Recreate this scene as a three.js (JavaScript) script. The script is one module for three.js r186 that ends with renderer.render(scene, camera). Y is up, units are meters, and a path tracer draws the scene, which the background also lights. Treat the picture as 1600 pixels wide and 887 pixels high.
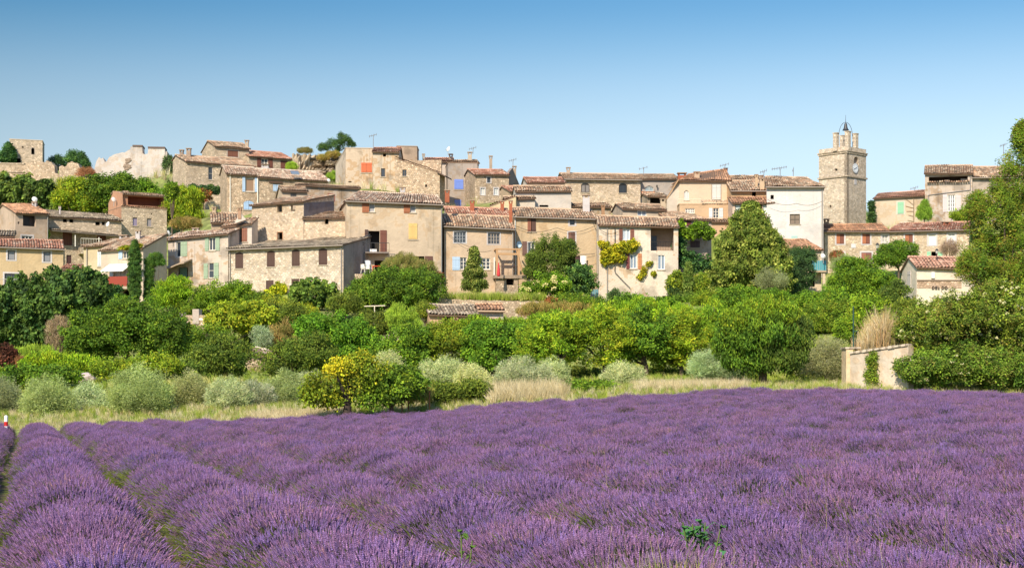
import * as THREE from 'three';
import { mergeGeometries } from 'three/addons/utils/BufferGeometryUtils.js';
import { FontLoader } from 'three/addons/loaders/FontLoader.js';
import { TextGeometry } from 'three/addons/geometries/TextGeometry.js';

// ---------- camera, sky, sun, exposure ----------
const F = 2537, HX = 800, HY = 600, EYE = 1.6;          // focal length in px of a 1600 px wide frame, principal point, eye height
const EXPO = 1.25;
const scene = new THREE.Scene();
const camera = new THREE.PerspectiveCamera(2 * Math.atan(443.5 / F) * 180 / Math.PI, 1600 / 887, 0.5, 8000);
camera.position.set(0, EYE, 0);
camera.setViewOffset(1600, 887, 0, -156.5, 1600, 887);   // level camera, lens shifted up

const V3 = (x, y, z) => new THREE.Vector3(x, y, z);
const SUN_AZ = 21 * Math.PI / 180, SUN_EL = 36 * Math.PI / 180;
const sunDir = V3(-Math.sin(SUN_AZ) * Math.cos(SUN_EL), Math.sin(SUN_EL), Math.cos(SUN_AZ) * Math.cos(SUN_EL));
const lin = (v) => { v /= 255; return v <= 0.04045 ? v / 12.92 : Math.pow((v + 0.055) / 1.055, 2.4); };
{
  const W = 512, H = 256, data = new Float32Array(W * H * 4);
  const stops = [[-90, 150, 150, 140], [-3, 210, 224, 230], [0, 216, 234, 244], [5, 208, 232, 246], [8.4, 192, 224, 243], [10.5, 164, 207, 238], [13.3, 100, 170, 222], [22, 92, 164, 222], [45, 84, 152, 213], [90, 76, 140, 205]];
  for (let r = 0; r < H; r++) {
    const up = ((r + 0.5) / H - 0.5) * Math.PI, e = up * 180 / Math.PI;
    let i = 0; while (i < stops.length - 2 && e > stops[i + 1][0]) i++;
    const a = stops[i], b = stops[i + 1], t = Math.min(1, Math.max(0, (e - a[0]) / (b[0] - a[0])));
    for (let c = 0; c < W; c++) {
      const ph = ((c + 0.5) / W - 0.5) * 2 * Math.PI;
      const g = Math.cos(ph) * Math.cos(up) * sunDir.x + Math.sin(up) * sunDir.y + Math.sin(ph) * Math.cos(up) * sunDir.z;
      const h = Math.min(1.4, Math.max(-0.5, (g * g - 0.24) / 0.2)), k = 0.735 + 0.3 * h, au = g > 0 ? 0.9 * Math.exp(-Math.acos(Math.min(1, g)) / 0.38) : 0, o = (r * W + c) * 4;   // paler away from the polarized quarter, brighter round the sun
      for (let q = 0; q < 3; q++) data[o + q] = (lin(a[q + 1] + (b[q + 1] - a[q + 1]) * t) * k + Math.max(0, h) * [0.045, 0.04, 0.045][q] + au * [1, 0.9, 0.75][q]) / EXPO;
      data[o + 3] = 1;
    }
  }
  const sky = new THREE.DataTexture(data, W, H, THREE.RGBAFormat, THREE.FloatType);
  sky.mapping = THREE.EquirectangularReflectionMapping; sky.magFilter = THREE.LinearFilter; sky.minFilter = THREE.LinearFilter; sky.wrapS = THREE.RepeatWrapping; sky.needsUpdate = true;
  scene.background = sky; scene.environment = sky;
}
const sun = new THREE.DirectionalLight(new THREE.Color().setRGB(1, 0.865, 0.675), 4.7);
sun.target.position.set(0, 8, -120);
sun.position.copy(sun.target.position).addScaledVector(sunDir, 400);
sun.castShadow = true; sun.shadow.mapSize.set(4096, 4096);
Object.assign(sun.shadow.camera, { left: -160, right: 160, top: 120, bottom: -120, near: 10, far: 900 });
scene.add(sun, sun.target);
const renderer = new THREE.WebGLRenderer({ antialias: true });
renderer.setSize(1600, 887);
renderer.toneMapping = THREE.LinearToneMapping;
renderer.toneMappingExposure = EXPO;
renderer.shadowMap.enabled = true;

// ---------- helpers ----------
function rng(seed) { let a = seed >>> 0; return () => { a = (a + 0x6d2b79f5) | 0; let t = Math.imul(a ^ (a >>> 15), 1 | a); t = (t + Math.imul(t ^ (t >>> 7), 61 | t)) ^ t; return ((t ^ (t >>> 14)) >>> 0) / 4294967296; }; }
const R0 = rng(7);
const rr = (r, a, b) => a + (b - a) * r();
const P = (px, py, d) => V3((px - HX) / F * d, EYE + (HY - py) / F * d, -d);
const lerp = (a, b, t) => a + (b - a) * t, clamp = (v, a, b) => Math.min(b, Math.max(a, v)), sst = (v, a, b) => { const t = clamp((v - a) / (b - a), 0, 1); return t * t * (3 - 2 * t); };
const UP = V3(0, 1, 0);
const used = {};
function numbered(n) { if (used[n] === undefined) { used[n] = 0; return n; } used[n]++; return n + '_' + String(used[n]).padStart(3, '0'); }
function tag(o, label, category, group) { o.userData.label = label; o.userData.category = category; if (group) o.userData.group = group; return o; }
function thing(name, label, category, pos, group) {
  const g = new THREE.Group(); g.name = numbered(name); g.position.copy(pos); scene.add(g); tag(g, label, category, group); return g;
}
// geometries are written in world space; a part is moved into the axes of its thing
function part(name, geos, mat, parent, kind) {
  geos = Array.isArray(geos) ? geos : [geos];
  let g = geos.length === 1 ? geos[0] : mergeGeometries(geos.map((q) => (q.index ? q.toNonIndexed() : q)));
  let top = parent; while (top.parent && top.parent !== scene) top = top.parent;
  g.translate(-top.position.x, -top.position.y, -top.position.z);
  const m = new THREE.Mesh(g, mat); m.name = name; m.castShadow = m.receiveShadow = true; if (kind) m.userData.kind = kind;
  parent.add(m); return m;
}
function sub(name, parent) { const g = new THREE.Group(); g.name = name; parent.add(g); return g; }
// box geometry with uv in metres
function boxG(w, h, d) {
  const g = new THREE.BoxGeometry(w, h, d), uv = g.attributes.uv, s = [[d, h], [d, h], [w, d], [w, d], [w, h], [w, h]];
  for (let i = 0; i < 24; i++) { const q = s[i >> 2]; uv.setXY(i, uv.getX(i) * q[0], uv.getY(i) * q[1]); }
  return g;
}
function frame(A, u) { return { A, u, n: V3(-u.z, 0, u.x) }; }
const at = (f, a, y, z = 0) => V3(f.A.x + f.u.x * a + f.n.x * z, y, f.A.z + f.u.z * a + f.n.z * z);
function basis(f, a, y, z) { const m = new THREE.Matrix4().makeBasis(f.u, UP, f.n); m.setPosition(at(f, a, y, z)); return m; }
function bx(f, a0, a1, y0, y1, z0, z1) { return boxG(Math.abs(a1 - a0), Math.abs(y1 - y0), Math.abs(z1 - z0)).applyMatrix4(basis(f, (a0 + a1) / 2, (y0 + y1) / 2, (z0 + z1) / 2)); }
function wbox(x0, x1, y0, y1, z0, z1) { return boxG(x1 - x0, y1 - y0, z1 - z0).translate((x0 + x1) / 2, (y0 + y1) / 2, (z0 + z1) / 2); }
function bar(a, b, r, r2 = r, seg = 6) {
  const d = b.clone().sub(a), L = d.length(), g = new THREE.CylinderGeometry(r2, r, L, seg);
  g.applyQuaternion(new THREE.Quaternion().setFromUnitVectors(UP, d.normalize())); return g.translate((a.x + b.x) / 2, (a.y + b.y) / 2, (a.z + b.z) / 2);
}
function onPlane(f, px, py) { const dir = V3((px - HX) / F, (HY - py) / F, -1), O = V3(0, EYE, 0); const t = f.n.dot(f.A.clone().sub(O).setY(0)) / f.n.dot(dir); const p = O.addScaledVector(dir, t); return [p.clone().sub(f.A).dot(f.u), p.y]; }

// ---------- textures ----------
function noise2(per, seed) {                               // tileable value noise on a per x per lattice
  const r = rng(seed), g = Float32Array.from({ length: per * per }, () => r());
  return (x, y) => { x *= per; y *= per; const xi = Math.floor(x), yi = Math.floor(y), fx = x - xi, fy = y - yi, u = fx * fx * (3 - 2 * fx), v = fy * fy * (3 - 2 * fy);
    const q = (i, j) => g[(((j % per) + per) % per) * per + (((i % per) + per) % per)];
    return lerp(lerp(q(xi, yi), q(xi + 1, yi), u), lerp(q(xi, yi + 1), q(xi + 1, yi + 1), u), v); };
}
function fbm(seed, base = 4, oct = 5) { const ns = []; for (let i = 0; i < oct; i++) ns.push(noise2(base << i, seed + i)); return (x, y) => { let s = 0, a = 0.5, t = 0; for (const n of ns) { s += a * n(x, y); t += a; a *= 0.5; } return s / t; }; }
function dataTex(N, fn, srgb, metres) {
  const d = new Uint8Array(N * N * 4);
  for (let y = 0; y < N; y++) for (let x = 0; x < N; x++) { const c = fn((x + 0.5) / N, (y + 0.5) / N, x, y), o = (y * N + x) * 4; for (let q = 0; q < 3; q++) d[o + q] = clamp(c[q] * 255, 0, 255); d[o + 3] = 255; }
  const t = new THREE.DataTexture(d, N, N); t.wrapS = t.wrapT = THREE.RepeatWrapping; t.magFilter = THREE.LinearFilter; t.minFilter = THREE.LinearMipmapLinearFilter; t.generateMipmaps = true;
  if (srgb) t.colorSpace = THREE.SRGBColorSpace; t.repeat.set(1 / metres, 1 / metres); t.needsUpdate = true; return t;
}
function stoneTex(seed, pal, mortar, M, rowH, colW, mt = 0.16) {
  const N = 512, rows = Math.round(M / rowH), cols = Math.round(M / colW), r = rng(seed), pts = [], n1 = fbm(seed + 9, 8, 4), n2 = fbm(seed + 20, 3, 3);
  for (let j = 0; j < rows; j++) { pts.push([]); for (let i = 0; i < cols; i++) pts[j].push([(i + 0.5 + (j % 2) * 0.5 + rr(r, -0.33, 0.33)), j + 0.5 + rr(r, -0.3, 0.3), Math.floor(r() * pal.length), rr(r, 0.88, 1.1)]); }
  const H = new Float32Array(N * N), C = new Float32Array(N * N * 3);
  for (let y = 0; y < N; y++) for (let x = 0; x < N; x++) {
    const u = (x + 0.5) / N, v = (y + 0.5) / N, w = (n1(u, v) - 0.5) * 0.5, cx = u * cols + w, cy = v * rows + w, ci = Math.floor(cx), cj = Math.floor(cy);
    let d1 = 9, d2 = 9, best = null;
    for (let j = cj - 1; j <= cj + 1; j++) for (let i = ci - 2; i <= ci + 1; i++) {
      const p = pts[(j + rows) % rows][(i + cols * 2) % cols], ox = i - ((i + cols * 2) % cols), oy = j - ((j + rows) % rows), dx = p[0] + ox - cx, dy = (p[1] + oy - cy) * 0.95, d = Math.sqrt(dx * dx + dy * dy);
      if (d < d1) { d2 = d1; d1 = d; best = p; } else if (d < d2) d2 = d;
    }
    const e = sst(d2 - d1, mt * 0.35, mt * 1.5), o = y * N + x, k = best[3] * (0.9 + 0.2 * n1(u, v)), st = 0.93 + 0.14 * n2(u, v);
    H[o] = e * (0.7 + 0.3 * n1(u * 2, v * 2));
    for (let q = 0; q < 3; q++) C[o * 3 + q] = lerp(mortar[q], pal[best[2]][q] * k, e) * st;
  }
  return [dataTex(N, (u, v, x, y) => { const o = (y * N + x) * 3; return [C[o], C[o + 1], C[o + 2]]; }, true, M), dataTex(N, (u, v, x, y) => { const h = H[y * N + x]; return [h, h, h]; }, false, M)];
}
const rgb = (r, g, b) => [r / 255, g / 255, b / 255];
const TX = {
  gold: stoneTex(11, [rgb(204, 191, 173), rgb(198, 184, 165), rgb(210, 198, 181), rgb(190, 174, 153), rgb(203, 188, 166)], rgb(192, 177, 157), 5, 0.17, 0.27, 0.15),
  grey: stoneTex(12, [rgb(205, 193, 175), rgb(196, 184, 167), rgb(210, 199, 182), rgb(186, 174, 156), rgb(202, 188, 167)], rgb(184, 171, 153), 5, 0.17, 0.28, 0.16),
  rub: stoneTex(13, [rgb(206, 191, 171), rgb(197, 180, 159), rgb(213, 199, 181), rgb(182, 165, 145), rgb(200, 181, 158), rgb(172, 157, 139)], rgb(178, 162, 142), 5, 0.19, 0.25, 0.18),
};
const plast = (seed, dark, patch) => { const a = fbm(seed, 3, 6), b = fbm(seed + 31, 7, 4), s = noise2(48, seed + 5), s2 = noise2(6, seed + 6), f = fbm(seed + 77, 24, 3);
  return dataTex(512, (u, v) => { let k = 0.93 + 0.16 * (a(u, v) - 0.5) + 0.08 * (f(u, v) - 0.5); k -= dark * sst(b(u, v), 0.52, 0.75); k -= dark * 0.7 * sst(s(u, s2(v, u) * 0.04), 0.62, 0.9) * sst(a(v, u), 0.4, 0.65);
    const p = patch * sst(f(u, v) * 0.5 + a(u + 0.3, v) * 0.6, 0.58, 0.66); return [k * (1 - 0.12 * p), k * (1 - 0.2 * p), k * (1 - 0.3 * p)]; }, true, 8); };
const PL = { clean: plast(41, 0.05, 0.1), aged: plast(52, 0.09, 0.35), old: plast(63, 0.16, 0.7) };
const grainTex = dataTex(256, (() => { const f = fbm(90, 16, 4); return (u, v) => { const h = f(u, v); return [h, h, h]; }; })(), false, 2.2);
const mats = {};
const col = (c) => (Array.isArray(c) ? new THREE.Color().setRGB(...c) : new THREE.Color(c));
function M(kind, c = 0xffffff, o = {}) {                  // stone:<tex>, pl:<tex> with a tint, or plain
  const key = kind + c + JSON.stringify(o); if (mats[key]) return mats[key];
  const m = new THREE.MeshStandardMaterial({ roughness: 0.92, color: col(c), ...o });
  if (TX[kind]) { m.color.lerp(new THREE.Color(1, 1, 1), 0.6); m.color.r *= 1.02; m.map = TX[kind][0]; m.bumpMap = TX[kind][1]; m.bumpScale = 0.03; }
  else if (PL[kind]) { m.color.r *= 0.745; m.color.g *= 0.765; m.color.b *= 0.895; m.map = PL[kind]; m.bumpMap = grainTex; m.bumpScale = 0.025; }
  m.name = kind; return (mats[key] = m);
}
const glassM = new THREE.MeshStandardMaterial({ color: col([0.05, 0.06, 0.075]), roughness: 0.12, name: 'glass' });
const tileM = new THREE.MeshStandardMaterial({ vertexColors: true, roughness: 0.9, name: 'roof_tile' });
const roofBaseM = M('plain', [0.15, 0.095, 0.065]);
const PAL = {
  red: [[0.40, 0.15, 0.10], [0.50, 0.24, 0.17], [0.33, 0.12, 0.085], [0.58, 0.38, 0.30], [0.44, 0.19, 0.13]],
  mix: [[0.40, 0.235, 0.155], [0.50, 0.34, 0.24], [0.32, 0.19, 0.13], [0.24, 0.17, 0.13], [0.56, 0.43, 0.33], [0.43, 0.24, 0.16]],
  pale: [[0.52, 0.38, 0.31], [0.62, 0.5, 0.42], [0.44, 0.27, 0.2], [0.30, 0.18, 0.14], [0.56, 0.36, 0.27]],
  grey: [[0.32, 0.24, 0.18], [0.40, 0.31, 0.24], [0.25, 0.19, 0.15], [0.19, 0.155, 0.125], [0.46, 0.37, 0.29]],
  pink: [[0.52, 0.27, 0.2], [0.58, 0.34, 0.26], [0.48, 0.23, 0.17]],
  orange: [[0.52, 0.25, 0.14], [0.58, 0.32, 0.2], [0.42, 0.2, 0.12], [0.36, 0.18, 0.11]],
};
for (const p of Object.values(PAL)) for (const k of p) { k[0] = Math.min(0.8, k[0] * 1.0 + 0.06); k[1] = Math.min(0.66, k[1] * 1.02 + 0.052); k[2] = Math.min(0.54, k[2] * 0.95 + 0.036); }

// ---------- ground heights ----------
const ANCH = [];                                           // x, z, y: where the ground is known
const anchor = (p) => ANCH.push([p.x, p.z, p.y]);
const FH = [[-60, -1.15], [-40, -1.08], [-23, -0.94], [-14, -0.74], [-6, -0.44], [3, 0.26], [10.8, 0.74], [25, 0.55], [60, 0.45]];
function fieldY(x, d) { let i = 0; while (i < FH.length - 2 && x > FH[i + 1][0]) i++; const t = clamp((x - FH[i][0]) / (FH[i + 1][0] - FH[i][0]), 0, 1), h = lerp(FH[i][1], FH[i + 1][1], t * t * (3 - 2 * t)); return -0.2 + (h + 0.27) * Math.pow(clamp(d, 0, 110) / 75, 1.2); }
for (const [px, py, d] of [[-200, 646, 80], [0, 648, 80], [200, 643, 80], [400, 638, 80], [600, 630, 80], [800, 617, 81], [1000, 606, 82], [1300, 603, 84], [1600, 606, 84], [1800, 606, 84],
  [-200, 606, 98], [0, 606, 98], [400, 603, 98], [800, 598, 98], [1200, 594, 100], [1600, 590, 96], [-100, 545, 125], [200, 540, 125], [500, 525, 125], [1000, 525, 125], [1300, 520, 125], [1600, 520, 118],
  [-100, 490, 150], [1800, 500, 140], [-200, 420, 190], [1800, 420, 190], [1150, 470, 150], [1400, 440, 155], [210, 487, 146], [255, 487, 146], [120, 482, 150], [400, 492, 146], [60, 490, 142], [460, 492, 146], [1000, 330, 250], [1300, 340, 250], [1600, 340, 250], [600, 300, 250], [200, 280, 250], [-100, 280, 250], [-300, 330, 250], [1900, 380, 250]]) anchor(P(px, py, d));
function hillY(x, z) { let s = 0, w = 0; for (const a of ANCH) { const dx = x - a[0], dz = z - a[1], q = 1 / Math.pow(dx * dx + dz * dz + 6, 2.1); s += q * a[2]; w += q; } return s / w; }
function groundY(x, z) {
  const d = -z; if (d < 70) return fieldY(x, d);
  const e = 1 - sst(Math.abs(x), 110, 420), f = 1 - sst(d, 245, 520), h = hillY(clamp(x, -130, 130), Math.max(z, -262));
  return lerp(fieldY(clamp(x, -60, 60), d), lerp(-6, h, e * f), sst(d, 72, 82));
}

// ---------- houses ----------
function tiles(Q, pal, r, cw = 0.26, rl = 0.45) {          // barrel tiles over a patch: eave left, eave right, ridge right, ridge left
  const [a, b, c, d] = Q, W = Math.max(a.distanceTo(b), d.distanceTo(c)), L = (a.distanceTo(d) + b.distanceTo(c)) / 2;
  const n = Math.max(2, Math.round(W / cw)), m = Math.max(1, Math.round(L / rl)), pos = [], cl = [], ix = [];
  const nrm = b.clone().sub(a).cross(d.clone().sub(a)).normalize(); if (nrm.y < 0) nrm.negate();
  const pt = (s, t) => a.clone().lerp(b, s).lerp(d.clone().lerp(c, s), t), S = 4;
  const patchy = noise2(16, Math.floor(r() * 1e6));
  for (let i = 0; i < n; i++) {
    const jit = rr(r, -0.1, 0.1) / n, cf = rr(r, 0.86, 1.12);
    for (let j = 0; j < m; j++) {
      const t0 = j / m - 0.02, t1 = (j + 1) / m + 0.03, base = pos.length / 3, k = pal[Math.floor(r() * pal.length)], f = rr(r, 0.86, 1.12) * cf * (0.72 + 0.56 * patchy(i / n, j / m * 0.7)), jj = jit + rr(r, -0.05, 0.05) / n, lift = rr(r, 0, 0.018);
      for (let e = 0; e < 2; e++) for (let q = 0; q <= S; q++) {
        const an = Math.PI * q / S, rad = (e ? 0.37 : 0.43) / n, p = pt((i + 0.5) / n + jj - Math.cos(an) * rad, e ? t1 : t0);
        p.addScaledVector(nrm, (patchy(i / n * 0.3, j / m * 0.2) - 0.5) * 0.14 + Math.sin(an) * (e ? 0.085 : 0.105) + (e ? 0.0 : 0.025) + lift);
        pos.push(p.x, p.y, p.z); cl.push(k[0] * f, k[1] * f, k[2] * f);
      }
      for (let q = 0; q < S; q++) { const o = base + q; ix.push(o, o + 1, o + S + 1, o + 1, o + S + 2, o + S + 1); }
    }
  }
  const g = new THREE.BufferGeometry(); g.setAttribute('position', new THREE.Float32BufferAttribute(pos, 3)); g.setAttribute('color', new THREE.Float32BufferAttribute(cl, 3)); g.setIndex(ix); g.computeVertexNormals(); return g;
}
function slab(Q, th) {                                     // a thin plate under four corners
  const [a, b, c, d] = Q, lo = Q.map((p) => p.clone().setY(p.y - th)), pos = [], q = (p0, p1, p2, p3) => { for (const p of [p0, p1, p2, p0, p2, p3]) pos.push(p.x, p.y, p.z); };
  q(a, b, c, d); q(lo[3], lo[2], lo[1], lo[0]); q(lo[0], lo[1], b, a); q(lo[1], lo[2], c, b); q(lo[2], lo[3], d, c); q(lo[3], lo[0], a, d);
  const g = new THREE.BufferGeometry(); g.setAttribute('position', new THREE.Float32BufferAttribute(pos, 3)); g.setAttribute('uv', new THREE.Float32BufferAttribute(new Float32Array(pos.length / 3 * 2), 2)); g.computeVertexNormals(); return g;
}
function extr(f, pts, holes, t, yb, uv) {                  // a wall: polygon (a, y) with holes, its face in the plane of the frame, t thick inwards
  const s = new THREE.Shape(pts.map((p) => new THREE.Vector2(p[0], p[1] - yb)));
  for (const h of holes) s.holes.push(new THREE.Path(h.map((p) => new THREE.Vector2(p[0], p[1] - yb))));
  const g = new THREE.ExtrudeGeometry(s, { depth: t, bevelEnabled: false }), u = g.attributes.uv;
  for (let i = 0; i < u.count; i++) u.setXY(i, u.getX(i) + uv[0], u.getY(i) + uv[1]);
  return g.applyMatrix4(new THREE.Matrix4().makeBasis(f.u, UP, f.n).setPosition(at(f, 0, yb, -t)));
}
function shutter(f, a0, a1, y0, y1, z, c, parent, arch = 0) {   // boards with two battens
  const g = [], n = Math.max(2, Math.round((a1 - a0) / 0.16)), w = (a1 - a0) / n;
  for (let i = 0; i < n; i++) { const k = arch ? arch * (1 - Math.pow(((i + 0.5) / n - arch0(parent)) , 2)) : 0; g.push(bx(f, a0 + i * w + 0.006, a0 + (i + 1) * w - 0.006, y0, y1 + Math.max(0, k), z, z + 0.035)); }
  const h = y1 - y0; g.push(bx(f, a0 + 0.01, a1 - 0.01, y0 + h * 0.14, y0 + h * 0.14 + 0.09, z + 0.033, z + 0.06), bx(f, a0 + 0.01, a1 - 0.01, y1 - h * 0.14 - 0.09, y1 - h * 0.14, z + 0.033, z + 0.06));
  return part('shutter', g, M('plain', c, { roughness: 0.7 }), parent);
}
const arch0 = () => 0.5;
function opening(f, w, root, holes) {                      // one window, door or loggia: [type, x0, y0, x1, y1, options]
  const [ty, x0, y0, x1, y1, o = {}] = w;
  let [a0, yT] = onPlane(f, x0, y0), [a1, yB] = onPlane(f, x1, y1);
  if (a0 > a1) [a0, a1] = [a1, a0];
  const W = a1 - a0, hgt = yT - yB, ar = o.arch ? W * o.arch : 0;
  const pts = [[a0, yB], [a1, yB]]; if (ar) for (let i = 0; i <= 8; i++) { const t = i / 8; pts.push([a1 - t * W, yT - ar + ar * (1 - Math.pow(2 * t - 1, 2))]); } else pts.push([a1, yT], [a0, yT]);
  const g = sub(ty === 'dr' ? 'door' : ty === 'l' ? 'loggia' : ty === 'k' ? 'opening' : 'window', root);
  if (!o.flush) holes.push(pts);
  const z = o.flush ? 0.05 : -0.13, fc = o.fc ?? 0xe8e2d6, fm = M('plain', fc, { roughness: 0.6 });
  if (ty === 'g' || ty === 'b') {
    const t = Math.min(0.07, W * 0.09), fr = [bx(f, a0 + 0.002, a0 + t, yB + 0.002, yT - ar * 0.6, z, z + 0.05), bx(f, a1 - t, a1 - 0.002, yB + 0.002, yT - ar * 0.6, z, z + 0.05), bx(f, a0 + t, a1 - t, yT - t - (ar ? ar * 0.55 : 0), yT - 0.002 - (ar ? ar * 0.5 : 0), z, z + 0.05), bx(f, a0 + t, a1 - t, yB + 0.002, yB + t, z, z + 0.05)];
    const [nc, nr] = o.n ?? [2, 1], mt = t * 0.55, bot = yB + t, top = yT - t - ar * 0.55;
    for (let i = 1; i < nc; i++) { const a = lerp(a0 + t, a1 - t, i / nc); fr.push(bx(f, a - mt, a + mt, bot, top, z + 0.004, z + 0.054)); }
    for (let i = 1; i < nr; i++) { const y = lerp(bot, top, i / nr); for (let q = 0; q < nc; q++) { const e0 = lerp(a0 + t, a1 - t, q / nc) + (q ? mt : 0), e1 = lerp(a0 + t, a1 - t, (q + 1) / nc) - (q < nc - 1 ? mt : 0); fr.push(bx(f, e0, e1, y - mt * 0.6, y + mt * 0.6, z + 0.008, z + 0.044)); } }
    part('frame', fr, fm, g);
    const pm = o.pc ? M('plain', o.pc, { roughness: 0.5 }) : glassM;
    if (ar) part('pane', extr(f, pts.map(([a, y]) => [clamp(a, a0 + 0.004, a1 - 0.004), clamp(y, yB + 0.004, yT - 0.004)]), [], 0.012, yB, [0, 0]).translate(f.n.x * (z - 0.012), 0, f.n.z * (z - 0.012)), pm, g);
    else part('pane', bx(f, a0 + 0.003, a1 - 0.003, yB + 0.003, yT - 0.003, z - 0.03, z - 0.004), pm, g);
  } else if (ty === 's') {
    const zz = o.flush ? 0.02 : -0.07, m = (a0 + a1) / 2, c = o.c;
    const lf = (b0, b1, cc) => { const n = Math.max(2, Math.round((b1 - b0) / 0.16)), bw = (b1 - b0) / n, q = []; for (let i = 0; i < n; i++) { const t = (b0 + (i + 0.5) * bw - a0) / W, k = ar ? -ar + ar * (1 - Math.pow(2 * t - 1, 2)) - 0.02 : -0.01; q.push(bx(f, b0 + i * bw + 0.007, b0 + (i + 1) * bw - 0.007, yB + 0.03, yT + k, zz, zz + 0.04)); }
      for (const e of [0.13, 0.8]) q.push(bx(f, b0 + 0.012, b1 - 0.012, yB + hgt * e, yB + hgt * e + 0.1, zz + 0.038, zz + 0.062)); part('shutter', q, M('plain', cc, { roughness: 0.75 }), g); };
    if (o.one) lf(a0 + 0.01, a1 - 0.01, c); else { lf(a0 + 0.012, m - 0.008, c); lf(m + 0.008, a1 - 0.012, o.c2 ?? c); }
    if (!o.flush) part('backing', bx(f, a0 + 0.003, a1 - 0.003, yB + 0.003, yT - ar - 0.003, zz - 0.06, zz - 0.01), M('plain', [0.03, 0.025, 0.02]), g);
  } else if (ty === 'dr') {
    const n = 4, q = []; for (let i = 0; i < n; i++) q.push(bx(f, lerp(a0, a1, i / n) + 0.01, lerp(a0, a1, (i + 1) / n) - 0.01, yB + 0.01, yT - ar - 0.02, -0.16, -0.11));
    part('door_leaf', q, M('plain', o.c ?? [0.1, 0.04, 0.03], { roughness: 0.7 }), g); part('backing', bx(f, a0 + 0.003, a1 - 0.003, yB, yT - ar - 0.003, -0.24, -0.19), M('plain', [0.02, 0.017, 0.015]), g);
  } else if (ty === 'l') {
    const dp = o.dp ?? 1.4, wm = M(o.m ?? 'clean', o.c ?? 0xc9b497), q = [bx(f, a0 - 0.1, a1 + 0.1, yB - 0.1, yT + 0.1, -dp - 0.1, -dp), bx(f, a0 - 0.1, a0 - 0.005, yB - 0.1, yT + 0.1, -dp + 0.002, -0.352), bx(f, a1 + 0.005, a1 + 0.1, yB - 0.1, yT + 0.1, -dp + 0.002, -0.352), bx(f, a0, a1, yB - 0.1, yB - 0.005, -dp + 0.002, -0.352), bx(f, a0, a1, yT + 0.005, yT + 0.1, -dp + 0.002, -0.352)];
    part('recess', q, wm, g);
    if (o.door) { const [d0] = onPlane(f, o.door[0], y1), [d1] = onPlane(f, o.door[2], y1), [, t0] = onPlane(f, x0, o.door[1]); part('door_leaf', bx(f, d0, d1, yB + 0.01, t0, -dp + 0.002, -dp + 0.05), M('plain', o.dc ?? [0.02, 0.025, 0.04], { roughness: 0.3 }), g); }
    if (o.rail) { const rl = [bar(at(f, a0, yB + 0.85, -0.08), at(f, a1, yB + 0.85, -0.08), 0.025)]; for (let i = 1; i < 14; i++) rl.push(bar(at(f, lerp(a0, a1, i / 14), yB, -0.08), at(f, lerp(a0, a1, i / 14), yB + 0.85, -0.08), 0.012, 0.012, 4)); part('railing', rl, M('plain', [0.03, 0.03, 0.03]), g); }
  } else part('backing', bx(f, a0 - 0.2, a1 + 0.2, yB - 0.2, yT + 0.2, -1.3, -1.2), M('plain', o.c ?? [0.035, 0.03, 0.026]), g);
  if (o.sur) {
    const bw = o.bw ?? 0.16, out = [[a0 - bw, yB - bw * 0.7], [a1 + bw, yB - bw * 0.7], [a1 + bw, yT + bw], [a0 - bw, yT + bw]];
    part('surround', extr(f, out, [pts], 0.05, yB - 1, [0, 0]).translate(f.n.x * 0.022, 0, f.n.z * 0.022), M('clean', o.sur === true ? 0xf2e9da : o.sur), g);
  } else if (o.sill !== 0 && ty !== 'l' && ty !== 'k') part('sill', bx(f, a0 - 0.08, a1 + 0.08, yB - 0.09, yB - 0.004, -0.1, 0.07), M('clean', o.sc ?? 0xd8c6a4), g);
  const side = (s, e) => { const c = Array.isArray(s) ? s[0] : s; let b0, b1, t = yT - (ar ? ar * 0.5 : 0), bt = yB;
    if (Array.isArray(s) && s.length > 1) { [b0, t] = onPlane(f, s[1], s[2]); [b1, bt] = onPlane(f, s[3], s[4]); } else { const ww = W * 0.52; [b0, b1] = e < 0 ? [a0 - ww - 0.03, a0 - 0.03] : [a1 + 0.03, a1 + ww + 0.03]; }
    shutter(f, b0, b1, bt, t, 0.03, c, g); };
  if (o.sl !== undefined) side(o.sl, -1);
  if (o.sr !== undefined) side(o.sr, 1);
  if (o.bars) { const q = []; for (let i = 1; i < o.bars; i++) q.push(bar(at(f, lerp(a0, a1, i / o.bars), yB, -0.04), at(f, lerp(a0, a1, i / o.bars), yT - ar * 0.3, -0.04), 0.018, 0.018, 4)); part('grille', q, M('plain', [0.03, 0.03, 0.03]), g); }
  return g;
}
let SEED = 100;
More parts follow.
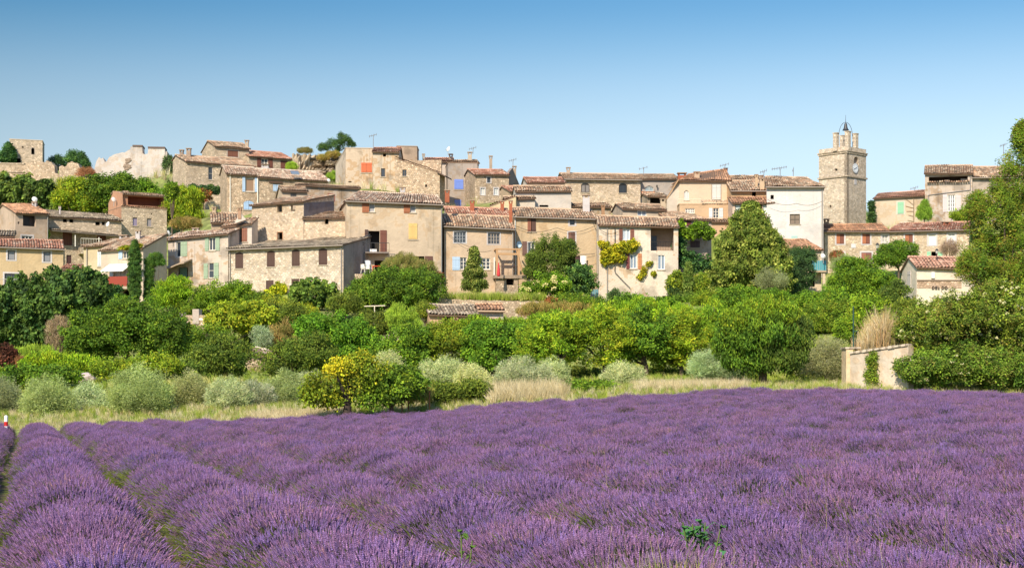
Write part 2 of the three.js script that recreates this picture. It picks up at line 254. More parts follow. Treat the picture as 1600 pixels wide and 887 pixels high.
function block(root, s) {
  const A = P(s.x[0], s.e[0], s.d[0]), B = P(s.x[1], s.e[1], s.d[1]), L = Math.hypot(B.x - A.x, B.z - A.z), u = V3((B.x - A.x) / L, 0, (B.z - A.z) / L), f = frame(A.clone().setY(0), u);
  const base = P(s.x[0], s.y, s.d[0]).y, yb = base - 2.2, D = s.D ?? 6, t = 0.35, r = rng(SEED++), uv = [r() * 8, r() * 8];
  if (s.an) { anchor(at(f, 0, base, 0)); anchor(at(f, L, base, 0)); } if (s.an && D > 3) { anchor(at(f, 0, base + D * 0.1, -D)); anchor(at(f, L, base + D * 0.1, -D)); }
  const ro = s.r ?? { t: 'n' }, wr = ro.w ?? D, ry = Array.isArray(ro.y) ? ro.y : [ro.y, ro.y];
  const yR = (a, i) => { if (ro.t !== 'f') return i ? B.y : A.y; const p = at(f, a, 0, -wr); return EYE + (HY - ry[i]) * -p.z / F; };
  const rl = yR(ro.il ?? 0, 0), rR = yR(L - (ro.ir ?? 0), 1), bk = (e, q) => q - (q - e) * (D - wr) / wr, yBL = ro.t === 'f' ? bk(A.y, rl) : A.y, yBR = ro.t === 'f' ? bk(B.y, rR) : B.y;
  const wm = M(s.m ?? 'clean', s.c ?? 0xffffff), hF = [], hL = [], hR = [];
  const fL = frame(at(f, 0, 0, -D), f.n.clone()), fR = frame(at(f, L, 0, 0), f.n.clone().negate());
  const wg = s.part ? sub(s.part, root) : root;
  for (const w of s.w ?? []) { const o = w[5] ?? {}; if (o.side === 'L') opening(fL, w, wg, hL); else if (o.side === 'R') opening(fR, w, wg, hR); else opening(f, w, wg, hF); }
  const hip = (q) => (q ?? 0) > 0;
  const walls = [extr(f, [[0, yb], [L, yb], [L, B.y], [0, A.y]], hF, t, yb, uv)];
  const pl = [[0, yb], [D - t, yb], [D - t, lerp(A.y, rl, ro.t === 'f' && !hip(ro.il) ? t / wr : 0)]]; if (ro.t === 'f' && !hip(ro.il)) { if (wr < D) pl.push([D - wr, rl]); pl.push([0, yBL]); } else pl.push([0, A.y]);
  walls.push(extr(fL, pl, hL, t, yb, [uv[0] + 3, uv[1]]));
  const pr = [[t, yb], [D, yb]]; if (ro.t === 'f' && !hip(ro.ir)) { pr.push([D, yBR]); if (wr < D) pr.push([wr, rR]); pr.push([t, lerp(B.y, rR, t / wr)]); } else pr.push([D, B.y], [t, B.y]);
  walls.push(extr(fR, pr, hR, t, yb, [uv[0] + 5, uv[1]]));
  const fB = frame(at(f, L, 0, -D), u.clone().negate()); walls.push(extr(fB, [[t, yb], [L - t, yb], [L - t, Math.min(yBL, A.y)], [t, Math.min(yBL, A.y)]], [], t, yb, uv));
  part('wall', walls, wm, wg);
  if (s.sm) { /* a side wall of another tone is a thin coat, some greyed for shade */ }
  const lift = 0.04, ov = ro.ov ?? 0.32, so = ro.so ?? 0.12, pal = PAL[ro.p ?? 'mix'];
  const rn = ro.t === 'f' || ro.t === 'c' ? 'roof' : 'wall_top';
  if (ro.t === 'f') {
    const il = ro.il ?? 0, ir = ro.ir ?? 0, sl = (rl - A.y) / wr, sr = (rR - B.y) / wr;
    const q = [at(f, -so, A.y + lift - sl * ov, ov), at(f, L + so, B.y + lift - sr * ov, ov), at(f, L - ir + (hip(ir) ? 0 : so), rR + lift, -wr), at(f, il - (hip(il) ? 0 : so), rl + lift, -wr)];
    const Q = [q], r2 = [];
    if (wr < D - 0.3) Q.push([at(f, L + so, yBR + lift - sr * ov, -D - ov), at(f, -so, yBL + lift - sl * ov, -D - ov), q[3], q[2]].map((p) => p.clone()));
    if (hip(il)) Q.push([at(f, -so, A.y + lift, -D - (wr < D ? ov : 0)), q[0].clone(), q[3].clone(), q[3].clone().addScaledVector(f.n, -0.05)]);
    if (hip(ir)) Q.push([q[1].clone(), at(f, L + so, B.y + lift, -D - (wr < D ? ov : 0)), q[2].clone().addScaledVector(f.n, -0.05), q[2].clone()]);
    const rf = part('roof', Q.map((k) => slab(k.map((p) => p.clone()), 0.1)), roofBaseM, wg);
    const tg = s.part ? root : rf;
    const tl = part('roof_tiles', Q.map((k) => tiles(k, pal, r)), tileM, tg, 'stuff');
    if (wr < D - 0.3 || hip(il) || hip(ir)) { const rc = []; const n = Math.max(2, Math.round(L / 0.42)); for (let i = 0; i < n; i++) rc.push(bar(q[3].clone().lerp(q[2], i / n), q[3].clone().lerp(q[2], (i + 1) / n), 0.13, 0.115, 6)); part('ridge_tiles', rc, M('plain', pal[1]), tg, 'stuff'); }
    if (s.g !== 0) {                                       // rows of mortared tile ends under the eave
      const gq = [], n = Math.round(L / 0.26), top = (i) => lerp(A.y, B.y, i); for (let k = 0; k < (s.g ?? 1); k++) for (let i = 0; i < n; i++) { const a = (i + 0.5) / n * L, y = top((i + 0.5) / n) - 0.1 - k * 0.16 + 0.02, cy = new THREE.CylinderGeometry(0.085, 0.085, 0.2, 7, 1, false, 0, Math.PI); cy.rotateX(Math.PI / 2).rotateZ(Math.PI / 2); cy.applyMatrix4(basis(f, a, y, 0.11 - k * 0.05)); gq.push(cy); }
      if (gq.length) part('cornice', gq, M('plain', s.gc ?? [0.36, 0.25, 0.16]), wg);
    }
    if (s.gut) { const e0 = q[0], e1 = q[1]; part('gutter', bar(e0.clone().addScaledVector(f.n, 0.07).setY(e0.y - 0.08), e1.clone().addScaledVector(f.n, 0.07).setY(e1.y - 0.08), 0.075, 0.075, 7), M('plain', s.gutc ?? [0.30, 0.25, 0.21], { roughness: 0.5 }), wg); }
  } else { const q = [at(f, -0.05, A.y + 0.05, 0.05), at(f, L + 0.05, B.y + 0.05, 0.05), at(f, L + 0.05, B.y + 0.05, -D - 0.05), at(f, -0.05, A.y + 0.05, -D - 0.05)]; part('coping', slab(q, 0.08), ro.t === 'c' ? M('plain', [0.3, 0.2, 0.14]) : wm, wg);
    if (ro.t === 'c') part('coping_tiles', tiles([at(f, 0, A.y + 0.06, 0.12), at(f, L, B.y + 0.06, 0.12), at(f, L, B.y + 0.1, -0.5), at(f, 0, A.y + 0.1, -0.5)], pal, r, 0.25, 0.4), tileM, wg, 'stuff'); }
  for (const px of s.dp ?? []) { const [a] = onPlane(f, px, s.e[0]), top = lerp(A.y, B.y, clamp(a / L, 0, 1)) - 0.25; part('downpipe', [bar(at(f, a, yb + 0.3, 0.09), at(f, a, top, 0.09), 0.055), bar(at(f, a, top, 0.09), at(f, a, top + 0.22, 0.34), 0.05)], M('plain', s.dpc ?? [0.32, 0.29, 0.26], { roughness: 0.5 }), wg); }
  return { f, L, D, A, B };
}
function chimney(root, x0, x1, yt, yb, d, kind = 'stone', c) {
  const p0 = P(x0, yt, d), p1 = P(x1, yb + 6, d), w = p1.x - p0.x, z = p0.z, cm = kind === 'brick' ? M('aged', 0xc9754e) : kind === 'white' ? M('aged', 0xf0e6d6) : M('aged', c ?? 0xcdb594), h = p0.y - p1.y, cx = (p0.x + p1.x) / 2;
  const g = [wbox(p0.x, p1.x, p1.y, p0.y - 0.32, z - w, z)];
  for (const [i, j] of [[-1, -1], [1, -1], [-1, 1], [1, 1]]) g.push(wbox(cx + i * w * 0.38 - 0.07, cx + i * w * 0.38 + 0.07, p0.y - 0.32, p0.y - 0.1, z - w / 2 + j * w * 0.38 - 0.07, z - w / 2 + j * w * 0.38 + 0.07));
  const m = part('chimney', g, cm, root); part('chimney_cap', wbox(p0.x - 0.07, p1.x + 0.07, p0.y - 0.1, p0.y, z - w - 0.07, z + 0.07), M('plain', [0.34, 0.25, 0.18]), m); return m;
}
function cable(root, pts, sag = 0.35, r = 0.018) {          // a slack wire through points given as [px, py, distance]
  const v = pts.map((p) => P(...p)), c = []; for (let i = 0; i < v.length - 1; i++) for (let k = 0; k < 8; k++) { const t = k / 8, p = v[i].clone().lerp(v[i + 1], t); p.y -= Math.sin(t * Math.PI) * sag; c.push(p); } c.push(v[v.length - 1]);
  return part('cable', new THREE.TubeGeometry(new THREE.CatmullRomCurve3(c), c.length * 2, r, 4), M('plain', [0.05, 0.045, 0.04]), root);
}
function house(name, label, blocks, extra, cat = 'house', group) {
  const s = blocks[0], A = P(s.x[0], s.y, s.d[0]); const root = thing(name, label, cat, A, group);
  blocks[0].an = 1; const out = blocks.map((b) => block(root, b)); if (extra) extra(root, out); return root;
}
const font = await new FontLoader().loadAsync('fonts/droid/droid_sans_bold.typeface.json');
function LETTERS(root, f) {                                // dark cut metal letters on the wall of the annex
  const [a, y] = onPlane(f, 1456, 452), [a1] = onPlane(f, 1481, 452);
  const g = new TextGeometry('DEL DO', { font, size: 0.24, depth: 0.05, curveSegments: 3 }); g.computeBoundingBox(); const w = g.boundingBox.max.x; g.scale((a1 - a) / w, 1, 1).applyMatrix4(basis(f, a, y, 0.03)); g.deleteAttribute('uv'); part('lettering', g, M('plain', [0.06, 0.045, 0.035], { roughness: 0.5 }), root);
}

// ---------- the village, left to right ----------
const BRN = [0.085, 0.045, 0.035], RED = [0.17, 0.06, 0.04], RUST = [0.36, 0.13, 0.06], ORG = [0.62, 0.15, 0.06], GRN = [0.32, 0.42, 0.30], BLU = [0.42, 0.56, 0.74], MGR = [0.28, 0.55, 0.36], LIL = [0.55, 0.46, 0.46], GREY = [0.13, 0.12, 0.115], PALEB = [0.6, 0.65, 0.68];
const rail = (root, f, a0, a1, y, h, z, n, c, name = 'railing') => { const q = [bar(at(f, a0, y + h, z), at(f, a1, y + h, z), 0.03)]; for (let i = 0; i <= n; i++) q.push(bar(at(f, lerp(a0, a1, i / n), y, z), at(f, lerp(a0, a1, i / n), y + h, z), 0.016, 0.016, 4)); return part(name, q, M('plain', c ?? [0.05, 0.05, 0.05], { roughness: 0.5 }), root); };

house('yellow_house', 'yellow rendered house with white framed windows and red tiled roof at the far left edge', [
  { x: [-34, 98], e: [383.5, 388.5], d: [160, 162.5], y: 470, D: 6, m: 'clean', c: 0xeed09a, gut: 1, g: 0, r: { t: 'f', y: [374, 376.5], w: 3, p: 'red' }, w: [['g', 11, 391, 22.5, 406, { sur: true, n: [1, 1], fc: 0x5d564e, pc: [0.24, 0.25, 0.28] }], ['g', 67, 393, 78, 409, { sur: true, n: [1, 1], fc: 0x5d564e, pc: [0.24, 0.25, 0.28] }], ['g', 6, 427, 29, 448, { sur: true, fc: 0x4b4640 }], ['g', 74, 431, 82, 443, { n: [1, 1], fc: 0x7a5a44, pc: [0.25, 0.25, 0.27] }]] }],
(root, [b]) => { const f = b.f, [a0] = onPlane(f, -30, 450), [a1] = onPlane(f, 29, 450), y = P(10, 452, 160.5).y; part('balcony_floor', bx(f, a0, a1, y - 0.2, y, 0.002, 1.3), M('aged', 0xe4cfa8), root); rail(root, f, a0, a1, y, 0.95, 1.24, 14, [0.5, 0.48, 0.44]); part('retaining_wall', bx(f, a0 - 2, a1 + 0.5, y - 4, y - 0.22, 0.004, 1.2), M('aged', 0x9d9284), root); });

house('porch_roofed_shed', 'low tiled lean-to roof just above the yellow house at the left edge', [{ x: [-40, 21], e: [369.5, 369], d: [166.5, 167.5], y: 440, D: 3.5, m: 'aged', c: 0xbfae96, r: { t: 'f', y: 361, w: 3, p: 'grey' } }], null, 'shed');
house('tan_house', 'tan rendered house with dark loggia window and satellite dish chimney above the yellow house', [
  { x: [23, 74.5], e: [332, 333.5], d: [172, 174.2], y: 432, D: 7.5, m: 'aged', c: 0xe3c8a6, r: { t: 'f', y: [319.5, 320.5], w: 3.6, p: 'orange' }, dp: [73], w: [['l', 35, 335.5, 55, 354, { c: 0x7a6a5a, dp: 0.9, door: [36, 337, 50], dc: [0.03, 0.02, 0.02] }], ['g', 33, 368, 50, 376, { n: [3, 1], sur: true }], ['k', 27, 346, 29.5, 350]] }],
(root) => chimney(root, 49, 55.5, 315, 322, 176, 'white'));
house('grey_stone_house', 'long grey stone house with a gallery, brown doors and pairs of tiny windows', [
  { x: [74.5, 189], e: [337.5, 344.5], d: [176, 179.5], y: 436, D: 6, m: 'grey', c: 0xd8ccb8, r: { t: 'f', y: [329, 337], w: 4.5, p: 'grey' }, w: [['k', 97.5, 341.5, 104, 347.5], ['k', 107.5, 342, 114, 348], ['k', 148.5, 346, 155.5, 352], ['k', 158.5, 346.5, 163.5, 352], ['dr', 97, 362, 112, 383.5, { c: RED }], ['dr', 151, 367, 165, 386, { c: RED }], ['dr', 103, 398, 111, 413, { c: [0.07, 0.03, 0.03] }]] }],
(root, [b]) => { const f = b.f, yl = P(75, 356, 176).y, yr = P(189, 365.5, 179.3).y, q = [at(f, 0.1, yl - 0.4, 1.7), at(f, b.L, yr - 0.4, 1.7), at(f, b.L, yr, 0.01), at(f, 0.1, yl, 0.01)];
  const lr = part('gallery_roof', slab(q, 0.06), M('plain', [0.2, 0.17, 0.14]), root); part('roof_tiles', tiles(q, PAL.grey, rng(71), 0.2, 0.5), tileM, lr, 'stuff');
  const y = P(100, 385, 176).y; part('balcony_floor', bx(f, 3.2, b.L, y - 0.75, y, 0.002, 1.5), M('grey', 0xd8ccb8), root); rail(root, f, 3.2, 5.4, y, 0.9, 1.45, 8, 0xe8e4da);
  for (const px of [112.8, 149.5]) { const [a] = onPlane(f, px, 370); part('post', bar(at(f, a, y, 1.42), at(f, a, yl - 0.55 - a * 0.07, 1.42), 0.06), M('plain', 0xe8e4da), root); }
  chimney(root, 91.5, 93.5, 322, 335, 178, 'white'); });
house('porch_roofed_shed', 'small red tiled porch roof tucked right of the yellow house', [{ x: [97, 131], e: [419.5, 419.5], d: [157, 157], y: 445, D: 2, m: 'clean', c: 0xe6d0a8, r: { t: 'f', y: 413.5, w: 1.8, p: 'red' } }], null, 'shed');
house('terracotta_loggia_house', 'grey stone house with terracotta roof loggia and orange side wall on the left hillside', [
  { x: [189, 260], e: [323, 327], d: [182, 184.6], y: 374, D: 5.2, m: 'grey', c: 0xe6d8c2, r: { t: 'c', p: 'mix' }, w: [['g', 206.5, 339.5, 214, 353, { n: [1, 1], pc: [0.28, 0.24, 0.36], fc: 0x8a7f86 }], ['g', 229, 341, 236.5, 354, { n: [1, 1], pc: [0.3, 0.28, 0.3], fc: 0x9a8f86 }], ['k', 211, 331, 213, 333], ['k', 235, 333, 237, 335]] },
  { x: [191.5, 259.5], e: [303, 307.5], d: [183, 185.6], y: 325, D: 4, m: 'clean', c: 0xd89c74, g: 0, r: { t: 'f', y: [300.5, 304.5], w: 3.4, p: 'mix' }, w: [['l', 199, 306, 255, 323, { c: 0xb06a4c, dp: 1.5 }]] }],
(root, [b]) => { chimney(root, 192, 199, 298, 308, 186, 'stone', 0xdba078); part('side_coat_and_shade', bx(frame(at(b.f, 0, 0, -b.D), b.f.n), 0, b.D, b.A.y - 7, b.A.y + 0.02, 0.003, 0.03), M('clean', 0xe2ab80), root);
  const gp = frame(at(b.f, 0, 0, -b.D), b.f.n); part('side_gable', extr(gp, [[0, b.A.y], [b.D - 0.3, b.A.y], [b.D - 0.6, b.A.y + 1.6], [2.2, b.A.y + 2.1], [0, b.A.y + 0.9]], [], 0.3, b.A.y, [0, 0]), M('clean', 0xe2ab80), root); });

house('pale_yellow_house', 'pale yellow house with blue shutter, white awning and red balcony behind the tall cypress', [
  { x: [130, 163], e: [385, 382.5], d: [155.4, 154], y: 470, D: 4.5, m: 'clean', c: 0xf2dcaa, g: 2, gc: [0.6, 0.42, 0.2], r: { t: 'f', y: [375.5, 371], w: 4, p: 'mix' }, dp: [136], w: [['s', 152, 392, 159, 416, { c: PALEB, flush: 1 }]] },
  { x: [157, 223], e: [391, 386.5], d: [152, 150.4], y: 482, D: 4, m: 'clean', c: 0xf0dcb8, r: { t: 'f', y: [373, 366], w: 4, p: 'mix' }, w: [['g', 191.5, 392, 200, 403.5, { sl: [BLU, 185, 391.5, 191, 404.5], n: [2, 1] }], ['g', 178, 419.5, 203, 432.5, { n: [4, 1], pc: [0.5, 0.48, 0.44], sl: [PALEB, 171, 419, 177, 432.5] }], ['k', 189, 452, 203, 482, { arch: 0.5 }]] }],
(root, [, b]) => { const f = b.f, [a0] = onPlane(f, 170, 415), [a1] = onPlane(f, 206, 415), y = P(190, 412, 151.1).y; part('awning', slab([at(f, a0, y - 0.75, 1.5), at(f, a1, y - 0.75, 1.5), at(f, a1, y, 0.01), at(f, a0, y, 0.01)], 0.05), M('plain', 0xf4efe6), root);
  const [c0] = onPlane(f, 156, 440), [c1] = onPlane(f, 216, 440), yb = P(190, 449, 150.8).y; part('balcony_floor', bx(f, c0, c1, yb - 0.25, yb, 0.002, 1.9), M('aged', 0xd9c4a0), root); part('balcony_panel', bx(f, c0, c1, yb, yb + 0.92, 1.82, 1.88), M('plain', [0.30, 0.055, 0.035]), root); const [m] = onPlane(f, 184, 440); part('post', bx(f, m - 0.1, m + 0.1, yb - 2, yb + 1.05, 1.89, 2.05), M('aged', 0xd9c4a0), root);
  chimney(root, 211, 217.5, 359.5, 374, 153.5, 'white'); chimney(root, 185.5, 197.5, 366.5, 372, 157, 'white'); });
house('green_shutter_house', 'pale stone house with sage green shutters and a wavy tiled canopy', [
  { x: [262, 356], e: [373.5, 365], d: [156.4, 154.4], y: 482, D: 2.2, m: 'old', c: 0xf0dcbe, r: { t: 'f', y: [364.5, 357.5], w: 2.2, p: 'pale' }, w: [['g', 275, 378.5, 283, 401, { sur: true, bw: 0.12, sr: [GRN, 282, 377.5, 292, 400], n: [1, 1] }], ['g', 326, 371, 336, 391, { sl: [GRN, 320, 370, 326, 392], sr: [GRN, 336.5, 369, 343, 391], n: [2, 1] }], ['g', 325, 411, 333.5, 434, { sl: [GRN, 318, 411.5, 324.5, 435], sr: [GRN, 334, 410.5, 341.5, 434.5], n: [1, 2] }], ['k', 278, 417.5, 293, 442], ['s', 281, 418, 292, 440, { c: [0.12, 0.2, 0.16], flush: 1, one: 1 }]] }],
(root, [b]) => { const f = b.f, rows = [], n = 10, y = P(270, 411, 155.9).y, [a0] = onPlane(f, 243, 412), [a1] = onPlane(f, 300, 412);
  for (let i = 0; i < n; i++) { const t = (i) => lerp(a0, a1, i / n), h = (i) => y - 0.12 + 0.22 * Math.sin(i / n * 5.4 + 2.6) + 0.03 * i; const q = [at(f, t(i), h(i) - 0.45, 1.6), at(f, t(i + 1), h(i + 1) - 0.45, 1.6), at(f, t(i + 1), h(i + 1), 0.02), at(f, t(i), h(i), 0.02)]; rows.push(slab(q, 0.12)); }
  part('canopy', rows, M('plain', [0.4, 0.31, 0.23]), root); for (const px of [249, 270]) { const [a] = onPlane(f, px, 420); part('post', bx(f, a - 0.11, a + 0.11, y - 3.4, y - 0.5, 1.3, 1.52), M('aged', 0xd8c8b0), root); }
  chimney(root, 300, 309, 355.5, 362, 158, 'white'); });
house('cream_narrow_house', 'narrow cream house with half open brown shutters beside the long stone building', [
  { x: [347, 393], e: [354.5, 348.5], d: [157, 156.6], y: 482, D: 2, m: 'clean', c: 0xf4e4c8, r: { t: 'f', y: [346.5, 339.5], w: 2, p: 'mix' }, w: [['k', 374, 355.5, 380, 378], ['s', 368.5, 355.5, 374, 378.5, { c: [0.3, 0.14, 0.08], flush: 1, one: 1 }], ['s', 377.5, 356, 386, 377.5, { c: [0.26, 0.11, 0.07], flush: 1, one: 1 }]] }],
(root) => { const d = 156, a = P(366, 349, d), b = P(384, 343, d), c = P(373, 333, d); const g = new THREE.ExtrudeGeometry(new THREE.Shape([new THREE.Vector2(0, 0), new THREE.Vector2(b.x - a.x, b.y - a.y), new THREE.Vector2(c.x - a.x + 0.15, c.y - a.y), new THREE.Vector2(c.x - a.x, c.y - a.y)]), { depth: 0.5, bevelEnabled: false }).translate(a.x, a.y, a.z - 0.5); part('gable_parapet', g, M('clean', 0xf4e4c8), root); chimney(root, 371, 376, 323.5, 336, 151, 'stone', 0xe0b088); });
house('small_tiled_house', 'small house showing mostly its tiled roof below the red flowering bush', [{ x: [330, 372], e: [347.5, 346.5], d: [158, 158.5], y: 365, D: 4, m: 'clean', c: 0xe6caa0, r: { t: 'f', y: [333.5, 334], w: 3.5, p: 'mix' } }], (root) => chimney(root, 331, 336.5, 323, 336, 161, 'stone', 0xe0c49a));
house('long_stone_house', 'long golden stone house with seven dark brown shuttered windows and side wall greyed for shade', [
  { x: [357, 536], e: [389.5, 382], d: [154, 150.4], y: 482, D: 6.5, m: 'gold', c: 0xffffff, gut: 1, g: 0, r: { t: 'f', y: [378, 370], w: 6.5, p: 'grey' }, dp: [359.5, 533.5], dpc: [0.30, 0.27, 0.25], w: [['s', 367, 394, 379.5, 419, { c: BRN, arch: 0.18, one: 1 }], ['s', 416.5, 391.5, 429, 416.5, { c: BRN, arch: 0.18, one: 1 }], ['s', 455.5, 389.5, 468, 415.5, { c: BRN, arch: 0.18, one: 1 }], ['s', 497.5, 388, 511, 413.5, { c: BRN, arch: 0.12, one: 1 }], ['s', 415, 438, 427, 461, { c: BRN, one: 1 }], ['s', 455, 435.5, 467, 458, { c: BRN, one: 1 }], ['k', 490, 432.5, 495, 437], ['k', 385, 447, 388, 449]] }],
(root, [b]) => part('side_coat_and_shade', extr(frame(at(b.f, b.L, 0, 0), b.f.n.clone().negate()), [[0.02, b.B.y - 8], [6.4, b.B.y - 8], [6.4, b.B.y + 1.6], [0.02, b.B.y - 0.15]], [], 0.02, b.B.y - 8, [0, 0]).translate(b.f.u.x * 0.024, 0, b.f.u.z * 0.024), M('aged', 0xc3b6a6), root));  // right side darkened to grey, its shade put into the coat colour
house('upper_stone_house', 'golden stone house with tiny dark windows rising behind the long stone house', [
  { x: [393, 474], e: [321, 314.5], d: [160.5, 157.8], y: 392, D: 5.5, m: 'gold', c: 0xf4e8d4, r: { t: 'f', y: [310.5, 304.5], w: 5.5, p: 'mix' }, w: [['k', 433, 320.5, 440.5, 331, { sur: 0xd9bd92, bw: 0.1 }], ['k', 454, 320.5, 461, 329.5], ['k', 433, 363, 441, 376, { sur: 0xd9a070, bw: 0.06 }]] },
  { x: [474.2, 543], e: [341, 339.5], d: [157.9, 157.4], y: 392, D: 5, m: 'gold', c: 0xf4e8d4, r: { t: 'f', y: [333.5, 331.5], w: 3.5, p: 'mix' }, w: [['k', 507, 341.8, 513, 350]] }],
(root, [b]) => part('side_coat_and_shade', extr(frame(at(b.f, b.L, 0, 0), b.f.n.clone().negate()), [[0.02, b.B.y - 2.2], [5.4, b.B.y - 2.2], [5.4, b.B.y + 0.55], [0.02, b.B.y - 0.15]], [], 0.02, b.B.y - 3, [0, 0]).translate(b.f.u.x * 0.024, 0, b.f.u.z * 0.024), M('aged', 0x97908c), root));  // grey tone paints this side wall as lying in shade
house('blue_shutter_house', 'warm stone house with pale blue shutters on an arched window and pinkish roof with skylight', [
  { x: [354, 402.5], e: [271, 273.5], d: [180, 181], y: 338, D: 6, m: 'rub', c: 0xf4e2c6, r: { t: 'f', y: [259.5, 262.5], w: 4, p: 'pale' }, dp: [359, 402], dpc: 0xf0e8da, w: [['g', 383, 277.5, 397, 299.5, { arch: 0.12, n: [1, 1], pc: [0.3, 0.19, 0.12], fc: 0xd8d0c4, sl: [BLU, 378, 276, 382.6, 299.5], sr: [BLU, 397.4, 277, 402, 300] }], ['s', 380, 313, 396, 328, { c: [0.36, 0.52, 0.74], arch: 0.2 }]] },
  { x: [402.8, 513], e: [276.5, 282.5], d: [181, 184], y: 338, D: 6, m: 'rub', c: 0xeadcc4, r: { t: 'f', y: [263.5, 269], w: 4.2, p: 'pale' }, w: [['s', 426, 287.5, 437, 299, { c: BLU }], ['k', 500, 287, 506, 291.5]] }],
(root, [, b]) => { const f = b.f, [a0, y0] = onPlane(f, 420, 284.5), [a1] = onPlane(f, 441, 284.5); part('lintel', bx(f, a0, a1, y0 - 0.1, y0 + 0.12, 0.002, 0.12), M('plain', [0.1, 0.06, 0.04]), root); const A = P(455, 274.5, 180.9), B = P(468, 275.5, 181.2), C = P(465, 271, 182.2), E = P(453, 270.5, 182); part('skylight', slab([A, B, C, E].map((p) => p.setY(p.y + 0.28)), 0.1), M('plain', [0.22, 0.26, 0.32], { roughness: 0.2 }), root); });
house('tan_ridge_house', 'tan stone house with a slim two pane window and twin chimneys near the castle', [
  { x: [290, 397], e: [252, 260.5], d: [200, 204], y: 306, D: 6, m: 'grey', c: 0xf2dfc4, r: { t: 'f', y: [242.5, 248], w: 4.6, p: 'mix', ir: 0.9 }, w: [['g', 325, 260.5, 332, 281, { n: [1, 2], fc: 0xc8c0b4 }]] }],
(root) => { chimney(root, 280, 285.5, 233.5, 245, 205, 'stone', 0xb8a288); chimney(root, 290.5, 297, 231, 246, 204, 'stone', 0xc4ab8c); });
house('top_gable_house', 'topmost stone house with paired brown shutters and one chimney on the ridge', [
  { x: [335, 389], e: [228, 232], d: [212, 214], y: 268, D: 6.5, m: 'grey', c: 0xecd8bc, r: { t: 'f', y: [220.5, 224.5], w: 3.4, p: 'mix' }, w: [['s', 355, 234.5, 371.5, 245.5, { c: [0.2, 0.08, 0.05], sur: 0xe6d3b8, bw: 0.12 }]] },
  { x: [388, 456], e: [243.5, 248.5], d: [213, 216], y: 280, D: 6, m: 'grey', c: 0xe4d2b8, r: { t: 'f', y: [234.5, 239.5], w: 4.2, p: 'red' }, w: [['g', 408, 247.5, 418, 260, { sl: [RED, 401, 246.5, 407.5, 261], sr: [RED, 418.5, 248, 425.5, 262.5], n: [2, 2] }], ['s', 438, 250.5, 450, 264, { c: RED, one: 1 }]] }],
(root) => { chimney(root, 382, 387.5, 218.5, 231, 215, 'stone', 0xdcc4a0); chimney(root, 408, 419, 256, 264, 210, 'white'); });
house('flat_topped_tan_house', 'tall tan house with orange shutters, flat tops and a sloping stone wing on the ridge', [
  { x: [540, 582], e: [231, 231.5], d: [188, 188], y: 296, D: 7, m: 'old', c: 0xf6dcb4, r: { t: 'n' }, w: [['s', 564, 254, 581, 269.5, { c: ORG, flush: 1 }], ['k', 544, 283, 549, 285]] },
  { x: [582.3, 623], e: [236.5, 237.5], d: [187.8, 187.8], y: 296, D: 6, m: 'old', c: 0xf6e0ba, r: { t: 'f', y: 231.5, w: 3, p: 'red' }, w: [['k', 598, 239.5, 603, 244.5], ['g', 595, 263, 601.5, 276, { n: [1, 1], fc: 0x6b5d50 }]] },
  { x: [620, 651.5], e: [228, 228.5], d: [194, 194], y: 300, D: 3.5, m: 'old', c: 0xcdb290, r: { t: 'n' } },
  { x: [617, 687], e: [247, 270.5], d: [186.5, 185.5], y: 300, D: 2.6, m: 'rub', c: 0xf0dcc0, r: { t: 'c', p: 'mix' }, w: [['g', 628.5, 265, 635, 275, { n: [2, 2], fc: 0x5d5650 }], ['k', 664, 288, 667, 292]] },
  { x: [524, 539.7], e: [259, 231.5], d: [192.5, 188.1], y: 296, D: 3, m: 'old', c: 0xf0dcba, r: { t: 'n' } }],
(root, bs) => { const w = bs[3], rf = frame(at(w.f, w.L, 0, 0), w.f.n.clone().negate()), q = [at(rf, 3, w.B.y - 0.3, 0.7), at(rf, -0.3, w.B.y - 0.3, 0.7), at(rf, -0.3, w.B.y + 0.2, -0.3), at(rf, 3, w.B.y + 0.2, -0.3)]; part('eave', slab(q, 0.14), M('plain', [0.14, 0.09, 0.07]), root); });
house('red_window_house', 'plain grey rendered wall with one small red framed window under a line of tiles', [
  { x: [466, 562], e: [289, 294.5], d: [172, 173.5], y: 352, D: 4, m: 'old', c: 0xd8c4a8, r: { t: 'f', y: [287, 292.5], w: 2, p: 'mix' }, w: [['g', 513, 303, 522, 314, { sur: [0.42, 0.12, 0.08], bw: 0.08, n: [1, 2] }]] }]);
house('little_gable_house', 'little tan gabled house with a single grey window between the stone houses', [
  { x: [440, 480], e: [297.5, 299], d: [167, 167.6], y: 322, D: 6.5, m: 'clean', c: 0xecd2ac, r: { t: 'f', y: [291.5, 293], w: 3, p: 'mix' }, w: [['g', 453.5, 301.5, 463, 309, { n: [3, 1], fc: 0x8a8076, pc: [0.2, 0.19, 0.18] }]] }]);
